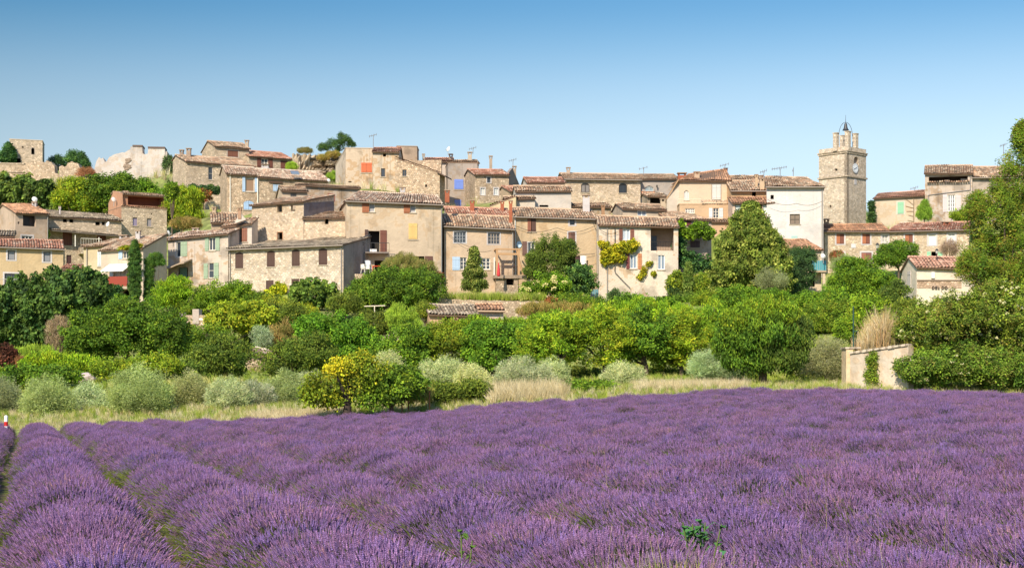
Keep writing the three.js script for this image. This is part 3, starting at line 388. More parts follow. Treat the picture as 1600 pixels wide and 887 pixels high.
house('big_beige_house', 'big beige house with rust shutters, yellow shutters and outdoor stair to a red table terrace', [
  { x: [541, 691], e: [313, 319], d: [155.6, 157.2], y: 468, D: 8, m: 'aged', c: 0xf2d9b0, gut: 1, g: 0, r: { t: 'f', y: [300, 306], w: 4, p: 'pale', il: 1.7 }, w: [['g', 577, 317.5, 585.5, 331, { sl: [RUST, 565.5, 316.5, 576.5, 332], n: [1, 1], pc: [0.35, 0.34, 0.36] }], ['g', 641, 319.5, 649.5, 332, { sl: [RUST, 630.5, 318.5, 640.5, 333], n: [1, 1], pc: [0.35, 0.34, 0.36] }], ['s', 638, 348.5, 652, 374, { c: [0.72, 0.5, 0.19], flush: 1 }], ['k', 575.5, 360.5, 593, 393.5, { sl: [BRN, 569.5, 358.5, 575, 393.5], sr: [RED, 593.5, 359.5, 604, 394] }], ['k', 642, 400, 663, 428, { sl: [[0.13, 0.06, 0.045], 629, 399, 641.5, 428], sr: [[0.13, 0.06, 0.045], 663.5, 400, 676, 428] }], ['k', 585, 406.5, 600, 428]] }],
(root, [b]) => { const f = b.f, [a0, y] = onPlane(f, 569, 394.5), [a1] = onPlane(f, 606, 394), [, yt] = onPlane(f, 580, 427.5); part('landing', bx(f, a0, a1, y - 0.14, y, 0.002, 1.2), M('aged', 0xa89a88), root); rail(root, f, a0 - 1.8, a1, y, 0.85, 1.15, 12);
  const st = [], n = 10, rl = []; for (let i = 0; i < n; i++) { const t = i / n; st.push(bx(f, a0 - 0.02 - (i + 1) * 0.24, a0 - 0.02 - i * 0.24, yt, lerp(y - 0.18, yt, t), 0.15, 1.15)); } part('stair', st, M('aged', 0x8d8072), root); part('stair_rail', [bar(at(f, a0, y + 0.8, 1.12), at(f, a0 - 2.4, yt + 1, 1.12), 0.03), bar(at(f, a0 - 2.4, yt, 1.12), at(f, a0 - 2.4, yt + 1, 1.12), 0.03)], M('plain', [0.05, 0.05, 0.05]), root);
  const [p0] = onPlane(f, 585, 400); part('mattress', bx(f, p0 - 0.55, p0 + 0.2, y + 0.02, y + 0.35, -0.34, -0.02), M('plain', 0xeeeeee), root); part('downpipe', bar(at(f, b.L - 0.1, b.B.y - 12, 0.1), at(f, b.L - 0.1, b.B.y - 0.2, 0.1), 0.06), M('plain', [0.28, 0.27, 0.26]), root);
  chimney(root, 625, 632.5, 292, 303, 162, 'white'); chimney(root, 695, 702, 296, 310, 160, 'brick'); });
house('paned_window_house', 'beige house with four many paned windows, pale blue shutters and a timber framed balcony', [
  { x: [694, 803], e: [352, 357], d: [158, 158.8], y: 470, D: 5, m: 'aged', c: 0xf0d2a8, gut: 1, g: 0, r: { t: 'f', y: [335.5, 339], w: 4, p: 'mix' }, dp: [801], w: [['g', 709, 362, 728, 379.5, { sur: true, bw: 0.1, n: [4, 3], fc: 0x8d9298 }], ['g', 762, 364, 781, 381.5, { sur: true, bw: 0.1, n: [4, 3], fc: 0x9c9288 }], ['g', 719, 402, 729, 421, { n: [2, 3], sl: [BLU, 706.5, 401, 718.5, 422] }], ['g', 753, 403, 766, 421, { n: [2, 3], sl: [BLU, 749, 402, 752.6, 421] }]] },
  { x: [701, 800], e: [337, 338.5], d: [162.5, 163.5], y: 345, D: 4, m: 'aged', c: 0xd8c4a0, g: 0, r: { t: 'f', y: [323.5, 327], w: 3.6, p: 'red' } }],
(root, [b]) => { const f = b.f, [a0, y] = onPlane(f, 770, 431), [a1] = onPlane(f, 812.5, 431), z = 1.5, wd = M('plain', [0.48, 0.29, 0.15]), yt = onPlane(f, 780, 392)[1]; part('balcony_floor', bx(f, a0, a1, y - 0.32, y, 0.004, z), M('aged', 0xc6ad8c), root);
  const ps = []; for (const a of [a0 + 0.25, a1 - 0.3]) ps.push(bx(f, a - 0.1, a + 0.1, y + 0.002, yt, z - 0.22, z - 0.02)); ps.push(bx(f, a0 + 0.05, a1, yt, yt + 0.14, z - 0.24, z), bx(f, a0 + 0.16, a1 - 0.2, yt - 0.5, yt - 0.3, z - 0.2, z - 0.04), bx(f, a0 + 0.1, a0 + 0.22, yt + 0.002, yt + 0.12, 0.01, z - 0.25), bx(f, a1 - 0.3, a1 - 0.18, yt + 0.002, yt + 0.12, 0.01, z - 0.25)); ps.push(bar(at(f, a1 - 0.5, yt, z - 0.1), at(f, a1 + 0.1, y + 0.05, z + 0.05), 0.09, 0.09, 4)); part('timber_frame', ps, wd, root);
  rail(root, f, a0 + 0.4, a1 - 0.4, y, 0.85, z - 0.12, 4, [0.1, 0.05, 0.035]); part('balcony_screen', bx(f, a0 + 0.03, a0 + 0.08, y + 0.002, yt - 0.7, 0.2, z - 0.3), M('plain', 0xf3ece2), root); const yb = y - 3.5; part('rubble_base', [bx(f, a0 + 0.2, a0 + 1.2, yb, y - 0.33, 0.006, 1.2), bx(f, a1 - 0.75, a1 - 0.35, yb, y - 0.33, 0.006, 1.3), bx(f, a0 + 1.202, a1 - 0.752, yb, y - 0.95, 0.006, 1.25)], M('rub', 0xf4e6d2), root); part('void', bx(f, a0 + 1.21, a1 - 0.76, y - 0.94, y - 0.34, 0.01, 0.1), M('plain', [0.02, 0.017, 0.015]), root);
  cable(root, [[692, 356, 157.7], [735, 386, 157.9], [768, 391, 157]], 0.3); chimney(root, 734.5, 741, 312, 327, 165, 'brick'); chimney(root, 782, 787.5, 313, 330, 166, 'brick'); chimney(root, 795.5, 800.5, 312.5, 343, 160.5, 'brick'); });
house('ochre_house', 'ochre house with brown shutters on white framed windows and laundry below, beside the vine wall', [
  { x: [803.5, 932], e: [337.5, 341.5], d: [160, 160.6], y: 472, D: 6, m: 'aged', c: 0xf2d4a2, g: 0, gut: 1, r: { t: 'f', y: [324.5, 329], w: 4.2, p: 'mix' }, dp: [805], dpc: 0xcfd0cc, w: [['k', 830, 339.5, 837, 361.5], ['s', 824, 338.5, 830, 362, { c: [0.26, 0.1, 0.06], flush: 1, one: 1 }], ['s', 830.5, 340, 837.5, 362, { c: [0.10, 0.05, 0.04], flush: 1, one: 1 }], ['g', 890.5, 342, 898, 351.5, { sur: true, n: [1, 1], bw: 0.17, fc: 0x5d564e }], ['s', 888, 362.5, 899, 382, { sur: true, bw: 0.12, c: [0.2, 0.1, 0.07], c2: [0.13, 0.065, 0.05] }], ['g', 824.5, 378.5, 835.5, 397, { sur: true, bw: 0.07, n: [2, 1], sl: [[0.15, 0.08, 0.065], 816, 377, 823.5, 399] }], ['k', 887, 399.5, 909, 416, { c: [0.05, 0.03, 0.025] }], ['dr', 899.5, 400, 906, 424, { c: [0.08, 0.035, 0.04], flush: 1 }]] }],
(root, [b]) => { cable(root, [[804, 352, 159.7], [870, 356, 160], [931, 352, 160.3]], 0.5); cable(root, [[926, 344, 160.2], [934, 362, 160], [937, 376, 153.4]], 0.2); cable(root, [[886, 397, 158.9], [930, 396, 159.5]], 0.1); const f = b.f; chimney(root, 911, 921.5, 304, 331, 163.5, 'white'); chimney(root, 940, 945, 318.5, 338, 161, 'stone', 0xc99a6c);
  const [a, y] = onPlane(f, 811, 382); const e = new THREE.CylinderGeometry(0.32, 0.32, 0.05, 20).rotateX(Math.PI / 2).scale(0.8, 1, 1).applyMatrix4(basis(f, a, y, 0.06)); part('oval_plaque', e, M('plain', 0xbfd8e6), root); const [s0, sy] = onPlane(f, 885, 416.5), [s1] = onPlane(f, 912, 416.5); part('ledge', bx(f, s0, s1, sy - 0.12, sy, 0.01, 0.5), M('plain', [0.42, 0.2, 0.12]), root); });
house('white_stepped_house', 'cream white house with stepped tile edges and blank walls below the ridge line', [
  { x: [806, 892.5], e: [298, 297.5], d: [172, 172.6], y: 335, D: 4, m: 'clean', c: 0xf4e6cc, g: 2, r: { t: 'f', y: 291, w: 1.6, p: 'mix' }, w: [['k', 815, 320, 822, 323.5], ['k', 843, 320, 857, 323.5]] },
  { x: [824.5, 883], e: [285.5, 285], d: [175, 175.5], y: 300, D: 4.5, m: 'clean', c: 0xf4e6cc, r: { t: 'f', y: 278, w: 3, p: 'red' } },
  { x: [790, 836], e: [311, 309.5], d: [169.5, 169.8], y: 335, D: 3, m: 'clean', c: 0xf4e4c4, r: { t: 'f', y: 307.5, w: 1.5, p: 'mix' } },
  { x: [765.5, 806], e: [322.5, 306.5], d: [169, 168.6], y: 340, D: 4, m: 'clean', c: 0xf8e0a8, r: { t: 'c', p: 'orange' } }]);
house('little_brown_roof_house', 'little house with a brown tiled roof tucked between the rubble house and the white house', [{ x: [797, 823], e: [299, 300], d: [180, 180.5], y: 315, D: 4, m: 'clean', c: 0xe2c49c, r: { t: 'f', y: 291.5, w: 3.4, p: 'red' } }]);
house('blue_window_house', 'grey rendered house with cornflower blue shutters and roof terrace chimneys on the ridge', [
  { x: [700, 746], e: [254, 254.5], d: [193, 193.4], y: 330, D: 5, m: 'aged', c: 0xcbbba4, g: 0, r: { t: 'c', p: 'mix' }, w: [['s', 709.5, 280, 724, 296, { c: [0.17, 0.27, 0.72], flush: 1, one: 1 }], ['s', 710, 312, 720.5, 328, { c: [0.2, 0.28, 0.74], flush: 1, one: 1 }]] },
  { x: [663, 706], e: [252.5, 252.5], d: [197, 197], y: 290, D: 5, m: 'clean', c: 0xe8d6bc, g: 0, r: { t: 'f', y: 247.5, w: 3.4, p: 'red' } },
  { x: [704.5, 748], e: [256.2, 255], d: [195, 195.4], y: 275, D: 4.2, m: 'clean', c: 0xe0cdb0, r: { t: 'f', y: [251.5, 250.5], w: 3.2, p: 'mix' }, w: [['l', 709, 260, 727, 266.5, { c: 0xf4ead8, dp: 0.9, door: [709, 260.5, 716] }], ['l', 731, 260, 743, 266.5, { c: 0xf4ead8, dp: 0.9 }]] }],
(root) => { chimney(root, 660, 663, 240, 256, 196, 'stone', 0xe0d0b4); chimney(root, 701.5, 707, 240, 250, 198, 'stone'); chimney(root, 731, 737, 237, 253, 197.5, 'stone', 0xe0ceac); chimney(root, 764.5, 769, 243, 266, 196, 'stone'); });
house('rubble_house', 'rough rubble stone house with three white framed windows and a sloping grey side wall', [
  { x: [742, 795], e: [272.5, 273], d: [188, 189], y: 332, D: 5.5, m: 'rub', c: 0xe0d2ba, r: { t: 'f', y: [265, 266], w: 3.6, p: 'red' }, w: [['g', 761, 276.5, 766.5, 285.5, { sur: true, bw: 0.1, n: [1, 1], fc: 0x8a8480 }], ['g', 751, 293.5, 757.5, 304.5, { sur: true, bw: 0.1, n: [2, 3], pc: [0.55, 0.58, 0.62] }], ['g', 772, 293.5, 778.5, 304.5, { sur: true, bw: 0.1, n: [2, 3], pc: [0.5, 0.56, 0.62] }]] }],
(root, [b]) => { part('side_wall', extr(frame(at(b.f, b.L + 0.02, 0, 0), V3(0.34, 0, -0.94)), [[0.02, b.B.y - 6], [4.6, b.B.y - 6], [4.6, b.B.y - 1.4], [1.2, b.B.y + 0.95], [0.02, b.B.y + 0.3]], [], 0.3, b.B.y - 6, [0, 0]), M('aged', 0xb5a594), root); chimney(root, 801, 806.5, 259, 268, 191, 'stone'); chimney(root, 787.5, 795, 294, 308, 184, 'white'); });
house('arched_window_house', 'stone house with two arched windows under a long low roof on the ridge', [
  { x: [883, 1001], e: [279, 280.5], d: [186, 187], y: 330, D: 6, m: 'gold', c: 0xf6e8d2, g: 0, gut: 1, r: { t: 'f', y: [271, 272.5], w: 4, p: 'mix' }, w: [['g', 908, 285, 921.5, 300.5, { arch: 0.3, n: [2, 1], fc: 0x4a443e, pc: [0.22, 0.2, 0.19] }], ['g', 967, 285.5, 980, 301.5, { arch: 0.3, bars: 6, n: [1, 1], fc: 0x3a3632 }]] },
  { x: [1001.2, 1062], e: [279.5, 279.5], d: [187.6, 188], y: 330, D: 6, m: 'aged', c: 0xd6c6ae, g: 0, r: { t: 'f', y: [273, 273], w: 4, p: 'mix' }, w: [['g', 1008, 290, 1021.5, 299, { arch: 0.25, pc: [0.25, 0.32, 0.36], n: [2, 1], fc: 0xb8bcb8 }]] },
  { x: [1012, 1043], e: [307, 307], d: [182, 182.3], y: 325, D: 3, m: 'old', c: 0xd0bc9c, r: { t: 'f', y: 303, w: 2.4, p: 'mix' }, w: [['k', 1016, 308.5, 1041.5, 318]] },
  { x: [893, 955], e: [322.5, 323.5], d: [178, 178.5], y: 335, D: 3, m: 'old', c: 0xd0bc9c, r: { t: 'f', y: 318, w: 2.6, p: 'mix' } }],
(root, [, b]) => { chimney(root, 885.5, 891, 261, 274, 189, 'stone', 0xd8c0a0); const f = b.f, q = []; for (let i = 0; i < 5; i++) { const [a, y] = onPlane(f, 1003.5 + i * 4.4, 300); q.push(new THREE.CylinderGeometry(0.16, 0.11, 0.26, 8).applyMatrix4(basis(f, a, y - 0.1, 0.3))); } part('flower_pots', q, M('plain', [0.5, 0.22, 0.12]), root, 'stuff'); const [a, y] = onPlane(f, 1026, 290); part('wall_lamp', [bar(at(f, a, y, 0.02), at(f, a, y, 0.3), 0.03), new THREE.CylinderGeometry(0.1, 0.07, 0.3, 6).applyMatrix4(basis(f, a, y - 0.12, 0.34))], M('plain', [0.05, 0.05, 0.05]), root); const y2 = P(990, 272, 187).y; });
house('vine_wall_house', 'pale house with yellow green vine, red shutters and a recessed loggia balcony', [
  { x: [936, 1060], e: [351, 354], d: [153.8, 153.8], y: 486, D: 4.5, m: 'old', c: [1.05, 0.88, 0.62], r: { t: 'f', y: [337.5, 341], w: 3.2, p: 'mix' }, dp: [949], w: [['g', 973, 358, 984.5, 375, { n: [2, 1], pc: [0.4, 0.46, 0.54], fc: 0xf2f2f2, sl: [RED, 967.5, 357, 973, 376], sr: [[0.2, 0.075, 0.05], 985, 357.5, 991, 376.5] }], ['l', 1017, 354.5, 1053, 391.5, { c: 0xcbb193, dp: 1.8, door: [1018, 366, 1029], dc: [0.02, 0.03, 0.05], rail: 1 }], ['g', 984.5, 397.5, 995, 419.5, { n: [2, 1], fc: 0xf6f4f0, pc: [0.2, 0.26, 0.34], sl: [[0.17, 0.04, 0.04], 978.8, 396.8, 984, 420], sr: [[0.48, 0.2, 0.09], 997, 396, 1003, 420.5] }], ['g', 1028, 398.5, 1039, 421, { n: [2, 1], fc: 0xf6f4f0, pc: [0.2, 0.26, 0.34] }], ['k', 1036, 462, 1041, 469.5, { c: [0.05, 0.02, 0.015] }]] },
  { x: [973, 1040], e: [325.5, 328], d: [160, 160.6], y: 350, D: 5, m: 'aged', c: 0xe8d2ae, r: { t: 'f', y: [318, 320.5], w: 3, p: 'mix' }, w: [['g', 996, 328.5, 1010.5, 338.5, { n: [2, 1], fc: 0xf6f4f0, pc: [0.3, 0.35, 0.42] }]] }],
(root) => { cable(root, [[937, 358, 153.5], [965, 362, 153.5]], 0.3); cable(root, [[961, 356, 153.6], [961, 425, 153.6], [985, 450, 153.6]], 0.02, 0.03); chimney(root, 1032.5, 1040, 309.5, 323, 162, 'stone', 0xe8cfa4); });
house('creeper_house', 'house under a tiled hip roof with wall covered in bright green creeper and dark shutters', [
  { x: [1041, 1112], e: [341, 343.5], d: [158, 158.8], y: 484, D: 5, m: 'old', c: 0xdcc4a4, r: { t: 'f', y: [331, 333], w: 3.4, p: 'mix', ir: 2 }, w: [['s', 1073, 344.8, 1080.5, 354, { c: [0.13, 0.035, 0.035], one: 1, flush: 1 }], ['s', 1079, 375.5, 1094, 387, { c: [0.12, 0.07, 0.075], flush: 1 }]] }]);
house('apricot_gable_house', 'apricot house with balcony, tall pale shutters and a red roof climbing to one chimney', [
  { x: [1062, 1142], e: [282, 281.5], d: [174, 174], y: 400, D: 7, m: 'clean', c: 0xf4dcb4, g: 0, r: { t: 'f', y: [273, 265], w: 4.6, p: 'orange', il: 1.6 }, w: [['s', 1113, 288, 1126.5, 312, { c: [0.58, 0.6, 0.58], sur: 0xb8a890, bw: 0.07, flush: 1 }], ['g', 1069, 297, 1077, 312.5, { arch: 0.4, pc: [0.5, 0.52, 0.52] }]] },
  { x: [1062, 1142], e: [318.5, 318.5], d: [171.5, 171.5], y: 380, D: 2.4, m: 'clean', c: 0xf6cf9c, r: { t: 'n' }, w: [['g', 1071, 325.5, 1085.5, 333, { n: [5, 2], fc: 0xeee6da }], ['g', 1114.5, 325, 1123.5, 340.5, { n: [2, 3], sl: [PALEB, 1108, 325, 1113.6, 341], sr: [PALEB, 1124, 325, 1130, 341] }]] },
  { x: [1112, 1146], e: [346, 346], d: [168.5, 168.5], y: 445, D: 3, m: 'clean', c: 0xf4c898, r: { t: 'f', y: 342.5, w: 1.6, p: 'mix' } }],
(root, bs) => { const g = bs[0], f = bs[1].f, [a0, y] = onPlane(f, 1060, 318), [a1] = onPlane(f, 1096, 318), [b1] = onPlane(f, 1138, 318); rail(root, f, a0, a1, y, 0.5, -0.12, 16, 0xe9dcc2, 'balustrade'); const q = [at(f, a1, y + 0.02, 0.25), at(f, b1, y + 0.02, 0.25), at(f, b1, y + 0.35, -0.6), at(f, a1, y + 0.35, -0.6)]; part('awning_tiles', tiles(q, PAL.mix, rng(5)), tileM, root, 'stuff');
  const A = P(1060, 282, 174), B = P(1041.5, 312, 174.5); part('gable_wall', (() => { const s = new THREE.Shape([[1042.5, 345], [1062, 345], [1062, 282], [1042.5, 312]].map(([x, yy]) => { const p = P(x, yy, 174.1); return new THREE.Vector2(p.x, p.y); })); return new THREE.ExtrudeGeometry(s, { depth: 0.35, bevelEnabled: false }).translate(0, 0, -174.45); })(), M('clean', 0xf8e6c4), root); part('gable_verge', slab([B.clone().setZ(B.z + 0.4), A.clone().setZ(A.z + 0.4), A.clone().setZ(A.z - 2), B.clone().setZ(B.z - 2)].map((p) => p.setY(p.y + 0.15)), 0.2), M('plain', [0.42, 0.26, 0.14]), root);
  chimney(root, 1085.5, 1093.5, 267.5, 280, 174.8, 'stone', 0xeac9a0); chimney(root, 1060, 1073, 269, 277, 178, 'brick'); chimney(root, 1132, 1137, 262, 272, 178.5, 'brick'); });
house('orange_house', 'orange house with a wide glazed veranda behind the linden tree', [
  { x: [1143, 1198], e: [297, 297], d: [170.5, 170.5], y: 330, D: 5.5, m: 'clean', c: 0xf2c88e, g: 0, gut: 1, r: { t: 'f', y: 283, w: 4, p: 'mix' }, w: [['k', 1175.5, 298.5, 1182, 307.5]] },
  { x: [1143, 1198], e: [281.5, 281.5], d: [175, 175], y: 290, D: 3, m: 'clean', c: 0xf2c88e, g: 0, r: { t: 'f', y: 275.5, w: 2.6, p: 'mix' } },
  { x: [1145, 1209], e: [316.5, 316.5], d: [167, 167], y: 445, D: 3.4, m: 'clean', c: 0xf6d8b4, g: 1, r: { t: 'f', y: 308.5, w: 3.1, p: 'orange' }, w: [['g', 1149, 319, 1162, 333.5, { n: [1, 1], fc: 0x6b5d50, pc: [0.62, 0.68, 0.66] }], ['l', 1162.8, 318.5, 1191.5, 345, { c: 0x3a2c24, dp: 1.4 }], ['g', 1192.2, 319, 1205, 334, { n: [1, 1], fc: 0x6b5d50, pc: [0.62, 0.68, 0.66] }]] }],
(root) => { chimney(root, 1180.5, 1184.5, 272, 290, 171.5, 'stone', 0xf2cf9e); chimney(root, 1188, 1195, 278, 293, 170.4, 'stone', 0xf4d6a8); });
house('blank_grey_house', 'tall plain grey white house with one brown window left of the clock tower', [
  { x: [1198.5, 1287], e: [291, 291], d: [166.8, 166], y: 440, D: 7, m: 'clean', c: [1.0, 0.92, 0.76], g: 0, gut: 1, r: { t: 'f', y: [276.5, 278], w: 4.6, p: 'mix', ir: 1.6 }, dp: [1285], w: [['g', 1234.5, 334.5, 1250.5, 350, { n: [2, 2], fc: 0x5a5248, pc: [0.2, 0.15, 0.11] }], ['s', 1236.5, 368, 1247, 378, { c: [0.4, 0.58, 0.56], flush: 1 }], ['k', 1204.5, 304.5, 1209.5, 311]] }],
(root) => { cable(root, [[1200, 312, 165.8], [1245, 318, 165.6], [1286, 314, 165.6]], 0.3); chimney(root, 1289, 1296, 341.5, 356, 172, 'stone', 0xd8b080); });
house('long_terrace_house', 'long pale stone terrace house with rust shutters and white window frames below the clock tower', [
  { x: [1289, 1390], e: [360.5, 361], d: [168.5, 168.5], y: 425, D: 6, m: 'gold', c: 0xfaeed8, g: 0, gut: 1, gutc: [0.2, 0.14, 0.11], r: { t: 'f', y: 351, w: 3.6, p: 'orange' }, w: [['s', 1307.5, 365, 1319.5, 381, { sur: true, c: [0.42, 0.15, 0.07], c2: [0.2, 0.07, 0.045] }], ['s', 1348, 365, 1360, 381, { sur: true, c: [0.42, 0.15, 0.07], c2: [0.2, 0.07, 0.045] }], ['g', 1379, 366.5, 1388, 379, { sur: true, n: [2, 2], pc: [0.42, 0.4, 0.38] }], ['s', 1306.5, 394.5, 1319.5, 408, { sur: true, c: [0.33, 0.14, 0.09] }], ['s', 1346.5, 394.5, 1362.5, 412, { sur: true, c: [0.34, 0.13, 0.09], c2: [0.22, 0.08, 0.075] }], ['k', 1379, 395, 1388, 408, { sur: true }]] },  // right shutter leaves coloured darker, light from the left put into their paint
  { x: [1390.2, 1515], e: [361, 358], d: [168.5, 166.2], y: 425, D: 6, m: 'gold', c: 0xfaeed8, g: 0, gut: 1, gutc: [0.2, 0.14, 0.11], r: { t: 'f', y: [350.5, 347], w: 3.8, p: 'red', il: 0.8 }, w: [['s', 1415, 366, 1427, 383, { sur: true, c: [0.42, 0.15, 0.07], c2: [0.2, 0.07, 0.045] }], ['g', 1451.5, 366.5, 1463, 382.5, { sur: true, pc: [0.72, 0.71, 0.68], n: [1, 1] }], ['g', 1482.5, 365, 1493, 380, { sur: true, pc: [0.6, 0.6, 0.6], n: [2, 1] }], ['k', 1456, 393, 1464, 402], ['s', 1449, 393, 1455.5, 403, { c: MGR, flush: 1, one: 1 }], ['s', 1466, 393, 1474, 403, { c: MGR, flush: 1, one: 1 }]] }],  // rust pair again with a lit left leaf and shaded right leaf in colour
(root, [b]) => { const f = b.f, [a, y] = onPlane(f, 1334, 384); part('stone_plaque', bx(f, a - 0.24, a + 0.24, y - 0.22, y + 0.22, 0.002, 0.05), M('clean', 0xf6eee0), root); const [p0, yy] = onPlane(f, 1353, 418), [p1] = onPlane(f, 1376, 418); const q = [bx(f, p0, p1, yy + 0.55, yy + 0.68, 1.1, 1.35), bx(f, p0, p1, yy - 0.1, yy + 0.02, 1.1, 1.35)]; for (let i = 0; i < 8; i++) q.push(bx(f, lerp(p0, p1, (i + 0.3) / 8), lerp(p0, p1, (i + 0.6) / 8), yy + 0.02, yy + 0.55, 1.16, 1.29)); part('balustrade', q, M('aged', 0xd6c4aa), root); chimney(root, 1475, 1486, 345.5, 351, 169, 'brick'); });
house('green_window_house', 'cream house with one mint green shutter and branching wall trellis right of the clock tower', [
  { x: [1366, 1444], e: [310, 305.5], d: [192, 190], y: 368, D: 5, m: 'aged', c: 0xf2dcb6, g: 1, r: { t: 'f', y: [303.5, 297.5], w: 4.5, p: 'pink' }, dp: [1428.5], dpc: [0.3, 0.22, 0.14], w: [['s', 1403, 315.5, 1413, 334, { sur: 0xf6ead0, bw: 0.12, c: MGR, one: 1, flush: 1 }], ['s', 1408, 348.5, 1417, 360, { sur: 0xf6ead0, c: [0.5, 0.6, 0.52], one: 1, flush: 1 }]] }],
(root, [b]) => { const f = b.f, q = []; for (const [x0, y0, x1, y1] of [[1428, 320, 1415, 310], [1428, 325, 1416, 322], [1428, 330, 1417, 330], [1428, 338, 1420, 336], [1428, 346, 1419, 344]]) { const [a0, h0] = onPlane(f, x0, y0), [a1, h1] = onPlane(f, x1, y1); q.push(bar(at(f, a0, h0, 0.06), at(f, a1, h1, 0.06), 0.03, 0.02, 5)); } part('climbing_stem', q, M('plain', [0.28, 0.17, 0.08]), root); });
house('attic_loggia_house', 'grey beige house with an open attic loggia and lilac shutters at right', [
  { x: [1446, 1520], e: [271, 271], d: [187.6, 186.2], y: 355, D: 5, m: 'old', c: 0xe6d2b6, g: 0, r: { t: 'f', y: [259.5, 258.5], w: 4.4, p: 'mix' }, w: [['l', 1452, 276.5, 1513, 284, { c: 0x6a5444, dp: 1.6 }], ['g', 1481.5, 304.5, 1493, 330, { n: [3, 4], fc: 0xf4f2ee, pc: [0.22, 0.22, 0.24], sl: [[0.62, 0.53, 0.54], 1474, 303.5, 1481, 331], sr: [[0.62, 0.53, 0.54], 1494, 304.5, 1502, 331.5] }]] },
  { x: [1518, 1640], e: [276.5, 276.5], d: [186.6, 187], y: 355, D: 6, m: 'old', c: 0xe2ceb2, g: 0, gut: 1, r: { t: 'f', y: [261, 261], w: 5, p: 'mix' } }],
(root, [b]) => { const f = b.f, [a0, y] = onPlane(f, 1449, 287), [a1] = onPlane(f, 1516, 287); const q = [at(f, a0, y, 0.4), at(f, a1, y, 0.4), at(f, a1, y + 0.22, 0.02), at(f, a0, y + 0.22, 0.02)]; part('ledge_tiles', tiles(q, PAL.mix, rng(8)), tileM, root, 'stuff'); part('attic_block', [0, 1].map((i) => { const [c0] = onPlane(f, i ? 1502 : 1477, 283), [c1] = onPlane(f, i ? 1512 : 1484, 283); return bx(f, c0, c1, y + 0.2, y + (i ? 0.55 : 0.5), -1.2, -0.8); }), M('clean', 0xf4e2c4), root); const pipe = []; const [b0, y0] = onPlane(f, 1451, 305), [b1, y1] = onPlane(f, 1517, 297); pipe.push(bar(at(f, b0, y0, 0.07), at(f, b1, y1, 0.07), 0.04), bar(at(f, b0, y0, 0.07), at(f, b0, y0 - 4, 0.07), 0.04), bar(at(f, b1, y1, 0.07), at(f, b1, b.B.y - 0.3, 0.07), 0.04)); part('downpipe', pipe, M('plain', [0.2, 0.2, 0.21]), root); chimney(root, 1574, 1582, 253, 268, 190, 'stone'); });
house('cream_annex', 'cream house with a double tiled eave and dark metal lettering, behind the bramble bank', [
  { x: [1433, 1545], e: [416, 419.5], d: [122.8, 122.8], y: 478, D: 4.6, m: 'clean', c: [1.14, 0.96, 0.66], g: 2, gc: [0.62, 0.42, 0.22], r: { t: 'f', y: [402.5, 403.5], w: 2.3, p: 'pink', ov: 0.3 }, w: [['g', 1409.5, 430, 1412, 448, { side: 'L', n: [1, 1] }], ['s', 1419.5, 424.5, 1424.5, 451, { side: 'L', flush: 1, c: [0.55, 0.5, 0.47] }]] }],
(root, [b]) => { const f = b.f, [a0, y] = onPlane(f, 1433.5, 437.5), [a1] = onPlane(f, 1503, 439.5); part('string_course', bx(f, a0, a1, y - 0.05, y + 0.03, 0.002, 0.09), M('plain', [0.3, 0.22, 0.16]), root); part('brick_band', bx(f, a0, a1, y - 0.62, y - 0.055, 0.002, 0.02), M('rub', 0xf0c8a8), root); const [c, cy] = onPlane(f, 1458, 430); part('meter_box', bx(f, c - 0.12, c + 0.12, cy - 0.22, cy + 0.24, 0.002, 0.16), M('plain', 0xf4f0e6), root);
  LETTERS(root, f, b); });
house('teal_balcony_house', 'small cream house with a teal balcony screen between the linden and the terrace house', [
  { x: [1222, 1284], e: [389.5, 389.5], d: [151, 151], y: 485, D: 5, m: 'clean', c: 0xf4dcb2, r: { t: 'f', y: [374.5, 375.5], w: 3.6, p: 'orange', ir: 0.8 }, w: [['s', 1255, 395, 1262, 412, { c: [0.62, 0.56, 0.46], flush: 1, one: 1 }], ['k', 1262, 428, 1274, 448]] }],
(root, [b]) => { const f = b.f, [a0, y] = onPlane(f, 1264, 424), [a1] = onPlane(f, 1287.5, 424); part('balcony_floor', bx(f, a0, a1, y - 0.16, y, 0.003, 1.3), M('aged', 0xd8c09a), root); const n = 7, q = []; for (let i = 0; i < n; i++) q.push(bx(f, lerp(a0, a1, i / n) + 0.01, lerp(a0, a1, (i + 1) / n) - 0.01, y + 0.02, y + 0.92, 1.22, 1.26)); part('balcony_screen', q, M('plain', [0.07, 0.3, 0.36], { roughness: 0.6 }), root); part('corner_pillar', bx(f, a1 - 0.3, a1 - 0.06, y - 3, y - 0.17, 0.9, 1.15), M('clean', 0xf4dcb2), root); });
house('peach_shed', 'low peach garden shed with dark tiles and a small barred window', [
  { x: [671, 747], e: [490.5, 493], d: [128, 128.6], y: 520, D: 4, m: 'clean', c: 0xf2c294, g: 0, r: { t: 'f', y: [476.5, 478], w: 3.2, p: 'grey' }, w: [['k', 694, 496, 703.5, 509, { bars: 3, sur: [0.16, 0.12, 0.1], bw: 0.05 }]] },
  { x: [748, 786.5], e: [484, 484.5], d: [128.4, 128.6], y: 520, D: 3, m: 'clean', c: 0xf6e4c4, g: 0, gut: 1, gutc: [0.5, 0.36, 0.24], r: { t: 'f', y: 476, w: 2, p: 'orange' } },
  { x: [713, 783], e: [504.5, 505], d: [125.5, 126], y: 520, D: 2, m: 'clean', c: 0xf4e0b8, g: 0, gut: 1, gutc: [0.5, 0.36, 0.24], r: { t: 'f', y: 499, w: 1.7, p: 'orange' } }], null, 'shed');
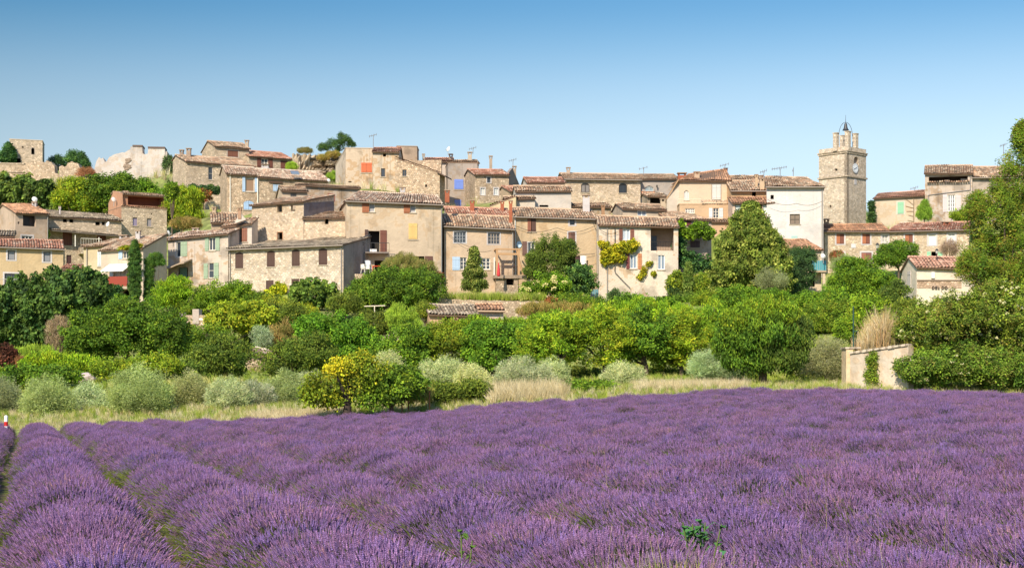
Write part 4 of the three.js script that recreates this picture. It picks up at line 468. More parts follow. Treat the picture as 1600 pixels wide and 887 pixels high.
house('tile_capped_wall', 'cream garden wall capped with orange tiles right of the peach shed', [{ x: [792, 850], e: [506, 506], d: [126, 126.4], y: 522, D: 0.8, m: 'clean', c: 0xf2e2c4, g: 0, r: { t: 'f', y: 501, w: 0.8, p: 'orange', ov: 0.2 } }], null, 'wall');
house('ruined_tool_shed', 'small sunken shed showing a sloping strip of old tiles among the bushes', [{ x: [383, 430], e: [549, 560], d: [101, 100.4], y: 575, D: 2.5, m: 'rub', c: 0xe0cdb0, r: { t: 'f', y: [544.5, 555], w: 1.6, p: 'pale' } }], null, 'shed');
house('ochre_garden_hut', 'tiny ochre hut wall peeping out of the bushes at left', [{ x: [292, 309], e: [556, 557], d: [101, 101.2], y: 590, D: 1.5, m: 'aged', c: 0xe8c890, r: { t: 'n' } }], null, 'hut');

// ---------- clock tower ----------
{
  const d = 200, C = P(1324, 300, d), s = 4.17, th = 46 * Math.PI / 180, uL = V3(Math.cos(th), 0, Math.sin(th)), fL = { A: V3(C.x - uL.x * s, 0, C.z - uL.z * s), u: uL, n: V3(-uL.z, 0, uL.x) }, uR = V3(Math.sin(th), 0, -Math.cos(th)), fR = { A: C.clone().setY(0), u: uR, n: V3(-uR.z, 0, uR.x) };
  const yb = P(1324, 352, d).y - 5, yt = P(1324, 236, d).y, ym = P(1324, 274.5, d).y, root = thing('clock_tower', 'square stone clock tower with white clock face and a bell above four pillars', 'clock tower', V3(C.x, yb + 5, C.z)), sm = M('gold', 0xffffff), sg = M('gold', 0xf4f2f0);
  anchor(V3(C.x, C.z ? yb + 4 : 0, C.z).setY(P(1324, 358, d).y));
  const hole = (f, x0, y0, x1, y1) => { const [a0, t] = onPlane(f, x0, y0), [a1, b] = onPlane(f, x1, y1); return [[a0, b], [a1, b], [a1, t], [a0, t]]; };
  const hL = [hole(fL, 1304.5, 263.5, 1309, 266.5), hole(fL, 1296.5, 320.5, 1299.5, 324.5), hole(fL, 1316, 237.5, 1320, 240.5), hole(fL, 1308.5, 347.5, 1313.5, 350.5)];
  const [nc, ny] = onPlane(fR, 1338.5, 256), nr = 0.55, nich = [[nc - nr, ny - 0.75], [nc + nr, ny - 0.75]]; for (let i = 0; i <= 8; i++) nich.push([nc + nr * Math.cos(i / 8 * Math.PI), ny + nr * Math.sin(i / 8 * Math.PI) + 0.35]);
  part('left_face', extr(fL, [[0, yb], [s, yb], [s, yt], [0, yt]], hL, 0.4, yb, [0, 0]), sm, root);
  part('right_face', extr(fR, [[0.402, yb], [s, yb], [s, yt], [0.402, yt]], [nich], 0.4, yb, [2, 0]), sg, root);
  part('corner_quoins', bx(fR, 0.0, 0.4, yb, yt, -0.398, 0), sg, root);
  part('back_face', [bx(fL, 0.02, s - 0.42, yb, yt - 0.01, -s, -s + 0.4), bx(fR, s - 0.4, s - 0.02, yb, yt - 0.012, -s + 0.42, -0.42)], sg, root);
  part('niche_back', bx(fR, nc - 0.9, nc + 0.9, ny - 1.2, ny + 1.3, -0.62, -0.405), sg, root);
  part('void', bx(fL, 0.5, s - 0.5, yb + 3, yt - 0.3, -1.2, -1), M('plain', [0.03, 0.026, 0.02]), root);
  const ring = (y0, y1, o, m, n) => part(n, [bx(fL, -o, s + o, y0, y1, -0.3, o), bx(fR, 0.001 + 0.3, s + o, y0 + 0.002, y1 - 0.002, -0.3, o), bx(fR, -o + 0.004, 0.302, y0 + 0.002, y1 - 0.002, -0.3, o - 0.003)], m, root);
  ring(ym - 0.1, ym + 0.1, 0.14, M('grey', 0xc9bca6), 'string_course'); ring(yt - 0.22, yt, 0.1, M('grey', 0xc9bca6), 'cornice'); ring(yt, yt + 0.12, 0.17, M('grey', 0xd2c4ac), 'cornice');
  part('parapet', [bx(fL, 0.02, s - 0.3, yt + 0.13, yt + 0.62, -0.4, 0), bx(fR, 0.02, s, yt + 0.131, yt + 0.621, -0.4, -0.001), bx(fL, 0.3, s - 0.4, yt + 0.13, yt + 0.3, -s, -0.41)], sm, root);
  // clock
  const [cc, cy] = onPlane(fR, 1336.6, 262.8), clock = sub('clock', root), disc = (r, z0, z1) => new THREE.CylinderGeometry(r, r, z1 - z0, 32).rotateX(Math.PI / 2).applyMatrix4(basis(fR, cc, cy, (z0 + z1) / 2));
  part('dial_rim', disc(0.66, 0.01, 0.07), M('plain', [0.25, 0.24, 0.24]), clock); part('dial', disc(0.58, 0.071, 0.09), M('plain', 0xf2f4f6, { roughness: 0.4 }), clock);
  const tk = []; for (let i = 0; i < 12; i++) { const a = i / 12 * Math.PI * 2; tk.push(boxG(0.035, 0.12, 0.012).translate(0, 0.47, 0).rotateZ(a).applyMatrix4(basis(fR, cc, cy, 0.099))); } part('hour_marks', tk, M('plain', [0.05, 0.05, 0.07]), clock);
  part('hour_hand', boxG(0.06, 0.36, 0.014).translate(0, 0.13, 0).rotateZ(-1.15).applyMatrix4(basis(fR, cc, cy, 0.115)), M('plain', [0.04, 0.05, 0.09]), clock); part('minute_hand', boxG(0.045, 0.52, 0.014).translate(0, 0.2, 0).rotateZ(1.92).applyMatrix4(basis(fR, cc, cy, 0.13)), M('plain', [0.04, 0.05, 0.09]), clock);
  const [q0, qy] = onPlane(fR, 1337, 284); part('plaque', bx(fR, q0 - 0.25, q0 + 0.25, qy - 0.35, qy + 0.3, 0.002, 0.04), M('clean', 0xe9dfd0), root);
  // four pillars, bell and its iron arch
  const ps = [[1304.8, 208.5, d + 0.9], [1315.4, 212.5, d + 3.4], [1323.4, 206, d + 0.1], [1335.2, 209.5, d + 1.6]];
  for (const [px, py, dd] of ps) { const p = P(px, py, dd), w = 0.27; const g = bx({ A: V3(p.x, 0, p.z), u: uL, n: fL.n }, -w, w, yt + 0.14, p.y, -w * 2, 0); part('pillar', g, sm, root); part('pillar_cap', bx({ A: V3(p.x, 0, p.z), u: uL, n: fL.n }, -w - 0.04, w + 0.04, p.y, p.y + 0.12, -w * 2 - 0.04, 0.04), M('grey', 0xc9bca6), root); }
  const bp = P(1322, 203.5, d + 1.3), bell = sub('bell', root), pr = [[0, 0.9], [0.1, 0.88], [0.17, 0.78], [0.2, 0.5], [0.26, 0.25], [0.36, 0.08], [0.42, 0]].map((p) => new THREE.Vector2(p[0], p[1])).reverse(), iron = M('plain', [0.07, 0.07, 0.075], { roughness: 0.5, metalness: 0.4 });
  part('bell_body', new THREE.LatheGeometry(pr, 20).translate(bp.x, bp.y, bp.z), iron, bell); part('bell_yoke', [bar(V3(bp.x, bp.y + 0.88, bp.z), V3(bp.x, bp.y + 1.9, bp.z), 0.035, 0.015)], iron, bell);
  const arc = []; for (let i = 0; i <= 14; i++) { const a = i / 14 * Math.PI; arc.push(V3(bp.x + Math.cos(a) * 0.85, bp.y - 0.75 + Math.sin(a) * 1.75, bp.z - 0.05)); } part('iron_arch', new THREE.TubeGeometry(new THREE.CatmullRomCurve3(arc), 28, 0.03, 5), iron, root);
  part('iron_stay', [bar(V3(bp.x - 0.15, yt + 0.2, bp.z + 0.3), V3(bp.x - 0.15, bp.y + 0.1, bp.z + 0.3), 0.025)], iron, root);
}
// ---------- castle, ruins, garden walls ----------
function ruin(name, label, cat, pts, d0, d1, base, thick, mat, holes = [], extra) {   // outline of a wall's top in px, left to right
  const A = P(pts[0][0], pts[0][1], d0), Bq = P(pts[pts.length - 1][0], pts[pts.length - 1][1], d1), L = Math.hypot(Bq.x - A.x, Bq.z - A.z), f = frame(A.clone().setY(0), V3((Bq.x - A.x) / L, 0, (Bq.z - A.z) / L));
  const y0 = P(pts[0][0], base, d0).y, yb = y0 - 2.5, r = rng(SEED++); anchor(at(f, 0, y0, 0.3)); anchor(at(f, L, y0, 0.3));
  const top = pts.map(([x, y]) => onPlane(f, x, y)), poly = [[0, yb], [L, yb], ...top.slice().reverse()];
  const root = thing(name, label, cat, at(f, 0, y0, 0)), hs = holes.map(([x0, yy0, x1, yy1, arch]) => { const [a0, t] = onPlane(f, x0, yy0), [a1, b] = onPlane(f, x1, yy1), o = [[a0, b], [a1, b]]; if (arch) { const h = (a1 - a0) / 2 * arch; for (let i = 0; i <= 8; i++) { const an = i / 8 * Math.PI; o.push([(a0 + a1) / 2 + Math.cos(an) * (a1 - a0) / 2, t - h + Math.sin(an) * h]); } } else o.push([a1, t], [a0, t]); return o; });
  part('wall', extr(f, poly, hs, thick, yb, [r() * 6, r() * 6]), mat, root);
  if (extra) extra(root, f, L, yb);
  return root;
}
const jag = (pts, r, st = 4, am = 2) => { const o = []; for (let i = 0; i < pts.length - 1; i++) { const [a, b] = [pts[i], pts[i + 1]], n = Math.max(1, Math.round((b[0] - a[0]) / st)); for (let k = 0; k < n; k++) o.push([lerp(a[0], b[0], k / n) + (k ? rr(r, -1, 1) : 0), lerp(a[1], b[1], k / n) + (k ? rr(r, -am, am) : 0)]); } o.push(pts[pts.length - 1]); return o; };
const voidBack = (x0, y0, x1, y1, z = -1.6) => (root, f) => { const [a0, t] = onPlane(f, x0, y0), [a1, b] = onPlane(f, x1, y1); part('arch_back', bx(f, a0 - 0.4, a1 + 0.4, b - 0.4, t + 0.4, z, z + 0.1), M('rub', 0xc8a488), root); };
house('castle_tower', 'square grey castle tower with one arched window, ivy climbing its left edge', [{ x: [14, 65.5], e: [217, 219.5], d: [232, 233], y: 262, D: 4.5, m: 'grey', c: 0xf0e2cc, r: { t: 'n' }, w: [['k', 48, 230.5, 52.8, 241, { arch: 0.5, sur: 0xcdbda0, bw: 0.08 }], ['k', 22, 247, 31.5, 256], ['k', 49, 252, 52, 254.5], ['k', 33, 228.5, 36, 231]] }], null, 'tower');
ruin('rampart_wall', 'low castle rampart with flat coping and a shallow arch at the top left corner', 'wall', [[-14, 256], [37, 256]], 226, 226.5, 282, 1.2, M('rub', 0xf6ead8), [[-8, 273, 13, 288, 0.5]], (root, f, L) => { voidBack(-8, 273, 13, 288, -1.4)(root, f); const y = P(0, 256, 226).y; part('coping', bx(f, 0, L, y, y + 0.2, -1.25, 0.08), M('grey', 0xe0ccb0), root); part('string_course', bx(f, 0, L, y - 1.15, y - 1.0, 0.002, 0.1), M('grey', 0xbfa98c), root); });
ruin('ruined_arch_wall', 'pinkish ruined rubble wall with a low arch between the castle tower and the round trees', 'ruin', jag([[37, 258], [44, 254], [62, 252], [79, 252.5], [84, 258], [85, 270], [91, 272]], rng(3), 2.6, 2), 225, 225, 296, 1.6, M('rub', 0xf4e4d0), [[59, 281, 84.5, 300, 0.8]], voidBack(59, 281, 84.5, 300, -1.55));
ruin('ruined_wall_stump', 'jagged stump of pale ruined wall in front of the clipped round trees', 'ruin', jag([[91.5, 260], [103, 259], [105, 254], [112, 252], [121, 255], [124, 262], [126, 275]], rng(4), 2.4, 2), 224, 224, 296, 1.8, M('rub', 0xf6ead6));
ruin('castle_keep', 'big ruined castle keep with pale plaster and two square battlements against the sky', 'castle', jag([[146, 274], [147, 262], [150, 251], [154, 245], [157, 248], [160, 246], [163, 253], [166, 252], [170, 245], [178, 241], [186, 239], [196, 237], [203, 233]], rng(5), 3, 0.9).concat([[203.2, 229], [207, 228.6], [221.5, 229], [222, 239], [225, 241], [230, 240], [231, 231.5], [244, 230.5], [257, 232]]), 228, 229, 306, 2.6, M('aged', [0.94, 0.82, 0.64]), [[233, 291, 243, 306, 1]], (root, f, L, yb) => {
  voidBack(233, 291, 243, 306, -2.4)(root, f); const y = (x, py) => onPlane(f, x, py); const b = (x0, x1, py) => { const [a0, yy] = y(x0, py), [a1] = y(x1, py); return bx(f, a0 - 0.1, a1 + 0.1, yy, yy + 0.22, -2.7, 0.1); }; part('tile_cap', [b(207.5, 221, 228.8), b(231.5, 256, 231.4)], M('plain', [0.16, 0.11, 0.09]), root);
  const r = rng(9), st = []; for (let i = 0; i < 26; i++) { const [a, yy] = y(rr(r, 193, 202), rr(r, 248, 266)); st.push(new THREE.IcosahedronGeometry(rr(r, 0.14, 0.3), 0).scale(1.2, 0.8, 0.5).applyMatrix4(basis(f, a, yy, 0.02))); } st.forEach((g) => g.deleteAttribute('uv')); part('exposed_stones', st, M('plain', [0.32, 0.24, 0.18]), root, 'stuff');
  const [a, yy] = y(257, 300); part('side_buttress', bx(f, a, a + 0.3, yb, y(256, 236)[1], -2.6, -0.1), M('old', 0xe6d4bc), root); });
ruin('garden_wall', 'grey dry stone wall below the ivy hedge near the red flowering bush', 'wall', [[316, 305], [346, 305]], 197, 197, 330, 0.8, M('grey', 0xe0ceb4));
ruin('terrace_wall', 'stone terrace wall under the outdoor stair with the red table on top', 'wall', jag([[546, 427.5], [575, 428], [612, 428], [676, 430]], rng(8), 8, 0.3), 152.5, 154, 470, 2.6, M('rub', 0xf6e2c4));
ruin('retaining_wall', 'long low dry stone wall below the grass strip and paned window house', 'wall', jag([[668, 466], [700, 467], [745, 469], [790, 470], [850, 471]], rng(10), 6, 0.8), 140, 141, 500, 0.8, M('rub', 0xf0dcc0));
ruin('pillared_garden_wall', 'garden wall with two square stone pillars and a white rail among the left bushes', 'wall', [[278, 506], [281, 492], [334, 492], [335, 510]], 128, 127, 545, 0.5, M('rub', 0xf6e0c8), [], (root, f) => { const b = (x0, x1, y0, y1, z = 0.1) => { const [a0, t] = onPlane(f, x0, y0), [a1, bb] = onPlane(f, x1, y1); return bx(f, a0, a1, bb, t, -z - 0.3, z); }; part('pillar', b(280, 286, 488, 506), M('aged', 0xe6d2b8), root); part('pillar', b(301, 311, 483, 506), M('aged', 0xe6d2b8), root); part('pillar', b(328, 336, 491, 515), M('aged', 0xf2e2ca), root); part('white_rail', b(308, 328, 497, 500, 0.06), M('plain', 0xece4d8), root); });
ruin('dry_stone_wall', 'bit of old grey dry stone wall behind the feathery bush in the middle', 'wall', jag([[590, 514], [640, 516], [668, 520]], rng(14), 6, 1), 112, 112, 540, 0.7, M('grey', 0xe6d8c8));
// the plastered wall at the field's right edge
{
  const dA = 80, A = P(1329, 553, dA), B = P(1420, 540, 77.6), L = Math.hypot(B.x - A.x, B.z - A.z), f = frame(A.clone().setY(0), V3((B.x - A.x) / L, 0, (B.z - A.z) / L)), root = thing('plastered_wall', 'stained ochre plaster wall with stone coping at the right edge of the lavender', 'wall', at(f, 0, P(1329, 608, 80).y, 0));
  const yb = P(1329, 612, 80).y - 0.8; part('wall', extr(f, [[0, yb], [L, yb], [L, B.y], [0, A.y]], [], 0.45, yb, [1, 2]), M('aged', [1.05, 0.86, 0.58]), root);
  const C = P(1322, 545, 80.2), pf = frame(V3(C.x, 0, C.z + 0.1), V3(1, 0, 0)); part('end_pier', bx(pf, 0, 0.34, yb, C.y, -1.1, 0), M('aged', [1.08, 0.82, 0.46]), root); part('pier_cap', bx(pf, -0.05, 0.72, C.y, C.y + 0.09, -1.15, 0.06), M('grey', 0xb8aa98), root);
  const r = rng(15); const n = 9; for (let i = 0; i < n; i++) { const a0 = L * i / n + 0.01, a1 = L * (i + 1) / n - 0.01, y = lerp(A.y, B.y, (i + 0.5) / n), g = boxG(a1 - a0, rr(r, 0.09, 0.14), 0.58).rotateZ(Math.atan2(B.y - A.y, L)).applyMatrix4(basis(f, (a0 + a1) / 2, y + 0.05, -0.2 + rr(r, -0.02, 0.02))); part(i ? 'coping_stone_' + String(i).padStart(3, '0') : 'coping_stone', g, M('grey', [0.5 * rr(r, 0.8, 1.1), 0.42, 0.33]), root); }
  const p0 = P(1334, 545, 80.6), p1 = P(1334, 478, 80.6), post = thing('fence_post', 'tall thin dark green metal post standing on the plastered wall end', 'post', p0); part('post', bar(p0, p1, 0.035, 0.035, 8), M('plain', [0.02, 0.07, 0.055], { roughness: 0.5 }), post); part('bracket', wbox(p0.x, p0.x + 0.22, p0.y + 0.85, p0.y + 0.9, p0.z - 0.02, p0.z + 0.02), M('plain', [0.02, 0.07, 0.055]), post);
}
// ---------- rock outcrop on the ridge ----------
{
  const d = 206, root = thing('rock_outcrop', 'layered grey rock outcrop with bedding ledges on the ridge beside the flat topped house', 'rock', P(500, 300, d)), r = rng(21), rm = [M('grey', 0xd6c8b2), M('grey', 0xc4b49c), M('grey', 0xe2d4be)];
  const lay = [[459, 491, 240, 268, 0], [488, 534, 246, 253, 0.6], [486, 536, 252, 258, 1.4], [492, 538, 258, 264, 0.4], [484, 538, 263, 271, 1.8], [476, 536, 270, 278, 1.2], [466, 536, 277, 287, 2.2], [455, 540, 286, 304, 2.8]];
  lay.forEach(([x0, x1, y0, y1, z], k) => { const a = P(x0, y0, d - z), b = P(x1, y1, d - z), n = Math.max(3, Math.round((b.x - a.x) / 0.8)), gs = []; for (let i = 0; i < n; i++) { const t0 = i / n, w = (b.x - a.x) / n, g = new THREE.BoxGeometry(1, 1, 1, 5, 3, 4); const p = g.attributes.position; const sx = rr(r, 1.0, 1.5) * w, sy = (a.y - b.y) * rr(r, 0.7, 1.1), ph = r() * 9; for (let q = 0; q < p.count; q++) { const X = p.getX(q), Y = p.getY(q), Z = p.getZ(q), nn = 0.13 * Math.sin(X * 7 + Y * 5 + ph) * Math.cos(Z * 6 + X * 4 + ph * 2) + 0.07 * Math.sin(X * 17 + Z * 13 + Y * 9 + ph); p.setXYZ(q, (X * (1 - 0.25 * Y * Y) + nn * 0.6) * sx, (Y + nn * 0.8 - 0.12 * X * X) * sy, (Z + nn) * 3); } g.rotateY(rr(r, -0.3, 0.3)).rotateZ(rr(r, -0.06, 0.06)); g.translate(a.x + w * (i + 0.5), (a.y + b.y) / 2, a.z - 1.2 + rr(r, -0.4, 0.4)); gs.push(g); } const mg = mergeGeometries(gs.map((g) => { const q = g.toNonIndexed(); q.computeVertexNormals(); return q; })); part('rock_layer', mg, rm[k % 3], root); });
  anchor(P(470, 300, d - 3)); anchor(P(530, 300, d - 3));
}
// ---------- dishes, aerials, lamps ----------
function dish(px, py, d, r, yaw, label) { r *= 0.62;
  const p = P(px, py, d), o = thing('satellite_dish', label, 'satellite dish', p, null); const g = new THREE.SphereGeometry(r * 1.6, 14, 6, 0, Math.PI * 2, 0, Math.asin(1 / 1.6)).translate(0, -r * 1.6, 0).rotateX(Math.PI / 2 - 0.35).rotateY(yaw).translate(p.x, p.y, p.z); part('reflector', g, M('plain', 0xeceae4, { roughness: 0.5, side: THREE.DoubleSide }), o);
  const q = V3(Math.sin(yaw) * r, 0, Math.cos(yaw) * r); part('feed_arm', [bar(V3(p.x, p.y - r * 0.9, p.z), V3(p.x + q.x, p.y - 0.1, p.z + q.z), 0.02), bar(p.clone().sub(q.clone().multiplyScalar(0.2)), V3(p.x - q.x * 0.3, p.y - r - 0.5, p.z - q.z * 0.3), 0.03)], M('plain', [0.4, 0.4, 0.4]), o); return o;
}
dish(53.8, 310.5, 175, 0.5, 0.6, 'white satellite dish on the white chimney of the tan house'); dish(178, 311, 183, 0.5, 0.9, 'white satellite dish beside the orange side gable at upper left'); dish(166, 349.5, 175.5, 0.5, -0.8, 'white satellite dish on the wall of the grey stone house'); dish(264.5, 363, 155.5, 0.42, 1.3, 'white satellite dish seen edge on at the left roof corner of the green shutter house'); dish(514, 281, 182, 0.35, 0.7, 'small white dish at the right end of the pinkish skylight roof'); dish(699, 232, 197, 0.5, -0.9, 'white satellite dish raised against the sky above the ridge chimney'); dish(1287.5, 399, 149, 0.38, 0.3, 'small round white dish on a pole above the teal balcony');
function aerial(px, y0, y1, d, w, n, label) { const a = P(px, y1, d), b = P(px, y0, d), o = thing('tv_aerial', label, 'aerial', a), m = M('plain', [0.24, 0.25, 0.27], { roughness: 0.5 }); part('mast', bar(a, b, 0.04), m, o); const q = [bar(V3(b.x - w, b.y - 0.15, b.z), V3(b.x + w * 0.8, b.y + 0.1, b.z), 0.03)]; for (let i = 0; i < n; i++) { const t = i / (n - 1), x = lerp(b.x - w * 0.9, b.x + w * 0.7, t), y = lerp(b.y - 0.14, b.y + 0.08, t); q.push(bar(V3(x, y, b.z - 0.4 + 0.2 * t), V3(x, y, b.z + 0.4 - 0.2 * t), 0.02, 0.02, 4), bar(V3(x, y - 0.16, b.z), V3(x, y + 0.16, b.z), 0.018, 0.018, 4)); } part('antenna', q, m, o); return o; }
aerial(583, 211, 233, 188.5, 0.5, 4, 'thin television aerial on the flat topped tan house'); aerial(739, 231, 240, 198, 0.5, 4, 'television aerial above the blue window house chimney'); aerial(801.5, 249.5, 262, 191, 0.5, 4, 'television aerial on the rubble house chimney'); aerial(1006, 262, 274, 189, 0.55, 3, 'bent television aerial on the long low roof of the arched window house'); aerial(1133, 257, 264, 178, 0.55, 4, 'slanted television aerial on top of the apricot house chimney'); aerial(1219.5, 262, 277, 170, 0.9, 7, 'wide television aerial on the plain grey white house'); aerial(1194, 267, 280, 171, 0.4, 4, 'small greenish aerial between the orange house and the grey white house'); aerial(1569, 226, 262, 189, 0.4, 5, 'tall television aerial beside the right tree top'); aerial(1430, 293, 299, 192, 0.5, 4, 'small low aerial on the roof of the green window house'); aerial(1240, 264, 278, 171, 0.05, 2, 'plain thin flue pole on the grey white house roof');
function lamp(px, y0, y1, d, label) { const b = P(px, y1, d), t = P(px, y0, d), o = thing('street_lamp', label, 'street lamp', b), m = M('plain', [0.04, 0.042, 0.045], { roughness: 0.5 }), h = t.y - b.y; part('post', bar(b, V3(b.x, b.y + h * 0.35, b.z), 0.04), m, o); part('lantern_frame', [new THREE.CylinderGeometry(h * 0.05, h * 0.24, h * 0.24, 6).translate(b.x, b.y + h * 0.87, b.z), new THREE.CylinderGeometry(h * 0.15, h * 0.1, h * 0.06, 6).translate(b.x, b.y + h * 0.36, b.z)], m, o); part('lantern_glass', new THREE.CylinderGeometry(h * 0.19, h * 0.12, h * 0.36, 6).translate(b.x, b.y + h * 0.57, b.z), M('plain', [0.5, 0.5, 0.47], { roughness: 0.2 }), o); return o; }
lamp(1371.5, 379, 394, 167.8, 'old black wall lantern on the long terrace house'); lamp(1464.5, 388, 401, 124, 'black street lantern rising behind the roof of the cream annex');
// ---------- terrace furniture ----------
{
  const d = 152.6, y = P(590, 427.6, d).y, px = (x) => (x - HX) / F * d;
  const t = thing('red_table', 'red wooden table on the stone terrace below the stair', 'table', V3(px(588), y, -d)), rm = M('plain', [0.52, 0.06, 0.02]); part('tabletop', wbox(px(582), px(596), y + 0.68, y + 0.74, -d - 0.5, -d + 0.3), rm, t); for (const [x, z] of [[582.6, -0.44], [595.2, -0.44], [582.6, 0.24], [595.2, 0.24]]) part('leg', wbox(px(x) - 0.04, px(x) + 0.04, y, y + 0.68, -d + z - 0.04, -d + z + 0.04), rm, t); part('shelf', wbox(px(582.8), px(595.2), y + 0.22, y + 0.26, -d - 0.4, -d + 0.2), rm, t);
  const chair = (x, yaw, c, label, group) => { const p = V3(px(x), y, -d + 0.2), o = thing('plastic_chair', label, 'chair', p, group), m = M('plain', c, { roughness: 0.5 }), R = (g) => g.rotateY(yaw).translate(p.x, p.y, p.z); part('seat', R(wbox(-0.24, 0.24, 0.4, 0.44, -0.22, 0.22)), m, o); part('backrest', [R(wbox(-0.24, 0.24, 0.5, 0.88, -0.26, -0.22)), R(wbox(-0.27, -0.23, 0.44, 0.66, -0.2, 0.22)), R(wbox(0.23, 0.27, 0.44, 0.66, -0.2, 0.22))], m, o); for (const [i, j] of [[-1, -1], [1, -1], [-1, 1], [1, 1]]) part('leg', R(bar(V3(i * 0.21, 0.4, j * 0.2), V3(i * 0.25, 0, j * 0.24), 0.025)), m, o); return o; };
  chair(569.5, 2.4, 0xeeeae2, 'white plastic chair nearest the foot of the stair'); chair(576, 1.2, 0xf0eee8, 'white plastic chair draped with white cloth beside the red table'); chair(603.5, -1.3, 0x2a6fb5, 'blue plastic chair right of the red table');
  const c = thing('white_cloth', 'white cloth hanging over the back of a plastic chair on the terrace', 'cloth', V3(px(575), y, -d)), cg = new THREE.PlaneGeometry(0.62, 0.75, 8, 8), pp = cg.attributes.position; for (let i = 0; i < pp.count; i++) pp.setZ(i, 0.06 * Math.sin(pp.getX(i) * 14) + 0.05 * Math.cos(pp.getY(i) * 7)); cg.computeVertexNormals(); part('cloth', cg.rotateY(0.5).translate(px(575), y + 0.85, -d + 0.42), M('plain', 0xf2f2f4, { side: THREE.DoubleSide }), c);
  const h = P(779, 410, 155.8), hc = thing('red_parasol', 'furled red parasol standing on the timber framed balcony', 'parasol', V3(h.x, h.y - 1.45, h.z)); part('furled_canopy', new THREE.LatheGeometry([[0.02, 1.5], [0.07, 1.2], [0.14, 0.7], [0.19, 0.25], [0.1, 0.12]].map((q) => new THREE.Vector2(q[0], q[1])).reverse(), 10).translate(h.x, h.y - 1.45, h.z), M('plain', [0.58, 0.05, 0.06]), hc); part('pole', bar(V3(h.x, h.y - 1.45, h.z), V3(h.x, h.y + 0.1, h.z), 0.025), M('plain', 0xdddddd), hc);
  const lq = P(911.5, 399, 160), lo = thing('hanging_laundry', 'white shirt drying on the line under the ochre house window', 'laundry', lq), lg = new THREE.PlaneGeometry(0.62, 0.85, 6, 6), lp = lg.attributes.position; for (let i = 0; i < lp.count; i++) lp.setZ(i, 0.05 * Math.sin(lp.getX(i) * 15)); lg.computeVertexNormals(); part('shirt', lg.translate(lq.x, lq.y - 0.45, lq.z), M('plain', 0xf0ecec, { side: THREE.DoubleSide }), lo); part('clothes_line', bar(P(887, 396.5, 159.6), P(929, 397, 160.4), 0.015), M('plain', [0.3, 0.28, 0.26]), lo);
  const w = P(585, 478, 126), wp = thing('washing_line_post', 'pale T shaped washing line post among the bushes in the middle', 'post', V3(w.x, w.y - 2.2, w.z)); part('crossbar', bar(P(569, 478.5, 126), P(601.5, 477.5, 126), 0.05), M('plain', 0xd8ccb4), wp); part('post', bar(w, V3(w.x, w.y - 2.2, w.z), 0.05), M('plain', 0xd8ccb4), wp);
  const g0 = P(935.5, 474, 152.2), gr = thing('blue_gate', 'weathered blue green garden gate in the shade left of the vine wall house', 'gate', g0); const gb = []; for (let i = 0; i < 5; i++) gb.push(wbox(P(921, 470, 153).x + i * 0.17, P(921, 470, 153).x + i * 0.17 + 0.155, g0.y, P(930, 452, 153).y + (i < 2 ? -0.1 : 0), -153, -152.95)); part('board', gb, M('plain', [0.12, 0.27, 0.32]), gr);
}

// ---------- ground sheet ----------
{
  const xs = [], zs = []; for (let x = -130; x <= 130; x += 1.6) xs.push(x); for (const k of [150, 190, 250, 350, 520, 900, 2000, 5000]) { xs.push(k); xs.unshift(-k); }
  for (let z = 20; z >= -270; z -= 1.6) zs.push(z); for (const k of [-290, -330, -400, -520, -800, -1500, -4000]) zs.push(k); zs.unshift(60, 200, 1500); zs.sort((a, b) => b - a);
  const pos = [], uv = [], cl = [], ix = [], W = xs.length, n1 = noise2(64, 501), n2 = noise2(64, 502);
  for (const z of zs) for (const x of xs) { const y = groundY(x, z), d = -z; pos.push(x, y, z); uv.push(x, z); const g = 0.6 + 0.8 * n1((x + 400) / 500, (z + 400) / 500 * 1), q = n2(x / 90 + 7, z / 90 + 7), soil = d < 74 ? 1 : 0; const a = soil ? [0.16, 0.11, 0.07] : [lerp(0.22, 0.42, q * q), lerp(0.28, 0.4, q * q), lerp(0.05, 0.14, q)]; cl.push(a[0] * g, a[1] * g, a[2] * g); }
  for (let j = 0; j < zs.length - 1; j++) for (let i = 0; i < W - 1; i++) { const a = j * W + i; ix.push(a, a + W, a + 1, a + 1, a + W, a + W + 1); }
  const g = new THREE.BufferGeometry(); g.setAttribute('position', new THREE.Float32BufferAttribute(pos, 3)); g.setAttribute('uv', new THREE.Float32BufferAttribute(uv, 2)); g.setAttribute('color', new THREE.Float32BufferAttribute(cl, 3)); g.setIndex(ix); g.computeVertexNormals();
  const f = fbm(611, 8, 5), m = new THREE.MeshStandardMaterial({ vertexColors: true, roughness: 1, map: dataTex(512, (u, v) => { const k = 0.55 + 0.7 * f(u, v); return [k, k, k * 0.95]; }, true, 6), bumpMap: grainTex, bumpScale: 0.08 });
  const o = new THREE.Mesh(g, m); o.name = 'ground'; o.receiveShadow = o.castShadow = true; o.userData.kind = 'structure'; o.userData.label = 'grassy sloping ground under the field, bushes and village'; scene.add(o);
}

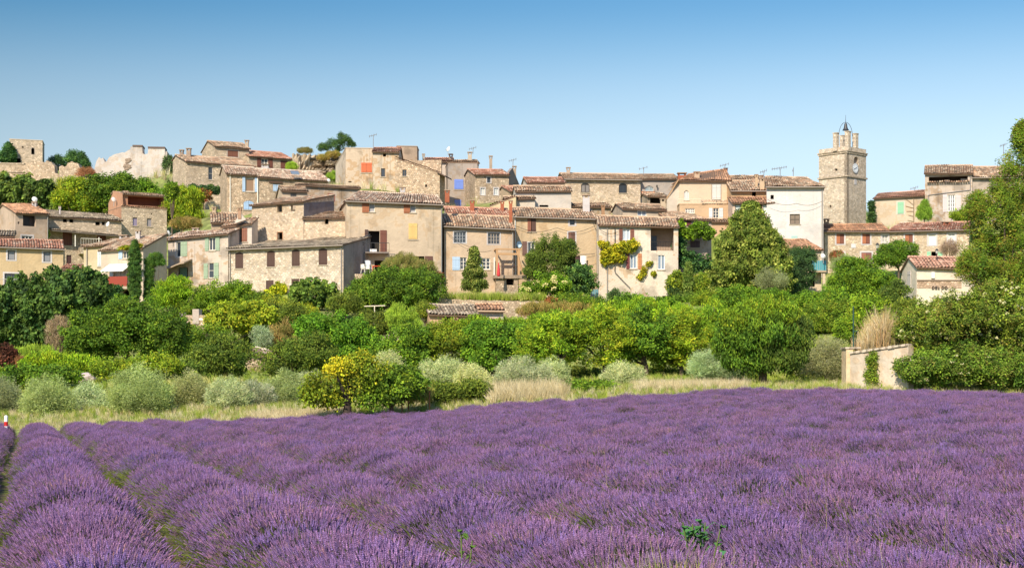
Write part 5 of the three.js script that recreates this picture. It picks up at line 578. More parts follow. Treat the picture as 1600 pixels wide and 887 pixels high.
// ---------- foliage ----------
const leafM = new THREE.MeshPhysicalMaterial({ vertexColors: true, roughness: 0.75, transmission: 0.14, thickness: 0, side: THREE.DoubleSide, specularIntensity: 0.4, name: 'leaf' });
function leafCluster(seed, n, len, wid, spread, style = 'round') {
  const r = rng(seed), pos = [], cl = [], a = V3(), b = V3(), c = V3();
  for (let i = 0; i < n; i++) {
    const th = r() * Math.PI * 2, ph = Math.acos(rr(r, -1, 1)), R = spread * Math.cbrt(r()); let o = V3(Math.sin(ph) * Math.cos(th), Math.cos(ph), Math.sin(ph) * Math.sin(th)).multiplyScalar(R);
    let dir = V3(rr(r, -1, 1), rr(r, -0.75, 0.75), rr(r, -1, 1)).normalize(); if (style === 'up') dir = V3(rr(r, -0.5, 0.5), rr(r, 0.5, 1), rr(r, -0.5, 0.5)).normalize(); if (style === 'out') dir = o.clone().normalize().add(V3(rr(r, -0.4, 0.4), rr(r, -0.1, 0.6), rr(r, -0.4, 0.4))).normalize(); if (style === 'droop') dir = V3(rr(r, -0.7, 0.7), rr(r, -1, 0.1), rr(r, -0.7, 0.7)).normalize();
    const side = V3(rr(r, -1, 1), rr(r, -0.4, 0.4), rr(r, -1, 1)).cross(dir).normalize(), nn = side.clone().cross(dir), l = len * rr(r, 0.75, 1.25), w = wid * rr(r, 0.75, 1.2), k = rr(r, 0.72, 1.28), kc = [k * rr(r, 0.92, 1.1), k, k * rr(r, 0.8, 1.15)];
    const tip = o.clone().addScaledVector(dir, l).addScaledVector(nn, l * rr(r, -0.15, 0.15)), m = o.clone().addScaledVector(dir, l * 0.48).addScaledVector(nn, w * 0.18), s1 = m.clone().addScaledVector(side, w * 0.5).addScaledVector(nn, -w * 0.3), s2 = m.clone().addScaledVector(side, -w * 0.5).addScaledVector(nn, -w * 0.3);
    for (const p of [o, s1, tip, o, tip, s2]) { pos.push(p.x, p.y, p.z); cl.push(...kc); }
  }
  const g = new THREE.BufferGeometry(); g.setAttribute('position', new THREE.Float32BufferAttribute(pos, 3)); g.setAttribute('color', new THREE.Float32BufferAttribute(cl, 3)); g.computeVertexNormals(); return g;
}
// geo, colours, cluster radius, density, outline roughness
const SP = {
  fig: { g: leafCluster(1, 15, 0.26, 0.2, 0.34, 'droop'), c: [[0.0831, 0.154, 0.0285], [0.117, 0.194, 0.0342], [0.0665, 0.122, 0.0285], [0.166, 0.242, 0.0427]], s: 0.36, k: 1.7 },
  green: { g: leafCluster(2, 18, 0.17, 0.095, 0.32), c: [[0.114, 0.229, 0.0176], [0.15, 0.282, 0.0194], [0.0748, 0.158, 0.0158], [0.211, 0.326, 0.022]], s: 0.32, k: 1.8 },
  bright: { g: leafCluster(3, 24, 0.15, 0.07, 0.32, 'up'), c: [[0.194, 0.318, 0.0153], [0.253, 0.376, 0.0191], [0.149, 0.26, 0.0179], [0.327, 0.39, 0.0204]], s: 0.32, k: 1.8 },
  yellow: { g: leafCluster(4, 16, 0.2, 0.12, 0.32, 'droop'), c: [[0.24, 0.32, 0.02], [0.19, 0.28, 0.02], [0.33, 0.36, 0.025], [0.14, 0.22, 0.02]], s: 0.33, k: 1.6 },
  gold: { g: leafCluster(14, 18, 0.15, 0.08, 0.34, 'droop'), c: [[0.34, 0.38, 0.02], [0.22, 0.32, 0.02], [0.42, 0.42, 0.03], [0.14, 0.24, 0.02], [0.18, 0.28, 0.02]], s: 0.33, k: 1.5 },
  olive: { g: leafCluster(5, 30, 0.105, 0.024, 0.26, 'out'), c: [[0.391, 0.465, 0.252], [0.509, 0.57, 0.327], [0.294, 0.361, 0.176], [0.587, 0.602, 0.385]], s: 0.27, k: 2.5 },
  oliveg: { g: leafCluster(6, 30, 0.105, 0.024, 0.26, 'out'), c: [[0.333, 0.38, 0.143], [0.41, 0.456, 0.194], [0.255, 0.295, 0.101], [0.47, 0.494, 0.235]], s: 0.27, k: 2.5 },
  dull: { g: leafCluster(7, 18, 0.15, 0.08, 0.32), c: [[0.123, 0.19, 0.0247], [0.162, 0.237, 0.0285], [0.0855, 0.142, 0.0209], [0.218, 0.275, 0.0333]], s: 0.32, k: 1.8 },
  dark: { g: leafCluster(8, 22, 0.16, 0.06, 0.3), c: [[0.0604, 0.129, 0.0379], [0.0845, 0.167, 0.0448], [0.0443, 0.0978, 0.031], [0.131, 0.215, 0.0517]], s: 0.32, k: 1.9 },
  cyp: { g: leafCluster(9, 26, 0.2, 0.045, 0.2, 'up'), c: [[0.0705, 0.147, 0.031], [0.101, 0.192, 0.0345], [0.0504, 0.102, 0.0259], [0.161, 0.244, 0.0431]], s: 0.24, k: 2.4 },
  ivy: { g: leafCluster(10, 18, 0.19, 0.15, 0.26), c: [[0.0604, 0.147, 0.0483], [0.0906, 0.196, 0.0517], [0.0403, 0.0978, 0.0345], [0.141, 0.254, 0.0604]], s: 0.3, k: 1.7 },
  vine: { g: leafCluster(11, 18, 0.2, 0.16, 0.24), c: [[0.525, 0.51, 0.0225], [0.385, 0.442, 0.0225], [0.62, 0.578, 0.03], [0.263, 0.34, 0.0225]], s: 0.26, k: 1.8 },
  creep: { g: leafCluster(11, 18, 0.2, 0.16, 0.24), c: [[0.21, 0.391, 0.018], [0.158, 0.289, 0.021], [0.298, 0.476, 0.0225], [0.105, 0.187, 0.021]], s: 0.26, k: 1.8 },
  lind: { g: leafCluster(12, 17, 0.2, 0.15, 0.34, 'droop'), c: [[0.13, 0.2, 0.03], [0.18, 0.25, 0.036], [0.09, 0.15, 0.024], [0.28, 0.33, 0.07]], s: 0.36, k: 1.7 },
  feath: { g: leafCluster(13, 30, 0.2, 0.03, 0.25, 'up'), c: [[0.298, 0.459, 0.045], [0.385, 0.527, 0.06], [0.21, 0.34, 0.0375]], s: 0.3, k: 2.2 },
  red: { g: leafCluster(15, 18, 0.14, 0.08, 0.26), c: [[0.298, 0.085, 0.045], [0.175, 0.153, 0.03], [0.385, 0.136, 0.06], [0.105, 0.136, 0.03]], s: 0.27, k: 1.8 },
  rust: { g: leafCluster(16, 22, 0.14, 0.03, 0.26, 'up'), c: [[0.473, 0.204, 0.075], [0.35, 0.17, 0.075], [0.56, 0.289, 0.12]], s: 0.27, k: 2 },
  twig: { g: leafCluster(17, 18, 0.3, 0.012, 0.26, 'up'), c: [[0.385, 0.306, 0.225], [0.49, 0.391, 0.285], [0.298, 0.221, 0.165]], s: 0.32, k: 1.6 },
  herb: { g: leafCluster(18, 26, 0.22, 0.03, 0.25, 'up'), c: [[0.28, 0.255, 0.0675], [0.35, 0.289, 0.09], [0.193, 0.221, 0.045], [0.42, 0.306, 0.105]], s: 0.3, k: 2 },
  maroon: { g: leafCluster(19, 18, 0.16, 0.09, 0.28), c: [[0.105, 0.0374, 0.03], [0.158, 0.051, 0.0375], [0.07, 0.0306, 0.024]], s: 0.3, k: 1.8 },
  bram: { g: leafCluster(20, 20, 0.115, 0.075, 0.26), c: [[0.156, 0.247, 0.0286], [0.221, 0.325, 0.0338], [0.091, 0.156, 0.0234], [0.286, 0.377, 0.039], [0.26, 0.247, 0.052]], s: 0.26, k: 2 },
  airy: { g: leafCluster(23, 24, 0.15, 0.05, 0.3), c: [[0.162, 0.266, 0.019], [0.218, 0.323, 0.0209], [0.104, 0.18, 0.019], [0.304, 0.351, 0.0285], [0.285, 0.228, 0.0285]], s: 0.3, k: 1.7 },
  wild: { g: leafCluster(22, 20, 0.15, 0.075, 0.3), c: [[0.176, 0.273, 0.0176], [0.238, 0.326, 0.0194], [0.114, 0.202, 0.0176], [0.317, 0.352, 0.0264], [0.15, 0.238, 0.0176]], s: 0.3, k: 1.7 },
};
const barkM = M('plain', [0.13, 0.095, 0.065], { roughness: 1 }), barkG = M('plain', [0.2, 0.17, 0.14], { roughness: 1 });
let PS = 5000, NCL = 0;
function plant(name, label, cat, d, blobs, sp, o = {}) {    // blobs [cx, cy, rx, ry, dz] in px: the lumps of its crown
  const s = SP[sp], r = rng(PS++), c0 = blobs[0], first = P(c0[0], c0[1], d + (c0[4] ?? 0)), gy = o.foot !== undefined ? P(o.tx ?? c0[0], o.foot, d).y : groundY(o.tx !== undefined ? P(o.tx, 0, d).x : first.x, -d);
  const bx0 = o.tx !== undefined ? P(o.tx, 600, d).x : first.x, root = thing(name, label, cat, V3(bx0, gy, -d), o.group), mt = [], cs = [], lumpsAll = [];
  const tb = (o.tint ?? rr(r, 0.8, 1.15)) * 1.1, tint = [tb * rr(r, 0.86, 1.12), tb];
  const q = new THREE.Quaternion(), up = V3(), mm = new THREE.Matrix4(), sc = (o.s ?? 1);
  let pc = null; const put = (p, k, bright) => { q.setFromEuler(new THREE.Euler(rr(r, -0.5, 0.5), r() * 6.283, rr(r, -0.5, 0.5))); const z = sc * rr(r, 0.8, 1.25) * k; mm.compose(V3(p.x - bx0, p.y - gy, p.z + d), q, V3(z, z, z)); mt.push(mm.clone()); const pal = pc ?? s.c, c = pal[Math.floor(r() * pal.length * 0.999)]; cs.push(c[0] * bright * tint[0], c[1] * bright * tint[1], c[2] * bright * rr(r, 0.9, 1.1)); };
  for (const b of blobs) {
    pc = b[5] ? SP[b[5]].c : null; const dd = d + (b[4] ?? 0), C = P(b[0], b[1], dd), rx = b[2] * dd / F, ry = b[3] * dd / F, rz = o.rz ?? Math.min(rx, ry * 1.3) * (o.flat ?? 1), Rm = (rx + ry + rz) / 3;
    const lump = (o.lump ?? 0.42) * 0.88, nl = Math.round((o.nl ?? 26) * 1.15 * (0.6 + 0.4 * Math.max(rx, ry) / Math.min(rx, ry))), lr = lump * Math.min(rx, ry, Math.max(rz, 0.3));
    const area = 4 * Math.PI * Math.pow((Math.pow(rx * ry, 1.6) + Math.pow(rx * rz, 1.6) + Math.pow(ry * rz, 1.6)) / 3, 1 / 1.6), cr = s.s * sc, total = Math.max(30, s.k * (o.dens ?? 1) * area / (cr * cr) * 0.72);
    const per = total / nl;
    for (let i = 0; i < nl; i++) {
      const y = rr(r, -0.85, 1), t = r() * 6.283, h = Math.sqrt(Math.max(0, 1 - y * y)), sh = rr(r, 0.62, 0.98) - lump * 0.3, L = V3(C.x + Math.cos(t) * h * rx * sh, C.y + y * ry * sh, C.z + Math.sin(t) * h * rz * sh), lrr = lr * rr(r, 0.55, 1.4), br = rr(r, 0.5, 1.35);
      lumpsAll.push(L);
      for (let k = 0; k < per; k++) { const v = V3(rr(r, -1, 1), rr(r, -0.7, 1), rr(r, -1, 1)); if (v.lengthSq() > 1) { k -= 0.6; continue; } v.normalize().multiplyScalar(lrr * Math.pow(r(), 0.4)); const p = L.clone().add(v); if (p.y < gy + 0.05) p.y = gy + 0.05 + r() * 0.2; put(p, 1, br); }
    }
    const ns = o.trunk === 0 && (o.rz ?? 1) < 0.9 ? 4 : Math.round(nl * 0.9), sl = o.shoot ?? 1;   // sprays that break the outline
    for (let i = 0; i < ns; i++) { const y = rr(r, -0.3, 1), t = r() * 6.283, h = Math.sqrt(Math.max(0, 1 - y * y)), D0 = V3(Math.cos(t) * h * rx, y * ry, Math.sin(t) * h * rz), out = D0.clone().normalize().add(V3(rr(r, -0.3, 0.3), rr(r, 0.1, 0.9), rr(r, -0.3, 0.3))).normalize(), l = sl * rr(r, 0.12, 0.42) * Math.min(rx, ry), m = 3 + Math.round(l / (cr * 0.55)), br = rr(r, 0.75, 1.3); for (let k = 0; k < m; k++) { const p = C.clone().addScaledVector(D0, 0.86).addScaledVector(out, l * k / m + 0.05); p.x += rr(r, -0.1, 0.1); p.y += rr(r, -0.1, 0.1); if (p.y > gy) put(p, 1.0 - 0.5 * k / m, br); } }
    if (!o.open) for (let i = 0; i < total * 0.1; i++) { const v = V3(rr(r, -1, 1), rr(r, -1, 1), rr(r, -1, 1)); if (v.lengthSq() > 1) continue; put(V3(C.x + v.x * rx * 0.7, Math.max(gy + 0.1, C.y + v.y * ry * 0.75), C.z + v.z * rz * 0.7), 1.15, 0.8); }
  }
  NCL += mt.length;
  const im = new THREE.InstancedMesh(s.g, leafM, mt.length), col3 = new THREE.Color(); mt.forEach((m, i) => { im.setMatrixAt(i, m); im.setColorAt(i, col3.setRGB(cs[i * 3], cs[i * 3 + 1], cs[i * 3 + 2])); });
  im.name = o.crown ?? 'foliage'; im.castShadow = im.receiveShadow = true; im.userData.kind = 'stuff'; root.add(im);
  if (o.trunk !== 0) {                                     // tapered trunk and limbs into the lumps
    const tr = o.trunk ?? 0.12, base = V3(bx0, gy - 0.2, -d), cc = blobs[0], top = P(o.tx !== undefined ? lerp(o.tx, cc[0], 0.5) : cc[0], cc[1], d), fork = base.clone().lerp(top, o.fork ?? 0.45), gs = [bar(base, fork, tr, tr * 0.75, 8)];
    part('trunk', gs, o.bark ?? barkM, root); const lb = []; const nb = o.limbs ?? 6; for (let i = 0; i < nb; i++) { const L = lumpsAll[Math.floor(r() * lumpsAll.length)], mid = fork.clone().lerp(L, 0.5).add(V3(rr(r, -0.15, 0.15), 0.12, rr(r, -0.15, 0.15))); lb.push(bar(fork, mid, tr * 0.55, tr * 0.35, 6), bar(mid, L, tr * 0.35, tr * 0.1, 5)); }
    part('branch', lb, o.bark ?? barkM, root, 'stuff');
  }
  if (o.fl) {                                              // blossom heads on the outside
    const n = o.fl[0], fm = [], fr = o.fl[2] ?? 0.12; const gI = []; for (let k = 0; k < 7; k++) gI.push(new THREE.IcosahedronGeometry(fr * rr(r, 0.25, 0.4), 0).translate(rr(r, -fr, fr), rr(r, -fr, fr) * 0.5, rr(r, -fr, fr))); const G = mergeGeometries(gI);
    for (let i = 0; i < n; i++) { const b = blobs[Math.floor(r() * blobs.length)], dd = d + (b[4] ?? 0), C = P(b[0], b[1], dd), y = rr(r, -0.6, 1), t = rr(r, 0.1, 3.04), h = Math.sqrt(1 - y * y), rx = b[2] * dd / F, ry = b[3] * dd / F, rz = Math.min(rx, ry * 1.3); mm.makeRotationY(r() * 6).setPosition(C.x + Math.cos(t) * h * rx - bx0, C.y + y * ry - gy, C.z + Math.sin(t) * h * rz + d); fm.push(mm.clone()); }
    const fi = new THREE.InstancedMesh(G, M('plain', o.fl[1]), n); fm.forEach((m, i) => fi.setMatrixAt(i, m)); fi.name = 'blossom'; fi.userData.kind = 'stuff'; root.add(fi);
  }
  return root;
}
// the row of olive trees between the lavender and the gardens
const OL = 'olive trees standing behind the lavender field';
[[4, 624, 28, 34, 82, 'oliveg', 'grey green olive bush at the far left edge beside the red and white marker'], [74, 624, 40, 34, 80.5, 'oliveg', 'broad dull green olive tree, second from the left edge'], [139, 628, 27, 27, 84, 'olive', 'smaller olive tree between the two broad olive trees at left'], [220, 615, 52, 40, 80, 'oliveg', 'tallest and broadest olive tree of the left row'], [297, 615, 31, 32, 83, 'oliveg', 'rounded olive tree just right of the tallest olive tree'], [356, 621, 33, 29, 81, 'olive', 'silvery olive tree above the straw strip, left of the fig tree'], [402, 623, 27, 26, 83, 'olive', 'low silvery olive bush between two larger olive trees'], [445, 611, 29, 29, 84, 'oliveg', 'olive tree just left of the yellow green fig tree'], [484, 606, 22, 26, 87, 'olive', 'olive tree partly behind the left side of the fig tree'], [606, 580, 26, 26, 88, 'olive', 'pale olive tree rising behind the top of the fig tree'], [690, 586, 42, 25, 86, 'olive', 'wide silvery olive tree right of the fig tree'], [738, 592, 24, 20, 85, 'olive', 'small olive bush beside the clipped dark hedge'], [820, 588, 48, 25, 86, 'olive', 'wide silvery olive tree behind the tall straw grass'], [862, 584, 25, 22, 88, 'olive', 'silvery olive bush at the right end of the straw grass'], [975, 592, 33, 23, 85, 'olive', 'low round silvery olive bush standing alone on the grass'], [1122, 572, 46, 29, 87, 'olive', 'silvery olive tree left of the big round tree'], [1292, 566, 44, 36, 87, 'oliveg', 'olive tree between the big round tree and the plaster wall']]
  .forEach(([x, y, rx, ry, d, sp, lb]) => plant('olive_tree', lb, 'olive tree', d, [[x, y, rx * 0.92, ry], [x - rx * 0.4, y + ry * 0.2, rx * 0.55, ry * 0.75], [x + rx * 0.42, y + ry * 0.25, rx * 0.5, ry * 0.7]], sp, { group: OL, crown: 'crown', trunk: 0.14, nl: 30, lump: 0.36, bark: barkG, limbs: 5, fork: 0.3 }));
plant('fig_tree', 'yellow green tree with dark trunk standing at the edge of the lavender', 'tree', 74.8, [[552, 602, 24, 20, 0, 'yellow'], [503, 603, 25, 20, -0.5, 'yellow'], [530, 576, 19, 17, -0.4, 'vine'], [576, 580, 26, 20, 0, 'gold'], [604, 604, 32, 32, 0.4, 'green'], [486, 617, 14, 12, -0.3, 'gold'], [564, 562, 15, 9, 0, 'gold'], [520, 624, 14, 9, 0, 'gold'], [580, 622, 22, 14, 0, 'green']], 'gold', { tx: 541, foot: 648, trunk: 0.24, crown: 'crown', open: 1, nl: 12, lump: 0.45, dens: 0.42, shoot: 1.2, limbs: 9, fork: 0.4, bark: M('plain', [0.05, 0.035, 0.028]) });
plant('shrub', 'dark green shrub growing against the right side of the fig tree', 'shrub', 75.6, [[612, 605, 34, 30], [640, 600, 22, 22]], 'green', {});
plant('round_tree', 'big round bright green tree standing alone near the plaster wall', 'tree', 82, [[1195, 537, 60, 48, 0, 'green'], [1160, 525, 38, 36, 0, 'green'], [1234, 530, 34, 42, 0, 'dull'], [1197, 497, 52, 28, 0, 'bright'], [1160, 508, 26, 22, -0.6, 'bright'], [1217, 562, 42, 31, 0, 'dull'], [1170, 570, 36, 23, 0, 'green'], [1140, 547, 18, 24, 0, 'green']], 'bright', { tx: 1192, foot: 604, trunk: 0.25, crown: 'crown', tint: 0.82, nl: 44, lump: 0.26, dens: 0.7, limbs: 9 });  // top lumps lighter, lower lumps darker: light from above put into leaf colour
plant('hedge_shrub', 'low dark clipped hedge at the lavender edge beside the rusty poles', 'hedge', 79, [[690, 617, 28, 14], [735, 616, 32, 15]], 'dull', { trunk: 0 }); plant('low_shrub', 'small pale green scrub patch between the rusty poles', 'shrub', 77.5, [[650, 620, 24, 13]], 'herb', { trunk: 0 }); plant('low_shrub', 'bright green low weeds right of the straw grass', 'shrub', 81, [[905, 612, 40, 10], [940, 610, 20, 8]], 'green', { trunk: 0 });
// gardens on the slope: [name, label, depth, blobs, species, options]
[['fig_thicket', 'big dark green fig thicket at the left edge below the yellow house', 112, [[40, 480, 62, 45], [95, 465, 60, 42], [140, 462, 32, 42], [60, 520, 60, 30], [10, 505, 40, 40]], 'fig', { nl: 36, lump: 0.32, trunk: 0.2 }],
['rounded_bush', 'large rounded mid green bush left of the pillared garden wall', 101, [[198, 520, 62, 46], [145, 528, 50, 44], [252, 525, 46, 42], [200, 500, 45, 28]], 'green', { nl: 36, lump: 0.3 }],
['yellow_bush', 'yellow green bush right of the pillared garden wall', 112, [[362, 500, 40, 24], [398, 496, 32, 22]], 'yellow', {}], ['bush', 'dense green bush under the long stone house, behind the yellow bush', 116, [[440, 500, 45, 30], [400, 518, 35, 26]], 'dull', {}], ['yellow_bush', 'yellowish bush below the small dark round tree of the long stone house', 124, [[430, 482, 36, 18], [470, 490, 25, 15]], 'gold', {}],
['silver_bush', 'small silvery grey bush above the sunken tile strip', 104, [[408, 532, 14, 22]], 'olive', {}], ['brown_bush', 'brownish twiggy bush right of the small silvery bush', 106, [[445, 535, 28, 26]], 'herb', {}],
['dull_bush', 'dark olive green bush left of the sunken tile strip', 95, [[350, 562, 50, 36], [318, 570, 30, 24]], 'dull', {}], ['dull_bush', 'dark olive green bush right of the sunken tile strip', 95, [[455, 568, 48, 34], [490, 560, 34, 36]], 'dull', {}], ['bush', 'leafy green bush in the middle left, behind the fig tree', 99, [[525, 530, 58, 40], [490, 520, 30, 26], [560, 545, 40, 34]], 'green', { nl: 34, lump: 0.32 }], ['bush', 'dark bush filling the slope under the washing line post', 108, [[585, 512, 40, 22]], 'dull', {}],
['feathery_bush', 'light feathery bush with upright shoots left of the peach shed', 104, [[628, 500, 22, 22], [640, 520, 18, 22]], 'feath', {}], ['bush', 'dark green bush under the feathery bush', 97, [[640, 545, 36, 42], [605, 560, 25, 25]], 'green', {}], ['walnut_bush', 'lit green bush just below the peach shed window', 98, [[705, 545, 50, 40], [690, 525, 30, 20]], 'wild', { nl: 34, lump: 0.3 }], ['walnut_bush', 'green bush below the tile capped wall', 97, [[772, 548, 50, 42], [755, 525, 32, 20], [815, 540, 28, 32]], 'green', { nl: 34, lump: 0.3 }],
['fruit_tree', 'spreading yellow green fruit tree below the brown herb bank', 95, [[870, 535, 50, 45], [840, 548, 35, 40], [895, 515, 30, 20]], 'wild', { nl: 30, lump: 0.3, tint: 1.15, trunk: 0.16, foot: 602 }], ['fruit_tree', 'tall yellow green fruit tree left of centre of the orchard', 96, [[945, 530, 48, 52], [915, 515, 26, 25]], 'wild', { nl: 32, lump: 0.3, tint: 1.2, trunk: 0.17, foot: 602 }], ['fruit_tree', 'green fruit tree in the middle of the orchard with dark gap beneath', 97, [[1010, 525, 46, 46], [985, 545, 30, 30]], 'green', { nl: 32, lump: 0.3, trunk: 0.17, foot: 602 }], ['fruit_tree', 'orchard tree next to the silvery olive left of the big round tree', 98, [[1065, 530, 46, 46], [1045, 555, 30, 28]], 'wild', { nl: 30, lump: 0.3, tint: 1.15, trunk: 0.17, foot: 603 }], ['fruit_tree', 'bright orchard tree behind the big round tree', 104, [[1110, 510, 36, 36]], 'bright', { trunk: 0.14 }],
['bright_bush', 'bright lime green bush row below the vine wall house', 116, [[1005, 492, 48, 22], [950, 500, 40, 20], [1060, 500, 40, 20]], 'bright', {}], ['yellow_bush', 'small bright yellow bush below the vine wall house', 113, [[975, 494, 10, 8]], 'gold', { trunk: 0 }], ['bush', 'green bush at the foot of the vine wall house', 126, [[990, 476, 30, 16], [1030, 482, 34, 14]], 'green', {}], ['little_round_bush', 'small dark round bush against the lower left wall of the vine wall house', 146, [[961, 465, 9, 9]], 'dark', { foot: 480, trunk: 0.06 }],
['meadow_bush', 'dark green low planting at left behind the olive row', 91, [[30, 590, 45, 15], [85, 590, 40, 14]], 'green', { trunk: 0 }], ['meadow_bush', 'leafy vegetable patch behind the white rock at left', 97, [[80, 570, 50, 14], [125, 572, 30, 12]], 'bright', { trunk: 0 }], ['meadow_bush', 'pale grass green patch under the fig thicket at left', 104, [[60, 555, 50, 10]], 'feath', { trunk: 0 }], ['meadow_bush', 'green bush strip above the tallest olive tree', 92, [[190, 578, 50, 16], [245, 576, 40, 18]], 'wild', { trunk: 0 }], ['meadow_bush', 'green bush strip left of the dark olive bush', 93, [[290, 590, 38, 20]], 'dull', { trunk: 0 }], ['maroon_shrub', 'dark maroon shrub at the left edge above the olive bushes', 99, [[8, 562, 16, 20]], 'maroon', {}], ['orange_flower', 'small orange flowering plant at the left edge', 99, [[29, 568, 5, 7]], 'rust', { trunk: 0 }], ['twiggy_shrub', 'leafless grey twiggy shrub below the fig thicket', 101, [[92, 525, 18, 26]], 'twig', { open: 1 }],
['bush', 'bright young tree at the foot of the tall cypress', 134, [[265, 462, 24, 28], [282, 455, 18, 20]], 'bright', {}], ['bush', 'dark leafy bush in front of the left end of the long stone house', 135, [[335, 468, 32, 26], [370, 465, 28, 24]], 'green', { sp: 1 }], ['little_round_tree', 'dense dark round little tree before the right half of the long stone house', 140, [[490, 458, 38, 23]], 'fig', { trunk: 0.14 }], ['climber', 'thin yellow climber on the lower wall of the long stone house', 152, [[437, 452, 12, 10], [425, 465, 14, 7]], 'vine', { trunk: 0, rz: 0.3 }], ['yellow_bush', 'yellow green bush below the terracotta coloured low wall', 128, [[300, 520, 20, 12]], 'yellow', {}],
['terrace_bush', 'large mixed green bush under the red table terrace', 139, [[610, 460, 55, 34], [570, 465, 32, 26], [655, 455, 40, 36], [600, 440, 30, 22]], 'green', { nl: 34, lump: 0.3, s: 1.1 }], ['grey_bush', 'tall grey green bush on the terrace before the brown shutters', 149, [[630, 418, 28, 20], [655, 425, 28, 18], [612, 425, 16, 16]], 'herb', { trunk: 0.1 }], ['bush', 'green bush between the long stone house and the terrace bush', 136, [[540, 478, 28, 18]], 'dull', {}],
['rose_bush', 'small pink flowering rose bush at the right end of the terrace', 150, [[682, 434, 8, 9]], 'red', {}], ['conifer', 'small yellow green conifer before the paned window house', 146, [[742, 446, 19, 14], [741, 428, 15, 14], [741, 410, 9, 12], [741, 396, 4, 9]], 'lind', { foot: 466, trunk: 0.12, s: 0.8, lump: 0.4, bark: barkM }], ['round_climber', 'large round dark ivy bush against the ochre house', 150, [[860, 408, 36, 38], [835, 425, 16, 24], [885, 395, 16, 20]], 'dull', { nl: 36, lump: 0.3 }], ['flowering_shrub', 'shrub with cream blossom heads below the round ivy bush', 144, [[862, 448, 30, 20], [835, 455, 22, 14]], 'green', { fl: [22, [0.62, 0.55, 0.22], 0.26] }], ['ivy_bush', 'dark ivy mass left of the vine wall house', 149, [[905, 440, 26, 28], [888, 455, 16, 16]], 'ivy', {}], ['herb_bank', 'brownish herb bank below the retaining wall', 127, [[840, 488, 34, 11], [890, 488, 40, 12]], 'herb', { trunk: 0 }], ['red_shrub', 'small dark red shrub at the right end of the retaining wall', 141, [[862, 471, 8, 5]], 'red', { trunk: 0 }],
['linden_tree', 'tall conical pale green linden tree in front of the orange house', 142, [[1170, 422, 56, 48], [1172, 380, 45, 36], [1172, 348, 27, 22], [1143, 438, 36, 40], [1202, 428, 38, 42], [1173, 329, 11, 12], [1150, 395, 34, 30], [1198, 392, 30, 28]], 'lind', { tx: 1170, foot: 480, trunk: 0.3, crown: 'crown', tint: 1, nl: 44, lump: 0.26, s: 1.1 }], ['dark_conifer', 'dark green tree leaning right of the linden tree', 146, [[1238, 428, 34, 34], [1225, 455, 38, 28], [1255, 405, 22, 18]], 'dark', { nl: 34, lump: 0.3, foot: 482, trunk: 0.2 }], ['silver_shrub', 'grey green shrub low between linden and dark tree', 139, [[1205, 440, 24, 20]], 'oliveg', {}], ['bush', 'dark green bush at the foot of the linden tree', 134, [[1150, 470, 40, 22], [1200, 472, 40, 18]], 'green', {}],
['small_cypress', 'slim pale green cypress right of the vine wall house', 146, [[1076, 470, 7, 22], [1076, 442, 6, 22], [1076, 424, 3.5, 14]], 'lind', { foot: 492, s: 0.6, trunk: 0.07, rz: 0.4 }], ['amber_bush', 'amber tinted bush beside the slim cypress', 150, [[1090, 450, 22, 18], [1060, 445, 16, 18], [1104, 440, 12, 12]], 'yellow', {}], ['wall_ivy', 'dark ivy hanging over the lower wall of the creeper house', 155.5, [[1072, 408, 16, 18], [1098, 415, 18, 16], [1062, 385, 8, 14]], 'ivy', { trunk: 0, rz: 0.7 }], ['wall_creeper', 'bright green creeper covering the wall under the hip roof', 157, [[1062, 362, 12, 18], [1092, 358, 16, 14], [1106, 364, 10, 14], [1080, 366, 14, 8]], 'creep', { trunk: 0, rz: 0.5, s: 0.9 }], ['wall_vine', 'yellow green vine spreading across the pale vine wall house', 153.45, [[947, 404, 9, 14], [957, 395, 18, 12], [975, 387, 22, 9], [990, 382, 9, 7], [944, 382, 8, 5], [965, 404, 14, 8]], 'vine', { trunk: 0, rz: 0.3, s: 0.8 }], ['wall_sprig', 'small climbing sprigs right of the orange shutter on the vine wall house', 153.68, [[1006, 425, 4, 8], [1014, 412, 5, 4], [1001, 432, 3, 5], [1022, 428, 3, 3]], 'vine', { trunk: 0, rz: 0.2, s: 0.6, dens: 0.5 }], ['bush', 'dark bush at the lower right corner of the vine wall house', 150, [[1058, 462, 14, 16]], 'dark', {}],
['garden_tree', 'loose light green tree below the long terrace house', 132, [[1345, 442, 42, 34], [1322, 455, 30, 26], [1375, 450, 28, 26], [1330, 420, 20, 16]], 'green', { nl: 34, lump: 0.32, trunk: 0.16, foot: 500 }], ['grey_tree', 'grey green tree directly under the balustrade of the terrace house', 150, [[1318, 415, 22, 16]], 'oliveg', {}], ['green_dome_tree', 'bright green domed tree before the terrace house windows', 160, [[1405, 393, 32, 16], [1390, 405, 25, 14]], 'green', {}], ['bush', 'wild bushes between the round tree and the loose garden tree', 112, [[1290, 500, 36, 34], [1320, 505, 34, 34], [1275, 520, 28, 26]], 'wild', { nl: 34 }], ['bush', 'green bush below the teal balcony house', 122, [[1262, 478, 28, 20], [1300, 475, 30, 22]], 'green', {}], ['bush', 'green bush left of the dry grass on the plaster wall', 96, [[1360, 500, 34, 40], [1330, 520, 24, 24]], 'wild', {}], ['bush', 'dull green bush between the dry grass and the cream annex', 108, [[1400, 470, 22, 30]], 'dull', {}],
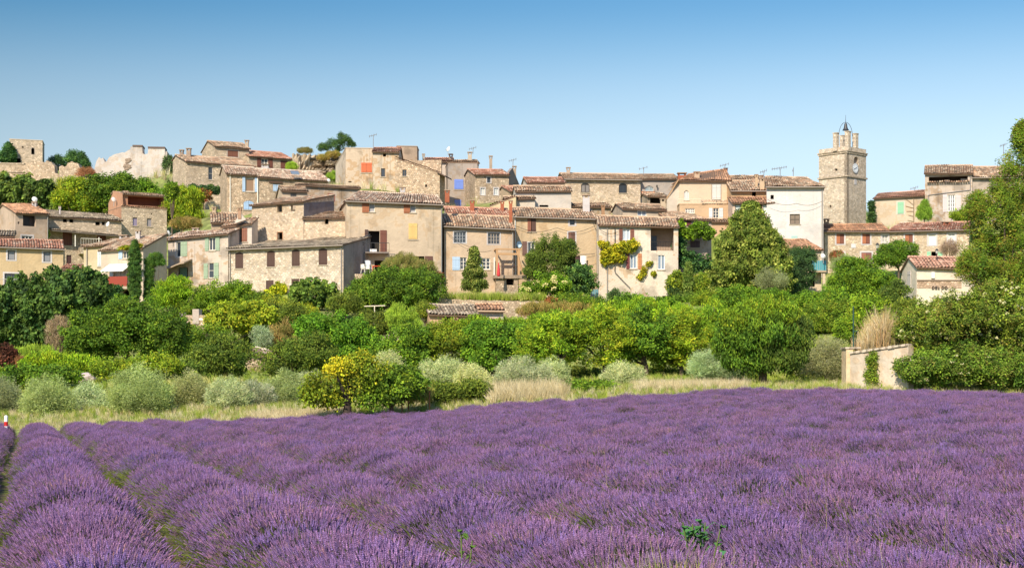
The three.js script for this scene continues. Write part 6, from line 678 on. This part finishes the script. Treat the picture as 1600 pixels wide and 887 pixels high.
['big_right_tree', 'big yellow green tree filling the right edge of the picture', 90, [[1556, 355, 42, 58], [1545, 415, 46, 44], [1590, 290, 30, 55], [1600, 390, 50, 80], [1520, 425, 22, 26], [1598, 225, 12, 34], [1530, 330, 18, 24], [1570, 440, 40, 36]], 'airy', { tx: 1572, trunk: 0.3, foot: 590, crown: 'crown', nl: 36, lump: 0.3, dens: 0.62, limbs: 16, open: 1, shoot: 1.4 }], ['bramble_bank', 'tall flowering bramble bank with cream blossoms at right', 79, [[1450, 520, 46, 48], [1500, 505, 46, 52], [1560, 500, 60, 60], [1600, 540, 50, 60]], 'bram', { nl: 46, lump: 0.26, trunk: 0, fl: [150, [0.62, 0.6, 0.3], 0.1], rz: 2.4 }], ['bramble_bank', 'lower bramble bank spilling down to the lavender at right', 77.5, [[1440, 578, 40, 28], [1500, 572, 52, 36], [1570, 580, 56, 32], [1620, 580, 40, 34]], 'bram', { nl: 46, lump: 0.26, trunk: 0, fl: [26, [0.6, 0.58, 0.3], 0.08], rz: 1.4 }], ['wall_climber', 'green climber hanging down the middle of the plaster wall', 79, [[1365, 565, 7, 20], [1362, 590, 9, 14], [1378, 597, 18, 8]], 'bram', { trunk: 0, rz: 0.3, s: 0.7 }],
['dark_hill_tree', 'dark olive tree mass below the castle tower', 200, [[30, 302, 36, 27], [62, 308, 32, 26], [3, 300, 22, 28], [90, 320, 30, 16]], 'fig', { s: 1.6 }], ['lime_hill_tree', 'bright lime yellow tree below the ruined castle walls', 198, [[110, 300, 25, 24], [98, 312, 18, 16], [122, 290, 14, 12], [128, 318, 22, 14]], 'gold', { s: 1.4 }], ['hill_tree', 'mid green tree mass below the castle keep', 199, [[160, 304, 40, 28], [188, 290, 24, 18], [140, 314, 24, 18], [200, 312, 36, 18]], 'green', { s: 1.6 }], ['hill_tree', 'green bush at the foot of the castle keep arch', 201, [[224, 294, 18, 14], [240, 310, 20, 16]], 'green', { s: 1.4 }], ['round_topiary', 'lower of the two dark clipped round trees by the ruins', 237, [[88, 258, 14, 15]], 'dark', { s: 1.3, lump: 0.2, nl: 40, shoot: 0.2, foot: 285 }], ['round_topiary', 'taller of the two dark clipped round trees by the ruins', 236, [[117, 250, 17, 15], [127, 260, 13, 14]], 'dark', { s: 1.3, lump: 0.2, nl: 40, shoot: 0.2, foot: 285 }], ['rust_bush', 'rust brown bush between the ruined stump and the keep', 223, [[133, 272, 15, 9]], 'rust', { s: 1.3 }], ['tower_ivy', 'dark ivy climbing the left side of the castle tower', 231.3, [[8, 248, 12, 12], [13, 236, 5, 12], [17, 244, 5, 10]], 'ivy', { trunk: 0, rz: 0.9, s: 1.3 }], ['dark_hill_tree', 'dark tree between the castle keep and the tan ridge house', 218, [[263, 262, 7, 18], [268, 280, 10, 18]], 'dark', { s: 1.5 }], ['hill_tree', 'bright green tree left of the red flowering bush', 186, [[285, 322, 25, 28], [270, 334, 18, 22], [300, 312, 14, 18], [292, 340, 24, 14]], 'bright', { s: 1.4 }], ['grass_bush', 'pale green rounded grass bush above the green shutter roof', 168, [[290, 352, 26, 9]], 'herb', { s: 1.2, trunk: 0 }], ['ivy_hedge', 'dark ivy hedge along the base of the tan ridge house', 198.6, [[305, 297, 14, 8], [330, 297, 16, 8]], 'ivy', { trunk: 0, rz: 0.5, s: 1.2 }], ['red_flower_bush', 'red flowering bush below the ivy hedge', 195, [[317, 306, 11, 10]], 'red', { s: 1.2 }], ['bush', 'green scrub at the foot of the grey terracotta house', 178, [[268, 300, 8, 14]], 'green', { s: 1.3 }],
['ridge_tree', 'open blue green tree on the rock ridge against the sky', 208, [[522, 229, 14, 10], [536, 220, 11, 11], [505, 231, 8, 6], [548, 226, 5, 4]], 'dark', { tx: 524, foot: 246, trunk: 0.1, s: 1.0, open: 1, dens: 0.7, lump: 0.5, nl: 14 }], ['scrub', 'dry scrub tuft on top of the masonry block of the ridge', 204, [[476, 237, 11, 4]], 'herb', { trunk: 0 }], ['scrub', 'yellowish scrub on the upper rock ledge', 204, [[520, 243, 12, 4], [505, 248, 10, 4]], 'herb', { trunk: 0 }], ['scrub', 'green scrub at the right foot of the rock outcrop', 202, [[520, 278, 9, 8]], 'feath', { trunk: 0 }], ['scrub', 'yellow green scrub at the left foot of the rock outcrop', 203, [[455, 262, 9, 6]], 'feath', { trunk: 0 }], ['wall_ivy', 'ivy column on the corner of the green window house', 191.5, [[1362, 322, 3, 9], [1363, 338, 4, 12], [1362, 350, 5, 9]], 'ivy', { trunk: 0, rz: 0.4, s: 1, dens: 0.8 }], ['bamboo_clump', 'upright bright green bamboo clump before the attic loggia house', 183, [[1441, 336, 6, 14], [1446, 328, 5, 14], [1450, 338, 5, 11]], 'feath', { s: 1.2, trunk: 0, dens: 0.8 }], ['bush', 'green bush below the lilac shutters of the attic loggia house', 174, [[1508, 338, 22, 12]], 'wild', { s: 1.3 }], ['bare_shrub', 'reddish bare shrub before the white blind windows of the terrace house', 163, [[1484, 392, 14, 14]], 'twig', { open: 1 }], ['bush', 'dry reddish shrub at the lower window of the terrace house', 163, [[1308, 402, 10, 10]], 'red', {}],
['tall_cypress', 'tall narrow dark cypress before the pale yellow house', 143, [...Array(12)].map((_, i) => [210 + (i % 2 ? 0.8 : -0.8), 484 - i * 8.6, 10.6 * Math.pow(Math.sin(Math.PI * (0.36 + 0.6 * (1 - i / 11)) / 1.02), 0.7) * (i > 8 ? 1.05 - 0.16 * (i - 8) : 1), 13]), 'cyp', { foot: 490, s: 0.75, rz: 0.5, lump: 0.34, nl: 14, dens: 0.7, shoot: 0.3, trunk: 0.1, crown: 'crown' }], ['climbing_fig', 'feathery climber on the shaded corner of the pale yellow house', 144, [[243, 405, 9, 7], [235, 412, 8, 9], [250, 412, 5, 5], [233, 428, 6, 14], [232, 446, 5.5, 14], [232, 464, 6, 14]], 'cyp', { trunk: 0.06, rz: 0.4, s: 0.85, dens: 0.8, lump: 0.5 }], ['balcony_ivy', 'ivy hanging beneath the red balcony', 146, [[180, 458, 8, 14]], 'ivy', { trunk: 0, rz: 0.5 }], ['roof_moss', 'yellow green plants growing on the eave of the pale yellow house', 147.6, [[198, 387, 14, 2.5], [214, 384, 8, 2.5]], 'vine', { trunk: 0, rz: 0.3, s: 0.6 }], ['ivy_strip', 'ivy strip on the corner between tan house and grey stone house', 174.5, [[72, 367, 2.5, 9]], 'creep', { trunk: 0, rz: 0.25, s: 0.8 }],
['bush', 'scrubby green bushes under the vine wall house, left part', 142, [[895, 474, 34, 14], [935, 480, 26, 14]], 'wild', {}], ['bush', 'scrubby green bushes under the slim cypress', 142, [[1070, 486, 40, 16], [1110, 480, 30, 18]], 'green', {}], ['bush', 'rough green bushes under the long stone house, left of the yellow climber', 134, [[405, 480, 26, 16], [300, 485, 22, 16]], 'wild', {}], ['bush', 'dark bush between yellow house and pale yellow house', 150, [[112, 440, 14, 16], [135, 448, 16, 20]], 'green', {}], ['bush', 'green bush at the foot of the pale yellow house, left of the cypress', 139, [[180, 472, 16, 12], [240, 476, 14, 10]], 'green', {}], ['bush', 'low green bush at the foot of the long stone house, below the climber', 141, [[430, 476, 26, 10], [402, 470, 18, 10]], 'dull', {}], ['orange_bush', 'lit green shrub at the left foot of the linden tree', 139, [[1105, 472, 26, 16]], 'wild', {}], ['bush', 'green thicket behind the upper bramble bank', 98, [[1420, 500, 30, 34]], 'dull', {}], ['bush', 'low green scrub in front of the pillared garden wall', 108, [[330, 530, 34, 22], [295, 545, 22, 20]], 'wild', {}], ['bush', 'green scrub joining the retaining wall and the shed roof', 130, [[665, 488, 14, 14]], 'dull', {}], ['bush', 'green bushes under the shed wall in the middle', 106, [[740, 512, 40, 14], [800, 516, 40, 14], [860, 508, 34, 16]], 'bright', { trunk: 0 }], ['bush', 'low dark undergrowth along the orchard foot', 100, [[760, 585, 50, 14], [900, 590, 50, 12], [1030, 592, 60, 12]], 'dull', { trunk: 0 }], ['bush', 'undergrowth at the foot of the middle bushes', 98, [[560, 578, 36, 18], [660, 580, 40, 12]], 'dull', { trunk: 0 }], ['bush', 'undergrowth right of the big round tree', 92, [[1260, 575, 30, 22], [1160, 590, 30, 12]], 'dull', { trunk: 0 }]]
  .forEach(([n, lb, d, b, sp, o]) => plant(n, lb, /tree|conifer|cypress|topiary/.test(n) ? 'tree' : /ivy|vine|creeper|climb|sprig/.test(n) ? 'climber' : 'bush', d, b, sp, o));

// ---------- grasses ----------
function bladeTuft(seed, n, h, w, fan, head) { const r = rng(seed), pos = [], cl = []; for (let i = 0; i < n; i++) { const t = r() * 6.283, o = V3(Math.cos(t) * r() * fan * 0.35, 0, Math.sin(t) * r() * fan * 0.35), l = h * rr(r, 0.6, 1.15), lean = rr(r, 0.1, 1) * fan, t2 = t + rr(r, -1, 1), m = o.clone().add(V3(Math.cos(t2) * lean * 0.3, l * 0.55, Math.sin(t2) * lean * 0.3)), e = o.clone().add(V3(Math.cos(t2) * lean, l, Math.sin(t2) * lean)), s = V3(-Math.sin(t2 + 1), 0, Math.cos(t2 + 1)).multiplyScalar(w), k = rr(r, 0.75, 1.25), W2 = head ? s.clone().multiplyScalar(1.6) : s.clone().multiplyScalar(0.7); const a = o.clone().sub(s), b = o.clone().add(s), c = m.clone().add(W2), d = m.clone().sub(W2); for (const p of [a, b, c, a, c, d, d, c, e]) { pos.push(p.x, p.y, p.z); cl.push(k, k, k * rr(r, 0.85, 1.1)); } } const g = new THREE.BufferGeometry(); g.setAttribute('position', new THREE.Float32BufferAttribute(pos, 3)); g.setAttribute('color', new THREE.Float32BufferAttribute(cl, 3)); g.computeVertexNormals(); return g; }
const tuftG = bladeTuft(31, 14, 0.5, 0.012, 0.3), strawG = bladeTuft(32, 16, 0.8, 0.006, 0.5, 1), lowG = bladeTuft(33, 16, 0.28, 0.014, 0.26);
function grass(name, label, cat, geo, pal, n, place, sc = [0.7, 1.3], kind = 'stuff') {
  const r = rng(PS++), im = new THREE.InstancedMesh(geo, leafM, n), m = new THREE.Matrix4(), q = new THREE.Quaternion(), c = new THREE.Color(); for (let i = 0; i < n; i++) { const p = place(r), s = rr(r, ...sc) * (p.s ?? 1); q.setFromEuler(new THREE.Euler(rr(r, -0.2, 0.2), r() * 6.283, rr(r, -0.2, 0.2))); im.setMatrixAt(i, m.compose(p, q, V3(s, s * rr(r, 0.8, 1.2), s))); const k = pal[Math.floor(r() * pal.length)], b = rr(r, 0.8, 1.2); im.setColorAt(i, c.setRGB(k[0] * b, k[1] * b, k[2] * b)); }
  im.name = numbered(name); im.castShadow = im.receiveShadow = true; tag(im, label, cat); im.userData.kind = kind; scene.add(im); return im;
}
const GR = [[0.27, 0.38, 0.04], [0.36, 0.42, 0.06], [0.21, 0.31, 0.035], [0.5, 0.48, 0.16]], ST = [[0.66, 0.55, 0.33], [0.72, 0.62, 0.4], [0.56, 0.46, 0.25], [0.74, 0.66, 0.46]];
const onPx = (x0, x1, d0, d1) => (r) => { const d = rr(r, d0, d1), x = (rr(r, x0, x1) - HX) / F * d; return V3(x, groundY(x, -d) - 0.02, -d); };
grass('verge_grass', 'strip of green and yellowing grass between lavender and olive trees', 'grass', tuftG, [...GR, ...GR, ...ST], 9000, onPx(-60, 1660, 76.2, 84), [0.35, 0.8]);
grass('slope_grass', 'green grass and weeds covering the garden slope between bushes', 'grass', lowG, GR, 14000, onPx(-60, 1660, 84, 128), [0.7, 1.6]);
grass('straw_grass', 'tall pale straw grass in front of the olives at centre right', 'dry grass', strawG, ST, 1500, (r) => onPx(764 + 10 * r(), 888 - 14 * r(), 77.5, 82)(r), [0.35, 1.05]);
grass('straw_grass', 'low pale straw strip left of the fig tree', 'dry grass', strawG, ST, 900, onPx(390, 540, 75.6, 78), [0.35, 0.7]);
grass('straw_grass', 'pale dry grass strip left of the big round tree', 'dry grass', strawG, ST, 1200, onPx(990, 1170, 79, 84), [0.35, 0.7]);
grass('straw_grass', 'short straw tufts under the left olive row', 'dry grass', strawG, [...ST, ...GR], 800, onPx(-30, 360, 75.6, 77.5), [0.25, 0.5]);
grass('wall_dry_grass', 'tall dry golden grass on top of the plaster wall', 'dry grass', bladeTuft(34, 18, 2.0, 0.009, 0.75, 1), [[0.62, 0.5, 0.3], [0.7, 0.6, 0.4], [0.55, 0.42, 0.22], [0.6, 0.4, 0.2], [0.4, 0.4, 0.1]], 460, (r) => { const d = rr(r, 80.3, 83.5), k = (r() + r() + r() - 1.5) / 1.5, px = 1378 + k * 52, b = P(px, lerp(548, 538, (px - 1334) / 78) + 1, d); b.s = 1.05 - 0.75 * Math.abs(k); return b; }, [0.35, 1.0]);
grass('terrace_grass', 'bright green grass strip on top of the retaining wall', 'grass', tuftG, GR, 700, (r) => { const d = rr(r, 141.2, 144), p = P(rr(r, 690, 850), rr(r, 467, 470), d); return p; }, [0.7, 1.5]);
grass('hill_grass', 'grass on the hill between the castle ruins and the houses', 'grass', tuftG, [...GR, ...ST], 5000, (r) => { const d = rr(r, 185, 250), x = rr(r, -62, 60); return V3(x, groundY(x, -d), -d); }, [1.2, 2.4]);
{ // two stones and the field marker
  const r = rng(77), rock = (px, py, d, sx, sy, label, c) => { const p = P(px, py, d), o = thing('boulder', label, 'rock', p), g = new THREE.IcosahedronGeometry(1, 2), q = g.attributes.position; for (let i = 0; i < q.count; i++) { const n = 1 + 0.14 * Math.sin(q.getX(i) * 5 + px) * Math.cos(q.getY(i) * 6) + 0.06 * Math.sin(q.getZ(i) * 13 + q.getX(i) * 9); q.setXYZ(i, q.getX(i) * sx * n, Math.max(-0.4, q.getY(i)) * sy * n, q.getZ(i) * sx * n * 0.8); } g.computeVertexNormals(); part('stone', g.translate(p.x, p.y, p.z), M('aged', c), o); };
  rock(134, 592, 93, 0.55, 0.36, 'pale white boulder among the green beds at left', 0xf0dcc8); rock(8, 583, 95, 0.5, 0.16, 'flat pale stone at the left edge below the maroon shrub', 0xd8c4ac);
  const p = P(8.5, 664, 72), o = thing('marker_post', 'short white post with a red band at the left end of the lavender', 'post', V3(p.x, fieldY(p.x, 72), p.z)), y0 = fieldY(p.x, 72), yt = P(8.5, 648, 72).y, h = yt - 0.3; part('post_base', new THREE.CylinderGeometry(0.085, 0.085, h - 0.2 - y0, 12).translate(p.x, (h - 0.2 + y0) / 2, p.z), M('plain', 0xf2f0ec), o); part('red_band', new THREE.CylinderGeometry(0.088, 0.088, 0.2, 12).translate(p.x, h - 0.1, p.z), M('plain', [0.55, 0.02, 0.02]), o); part('rounded_top', [new THREE.CylinderGeometry(0.085, 0.085, 0.2, 12).translate(p.x, h + 0.1, p.z), new THREE.SphereGeometry(0.085, 12, 6, 0, 6.283, 0, 1.571).translate(p.x, h + 0.2, p.z)], M('plain', 0xf2f0ec), o);
  [[609, 606, 77, 'left'], [628, 601, 76.8, 'tall'], [638, 616, 77, 'short'], [671, 605, 76.6, 'right']].forEach(([px, py, d, w], i) => { const a = P(px, 642, d), b = P(px, py, d), o = thing('rusty_pole', ['rusty iron pole nearest the fig tree', 'tallest rusty iron pole of the four at the lavender edge', 'shortest rusty iron pole at the lavender edge', 'rusty iron pole beside the clipped dark hedge'][i], 'pole', V3(a.x, a.y - 0.8, a.z), 'rusty poles at the lavender edge'); part('pole', bar(V3(a.x, a.y - 0.8, a.z), b, 0.035, 0.035, 7), M('plain', [0.3, 0.12, 0.05]), o); });
}

// ---------- lavender ----------
{
  const lav = new THREE.Group(); lav.name = 'lavender_field'; tag(lav, 'purple lavender in long rows filling the whole foreground', 'lavender'); lav.userData.kind = 'stuff'; scene.add(lav);
  const flowerM = new THREE.MeshPhysicalMaterial({ vertexColors: true, roughness: 0.9, specularIntensity: 0.3, side: THREE.DoubleSide, transmission: 0.2, thickness: 0, name: 'lavender' });
  function tuft(seed, n, hmin, hmax, rad) {               // a bunch of stems with whorled flower spikes
    const r = rng(seed), pos = [], cl = [];
    for (let i = 0; i < n; i++) {
      const t = r() * 6.283, q = Math.sqrt(r()) * rad, fan = 0.5 * q / rad + rr(r, -0.1, 0.1), dir = V3(Math.cos(t) * fan, 1, Math.sin(t) * fan).normalize(), o = V3(Math.cos(t) * q, 0, Math.sin(t) * q), L = rr(r, hmin, hmax), H = rr(r, 0.05, 0.085), s = V3(Math.cos(t + 1), 0, Math.sin(t + 1)), u = s.clone().cross(dir).normalize(); s.copy(dir).cross(u).normalize();
      const a = o, b = o.clone().addScaledVector(dir, L), w = 0.0022, gk = rr(r, 0.8, 1.2);
      for (const e of [s, u]) { const P4 = [a.clone().addScaledVector(e, -w), a.clone().addScaledVector(e, w), b.clone().addScaledVector(e, w), b.clone().addScaledVector(e, -w)]; for (const k of [0, 1, 2, 0, 2, 3]) { pos.push(P4[k].x, P4[k].y, P4[k].z); cl.push(0.1 * gk, 0.115 * gk, 0.05 * gk); } }
      const hue = rr(r, -0.12, 0.12), wh = 5, R = rr(r, 0.0072, 0.0105), rings = [];
      for (let k = 0; k <= wh * 2; k++) { const v = k / (wh * 2), rad2 = R * (k % 2 ? 1 : 0.5) * (1 - 0.45 * v) * (k === 0 ? 0.5 : 1) * (k === wh * 2 ? 0.2 : 1), c = b.clone().addScaledVector(dir, v * H); rings.push([c, rad2, r() * 1.5]); }
      for (let k = 0; k < wh * 2; k++) for (let j = 0; j < 4; j++) {
        const pt = (K, J) => { const [c, rd] = rings[K], an = J / 4 * 6.283 + 0.4; return c.clone().addScaledVector(s, Math.cos(an) * rd).addScaledVector(u, Math.sin(an) * rd); };
        const A = pt(k, j), B = pt(k, j + 1), C = pt(k + 1, j + 1), D = pt(k + 1, j), f = rr(r, 0.6, 1.35), pale = r() < 0.3 ? 1.3 : 1;
        for (const p of [A, B, C, A, C, D]) { pos.push(p.x, p.y, p.z); cl.push((0.26 + hue * 0.22) * f * pale, (0.148 + hue * 0.05) * f * pale, (0.345 - hue * 0.18) * f * (pale > 1 ? 1.15 : 1)); }
      }
    }
    const g = new THREE.BufferGeometry(); g.setAttribute('position', new THREE.Float32BufferAttribute(pos, 3)); g.setAttribute('color', new THREE.Float32BufferAttribute(cl, 3)); g.computeVertexNormals(); return g;
  }
  const variants = [tuft(61, 16, 0.16, 0.31, 0.1), tuft(62, 15, 0.18, 0.34, 0.11), tuft(63, 14, 0.14, 0.28, 0.1), tuft(64, 17, 0.18, 0.33, 0.11)];
  const T = 0.30, SPC = 1.78, X0 = 1.42, r = rng(99), inst = variants.map(() => [[], []]), leaves = [[], []], mm = new THREE.Matrix4(), q = new THREE.Quaternion(), hn = noise2(64, 700), pn = noise2(64, 701), mound = { pos: [], ix: [] };
  const along = V3(-T, 0, -1).normalize(), across = V3(1, 0, -T).normalize(), end = (x) => 75.2 + 0.8 * Math.sin(x * 0.9);
  const H = (x, d, s) => hn((x + 90) / 180 * s, (d + 20) / 180 * s);
  for (let k = -3; k < 40; k++) {
    const xc = X0 - SPC / 2 + SPC * k, sec = 9; let started = 0;
    for (let d = 5.2; d < 76.5; d += 0.5) {
      const x = xc - T * d; if (Math.abs(x) > 0.36 * d + 2.2) { started = 0; continue; }
      const dEnd = end(k), fade = clamp((dEnd - d) / 1.1, 0, 1); if (fade <= 0) { started = 0; continue; }
      const h0 = H(x, d, 3.1) - 0.5, gY = fieldY(x, d), Rr = (0.44 + 0.2 * h0) * Math.sqrt(fade);
      // mound of leaves and wood under the flowers
      const base = mound.pos.length / 3; for (let j = 0; j <= sec; j++) { const an = Math.PI * j / sec, rad = Rr * (0.94 + 0.12 * r()); mound.pos.push(x + across.x * Math.cos(an) * rad * 1.3, gY + Math.sin(an) * rad * 0.86, -d + across.z * Math.cos(an) * rad * 1.3); }
      if (started) for (let j = 0; j < sec; j++) { const a = base - sec - 1 + j, b = base + j; mound.ix.push(a, b, a + 1, a + 1, b, b + 1); }
      started = 1;
      // flower bunches on this half metre
      const dens = d < 14 ? 270 : d < 24 ? 195 : d < 42 ? 125 : 85, patch = 0.15 + 1.75 * H(x * 1.7, d * 1.7, 7), nB = Math.round(dens * clamp(patch, 0.3, 1.15));
      for (let i = 0; i < nB; i++) {
        const ph = Math.asin(rr(r, -0.985, 0.985)), tt = rr(r, -0.25, 0.25), sn = Math.sin(ph), cs = Math.cos(ph), rad = Rr * rr(r, 0.72, 1.0), p = V3(x + across.x * sn * rad * 1.3 + along.x * tt, gY + cs * rad * 0.86 + 0.02, -d + across.z * sn * rad * 1.3 + along.z * tt);
        const dir = V3(across.x * sn, cs * 0.9 + 0.42, across.z * sn).add(V3(rr(r, -0.4, 0.4), rr(r, -0.1, 0.25), rr(r, -0.4, 0.4))).normalize(); q.setFromUnitVectors(UP, dir).multiply(new THREE.Quaternion().setFromAxisAngle(UP, r() * 6.283));
        const s = rr(r, 0.8, 1.22) * (0.9 + 0.25 * h0) * (1 - 0.2 * sn * sn) * 0.8, v = Math.floor(r() * variants.length), hue = pn((x + 90) / 30, d / 30) - 0.5 + rr(r, -0.25, 0.25), b = rr(r, 0.62, 1.3);
        inst[v][0].push(mm.compose(p, q, V3(s, s, s)).clone()); const tan = r() < 0.06 ? 0.8 : 0; inst[v][1].push(b * (1 + hue * 0.28 + tan * 0.25), b * (1 + hue * 0.1 + tan * 0.3), b * (1 - hue * 0.15 - tan * 0.3));
      }
      for (let i = 0; i < dens * 0.12; i++) { const ph = rr(r, -1.5, 1.5), p = V3(x + across.x * Math.sin(ph) * Rr * 1.25 + along.x * rr(r, -0.25, 0.25), gY + Math.cos(ph) * Rr * 0.75, -d + across.z * Math.sin(ph) * Rr * 1.25 + along.z * rr(r, -0.25, 0.25)); q.setFromUnitVectors(UP, V3(across.x * Math.sin(ph), Math.cos(ph) + 0.5, across.z * Math.sin(ph)).normalize()); const s = rr(r, 0.6, 1.1); leaves[0].push(mm.compose(p, q, V3(s, s, s)).clone()); const g = rr(r, 0.7, 1.3); leaves[1].push(0.12 * g, 0.15 * g, 0.03 * g); }
    }
  }
  const mg = new THREE.BufferGeometry(); mg.setAttribute('position', new THREE.Float32BufferAttribute(mound.pos, 3)); mg.setIndex(mound.ix); mg.computeVertexNormals();
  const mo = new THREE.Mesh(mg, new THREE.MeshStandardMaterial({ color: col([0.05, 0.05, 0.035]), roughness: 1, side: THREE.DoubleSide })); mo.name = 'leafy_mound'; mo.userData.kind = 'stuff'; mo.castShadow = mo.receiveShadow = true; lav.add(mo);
  const c = new THREE.Color(); let total = 0;
  const emit = (g, L, name) => { const im = new THREE.InstancedMesh(g, flowerM, L[0].length); L[0].forEach((m, i) => { im.setMatrixAt(i, m); im.setColorAt(i, c.setRGB(L[1][i * 3], L[1][i * 3 + 1], L[1][i * 3 + 2])); }); im.name = name; im.userData.kind = 'stuff'; im.castShadow = im.receiveShadow = true; lav.add(im); total += L[0].length; };
  inst.forEach((L, i) => emit(variants[i], L, 'flower_spikes')); emit(bladeTuft(71, 16, 0.3, 0.006, 0.2), leaves, 'leaves');
  console.log('lavender', total, 'leaf clusters', NCL);
}
// weeds and grass in the lavender
function weed(px, py, d, hgt, n, len, wid, c, label) { const a = P(px, py, d), gy = fieldY(a.x, d), r = rng(PS++), o = thing('weed_plant', label, 'weed', V3(a.x, gy, a.z)), st = [], pos = [], cl = []; const ns = Math.max(2, Math.round(n / 6)); for (let i = 0; i < ns; i++) { const e = V3(a.x + rr(r, -1, 1) * len * 1.6, a.y - r() * hgt * 0.5, a.z + rr(r, -1, 1) * len * 1.2); st.push(bar(V3(a.x, gy, a.z), e, 0.008, 0.005, 5)); for (let k = 0; k < n / ns; k++) { const p = V3(a.x, gy, a.z).lerp(e, rr(r, 0.68, 1)), t = r() * 6.283, dir = V3(Math.cos(t), rr(r, -0.2, 0.7), Math.sin(t)).normalize(), s = V3(-Math.sin(t), 0, Math.cos(t)), l = len * rr(r, 0.6, 1.2), w = wid * rr(r, 0.7, 1.2), f = rr(r, 0.75, 1.25), m1 = p.clone().addScaledVector(dir, l * 0.45).add(V3(0, 0.02, 0)), tip = p.clone().addScaledVector(dir, l).add(V3(0, -l * 0.2, 0)), L1 = m1.clone().addScaledVector(s, w / 2), L2 = m1.clone().addScaledVector(s, -w / 2); for (const v of [p, L1, m1, p, m1, L2, L1, tip, m1, m1, tip, L2]) { pos.push(v.x, v.y, v.z); cl.push(c[0] * f, c[1] * f, c[2] * f); } } }
  const g = new THREE.BufferGeometry(); g.setAttribute('position', new THREE.Float32BufferAttribute(pos, 3)); g.setAttribute('color', new THREE.Float32BufferAttribute(cl, 3)); g.computeVertexNormals(); part('leaves', g, leafM, o, 'stuff'); part('stem', st, M('plain', [0.12, 0.17, 0.04]), o); }
const WC = [0.12, 0.23, 0.03];
weed(108, 699, 50, 0.4, 90, 0.26, 0.12, WC, 'bright green weed clump in the furrow at left, the largest weed'); weed(200, 680, 50, 0.2, 30, 0.2, 0.09, WC, 'green weed beyond the largest weed in the left lavender'); weed(233, 686, 42, 0.2, 16, 0.16, 0.08, WC, 'small green weed right of the far left weed'); weed(345, 880, 11.6, 0.15, 9, 0.09, 0.04, [0.16, 0.3, 0.04], 'young lime green shoot at the bottom edge, lower left'); weed(725, 830, 11.8, 0.15, 12, 0.07, 0.045, WC, 'small leafy weed in the lavender at bottom centre'); weed(1093, 812, 12, 0.2, 44, 0.10, 0.065, [0.07, 0.2, 0.05], 'broad leaved green weed in the lavender at lower right'); weed(1003, 830, 13, 0.2, 12, 0.07, 0.045, [0.07, 0.18, 0.05], 'little green weed left of the broad leaved weed'); weed(1105, 858, 11.6, 0.2, 10, 0.08, 0.05, [0.05, 0.17, 0.07], 'dark green weed just below the broad leaved weed'); weed(403, 705, 35, 0.3, 14, 0.2, 0.03, [0.42, 0.36, 0.2], 'dry pale weed stalk in the lavender, centre left');
grass('furrow_grass', 'fresh green and yellow grass tuft at the bottom edge among the lavender', 'grass', bladeTuft(81, 18, 0.5, 0.004, 0.2), [[0.2, 0.3, 0.03], [0.28, 0.33, 0.05], [0.34, 0.3, 0.1], [0.16, 0.25, 0.03]], 330, (r) => { const d = rr(r, 8.3, 9.9), x = (rr(r, 940, 1115) - HX) / F * d; return V3(x, fieldY(x, d) + 0.12, -d); }, [0.7, 1.15]);
grass('furrow_grass', 'dull green grass filling the furrow at the lower left corner', 'grass', bladeTuft(82, 18, 0.4, 0.005, 0.2), [[0.09, 0.12, 0.03], [0.13, 0.14, 0.04], [0.2, 0.16, 0.08]], 160, (r) => { const d = rr(r, 8.5, 14), x = 1.42 - 1.78 - 0.3 * d + rr(r, -0.25, 0.25); return V3(x, fieldY(x, d), -d); }, [0.6, 1]);
grass('stray_stalks', 'thin straw coloured grass stalks standing in the right lavender', 'dry grass', bladeTuft(83, 3, 0.85, 0.0014, 0.35), [[0.42, 0.36, 0.16], [0.34, 0.34, 0.1]], 120, (r) => { const d = 8 + 30 * r() * r(), x = (rr(r, 700, 1640) - HX) / F * d; return V3(x, fieldY(x, d), -d); }, [0.8, 1.1]);
renderer.render(scene, camera);
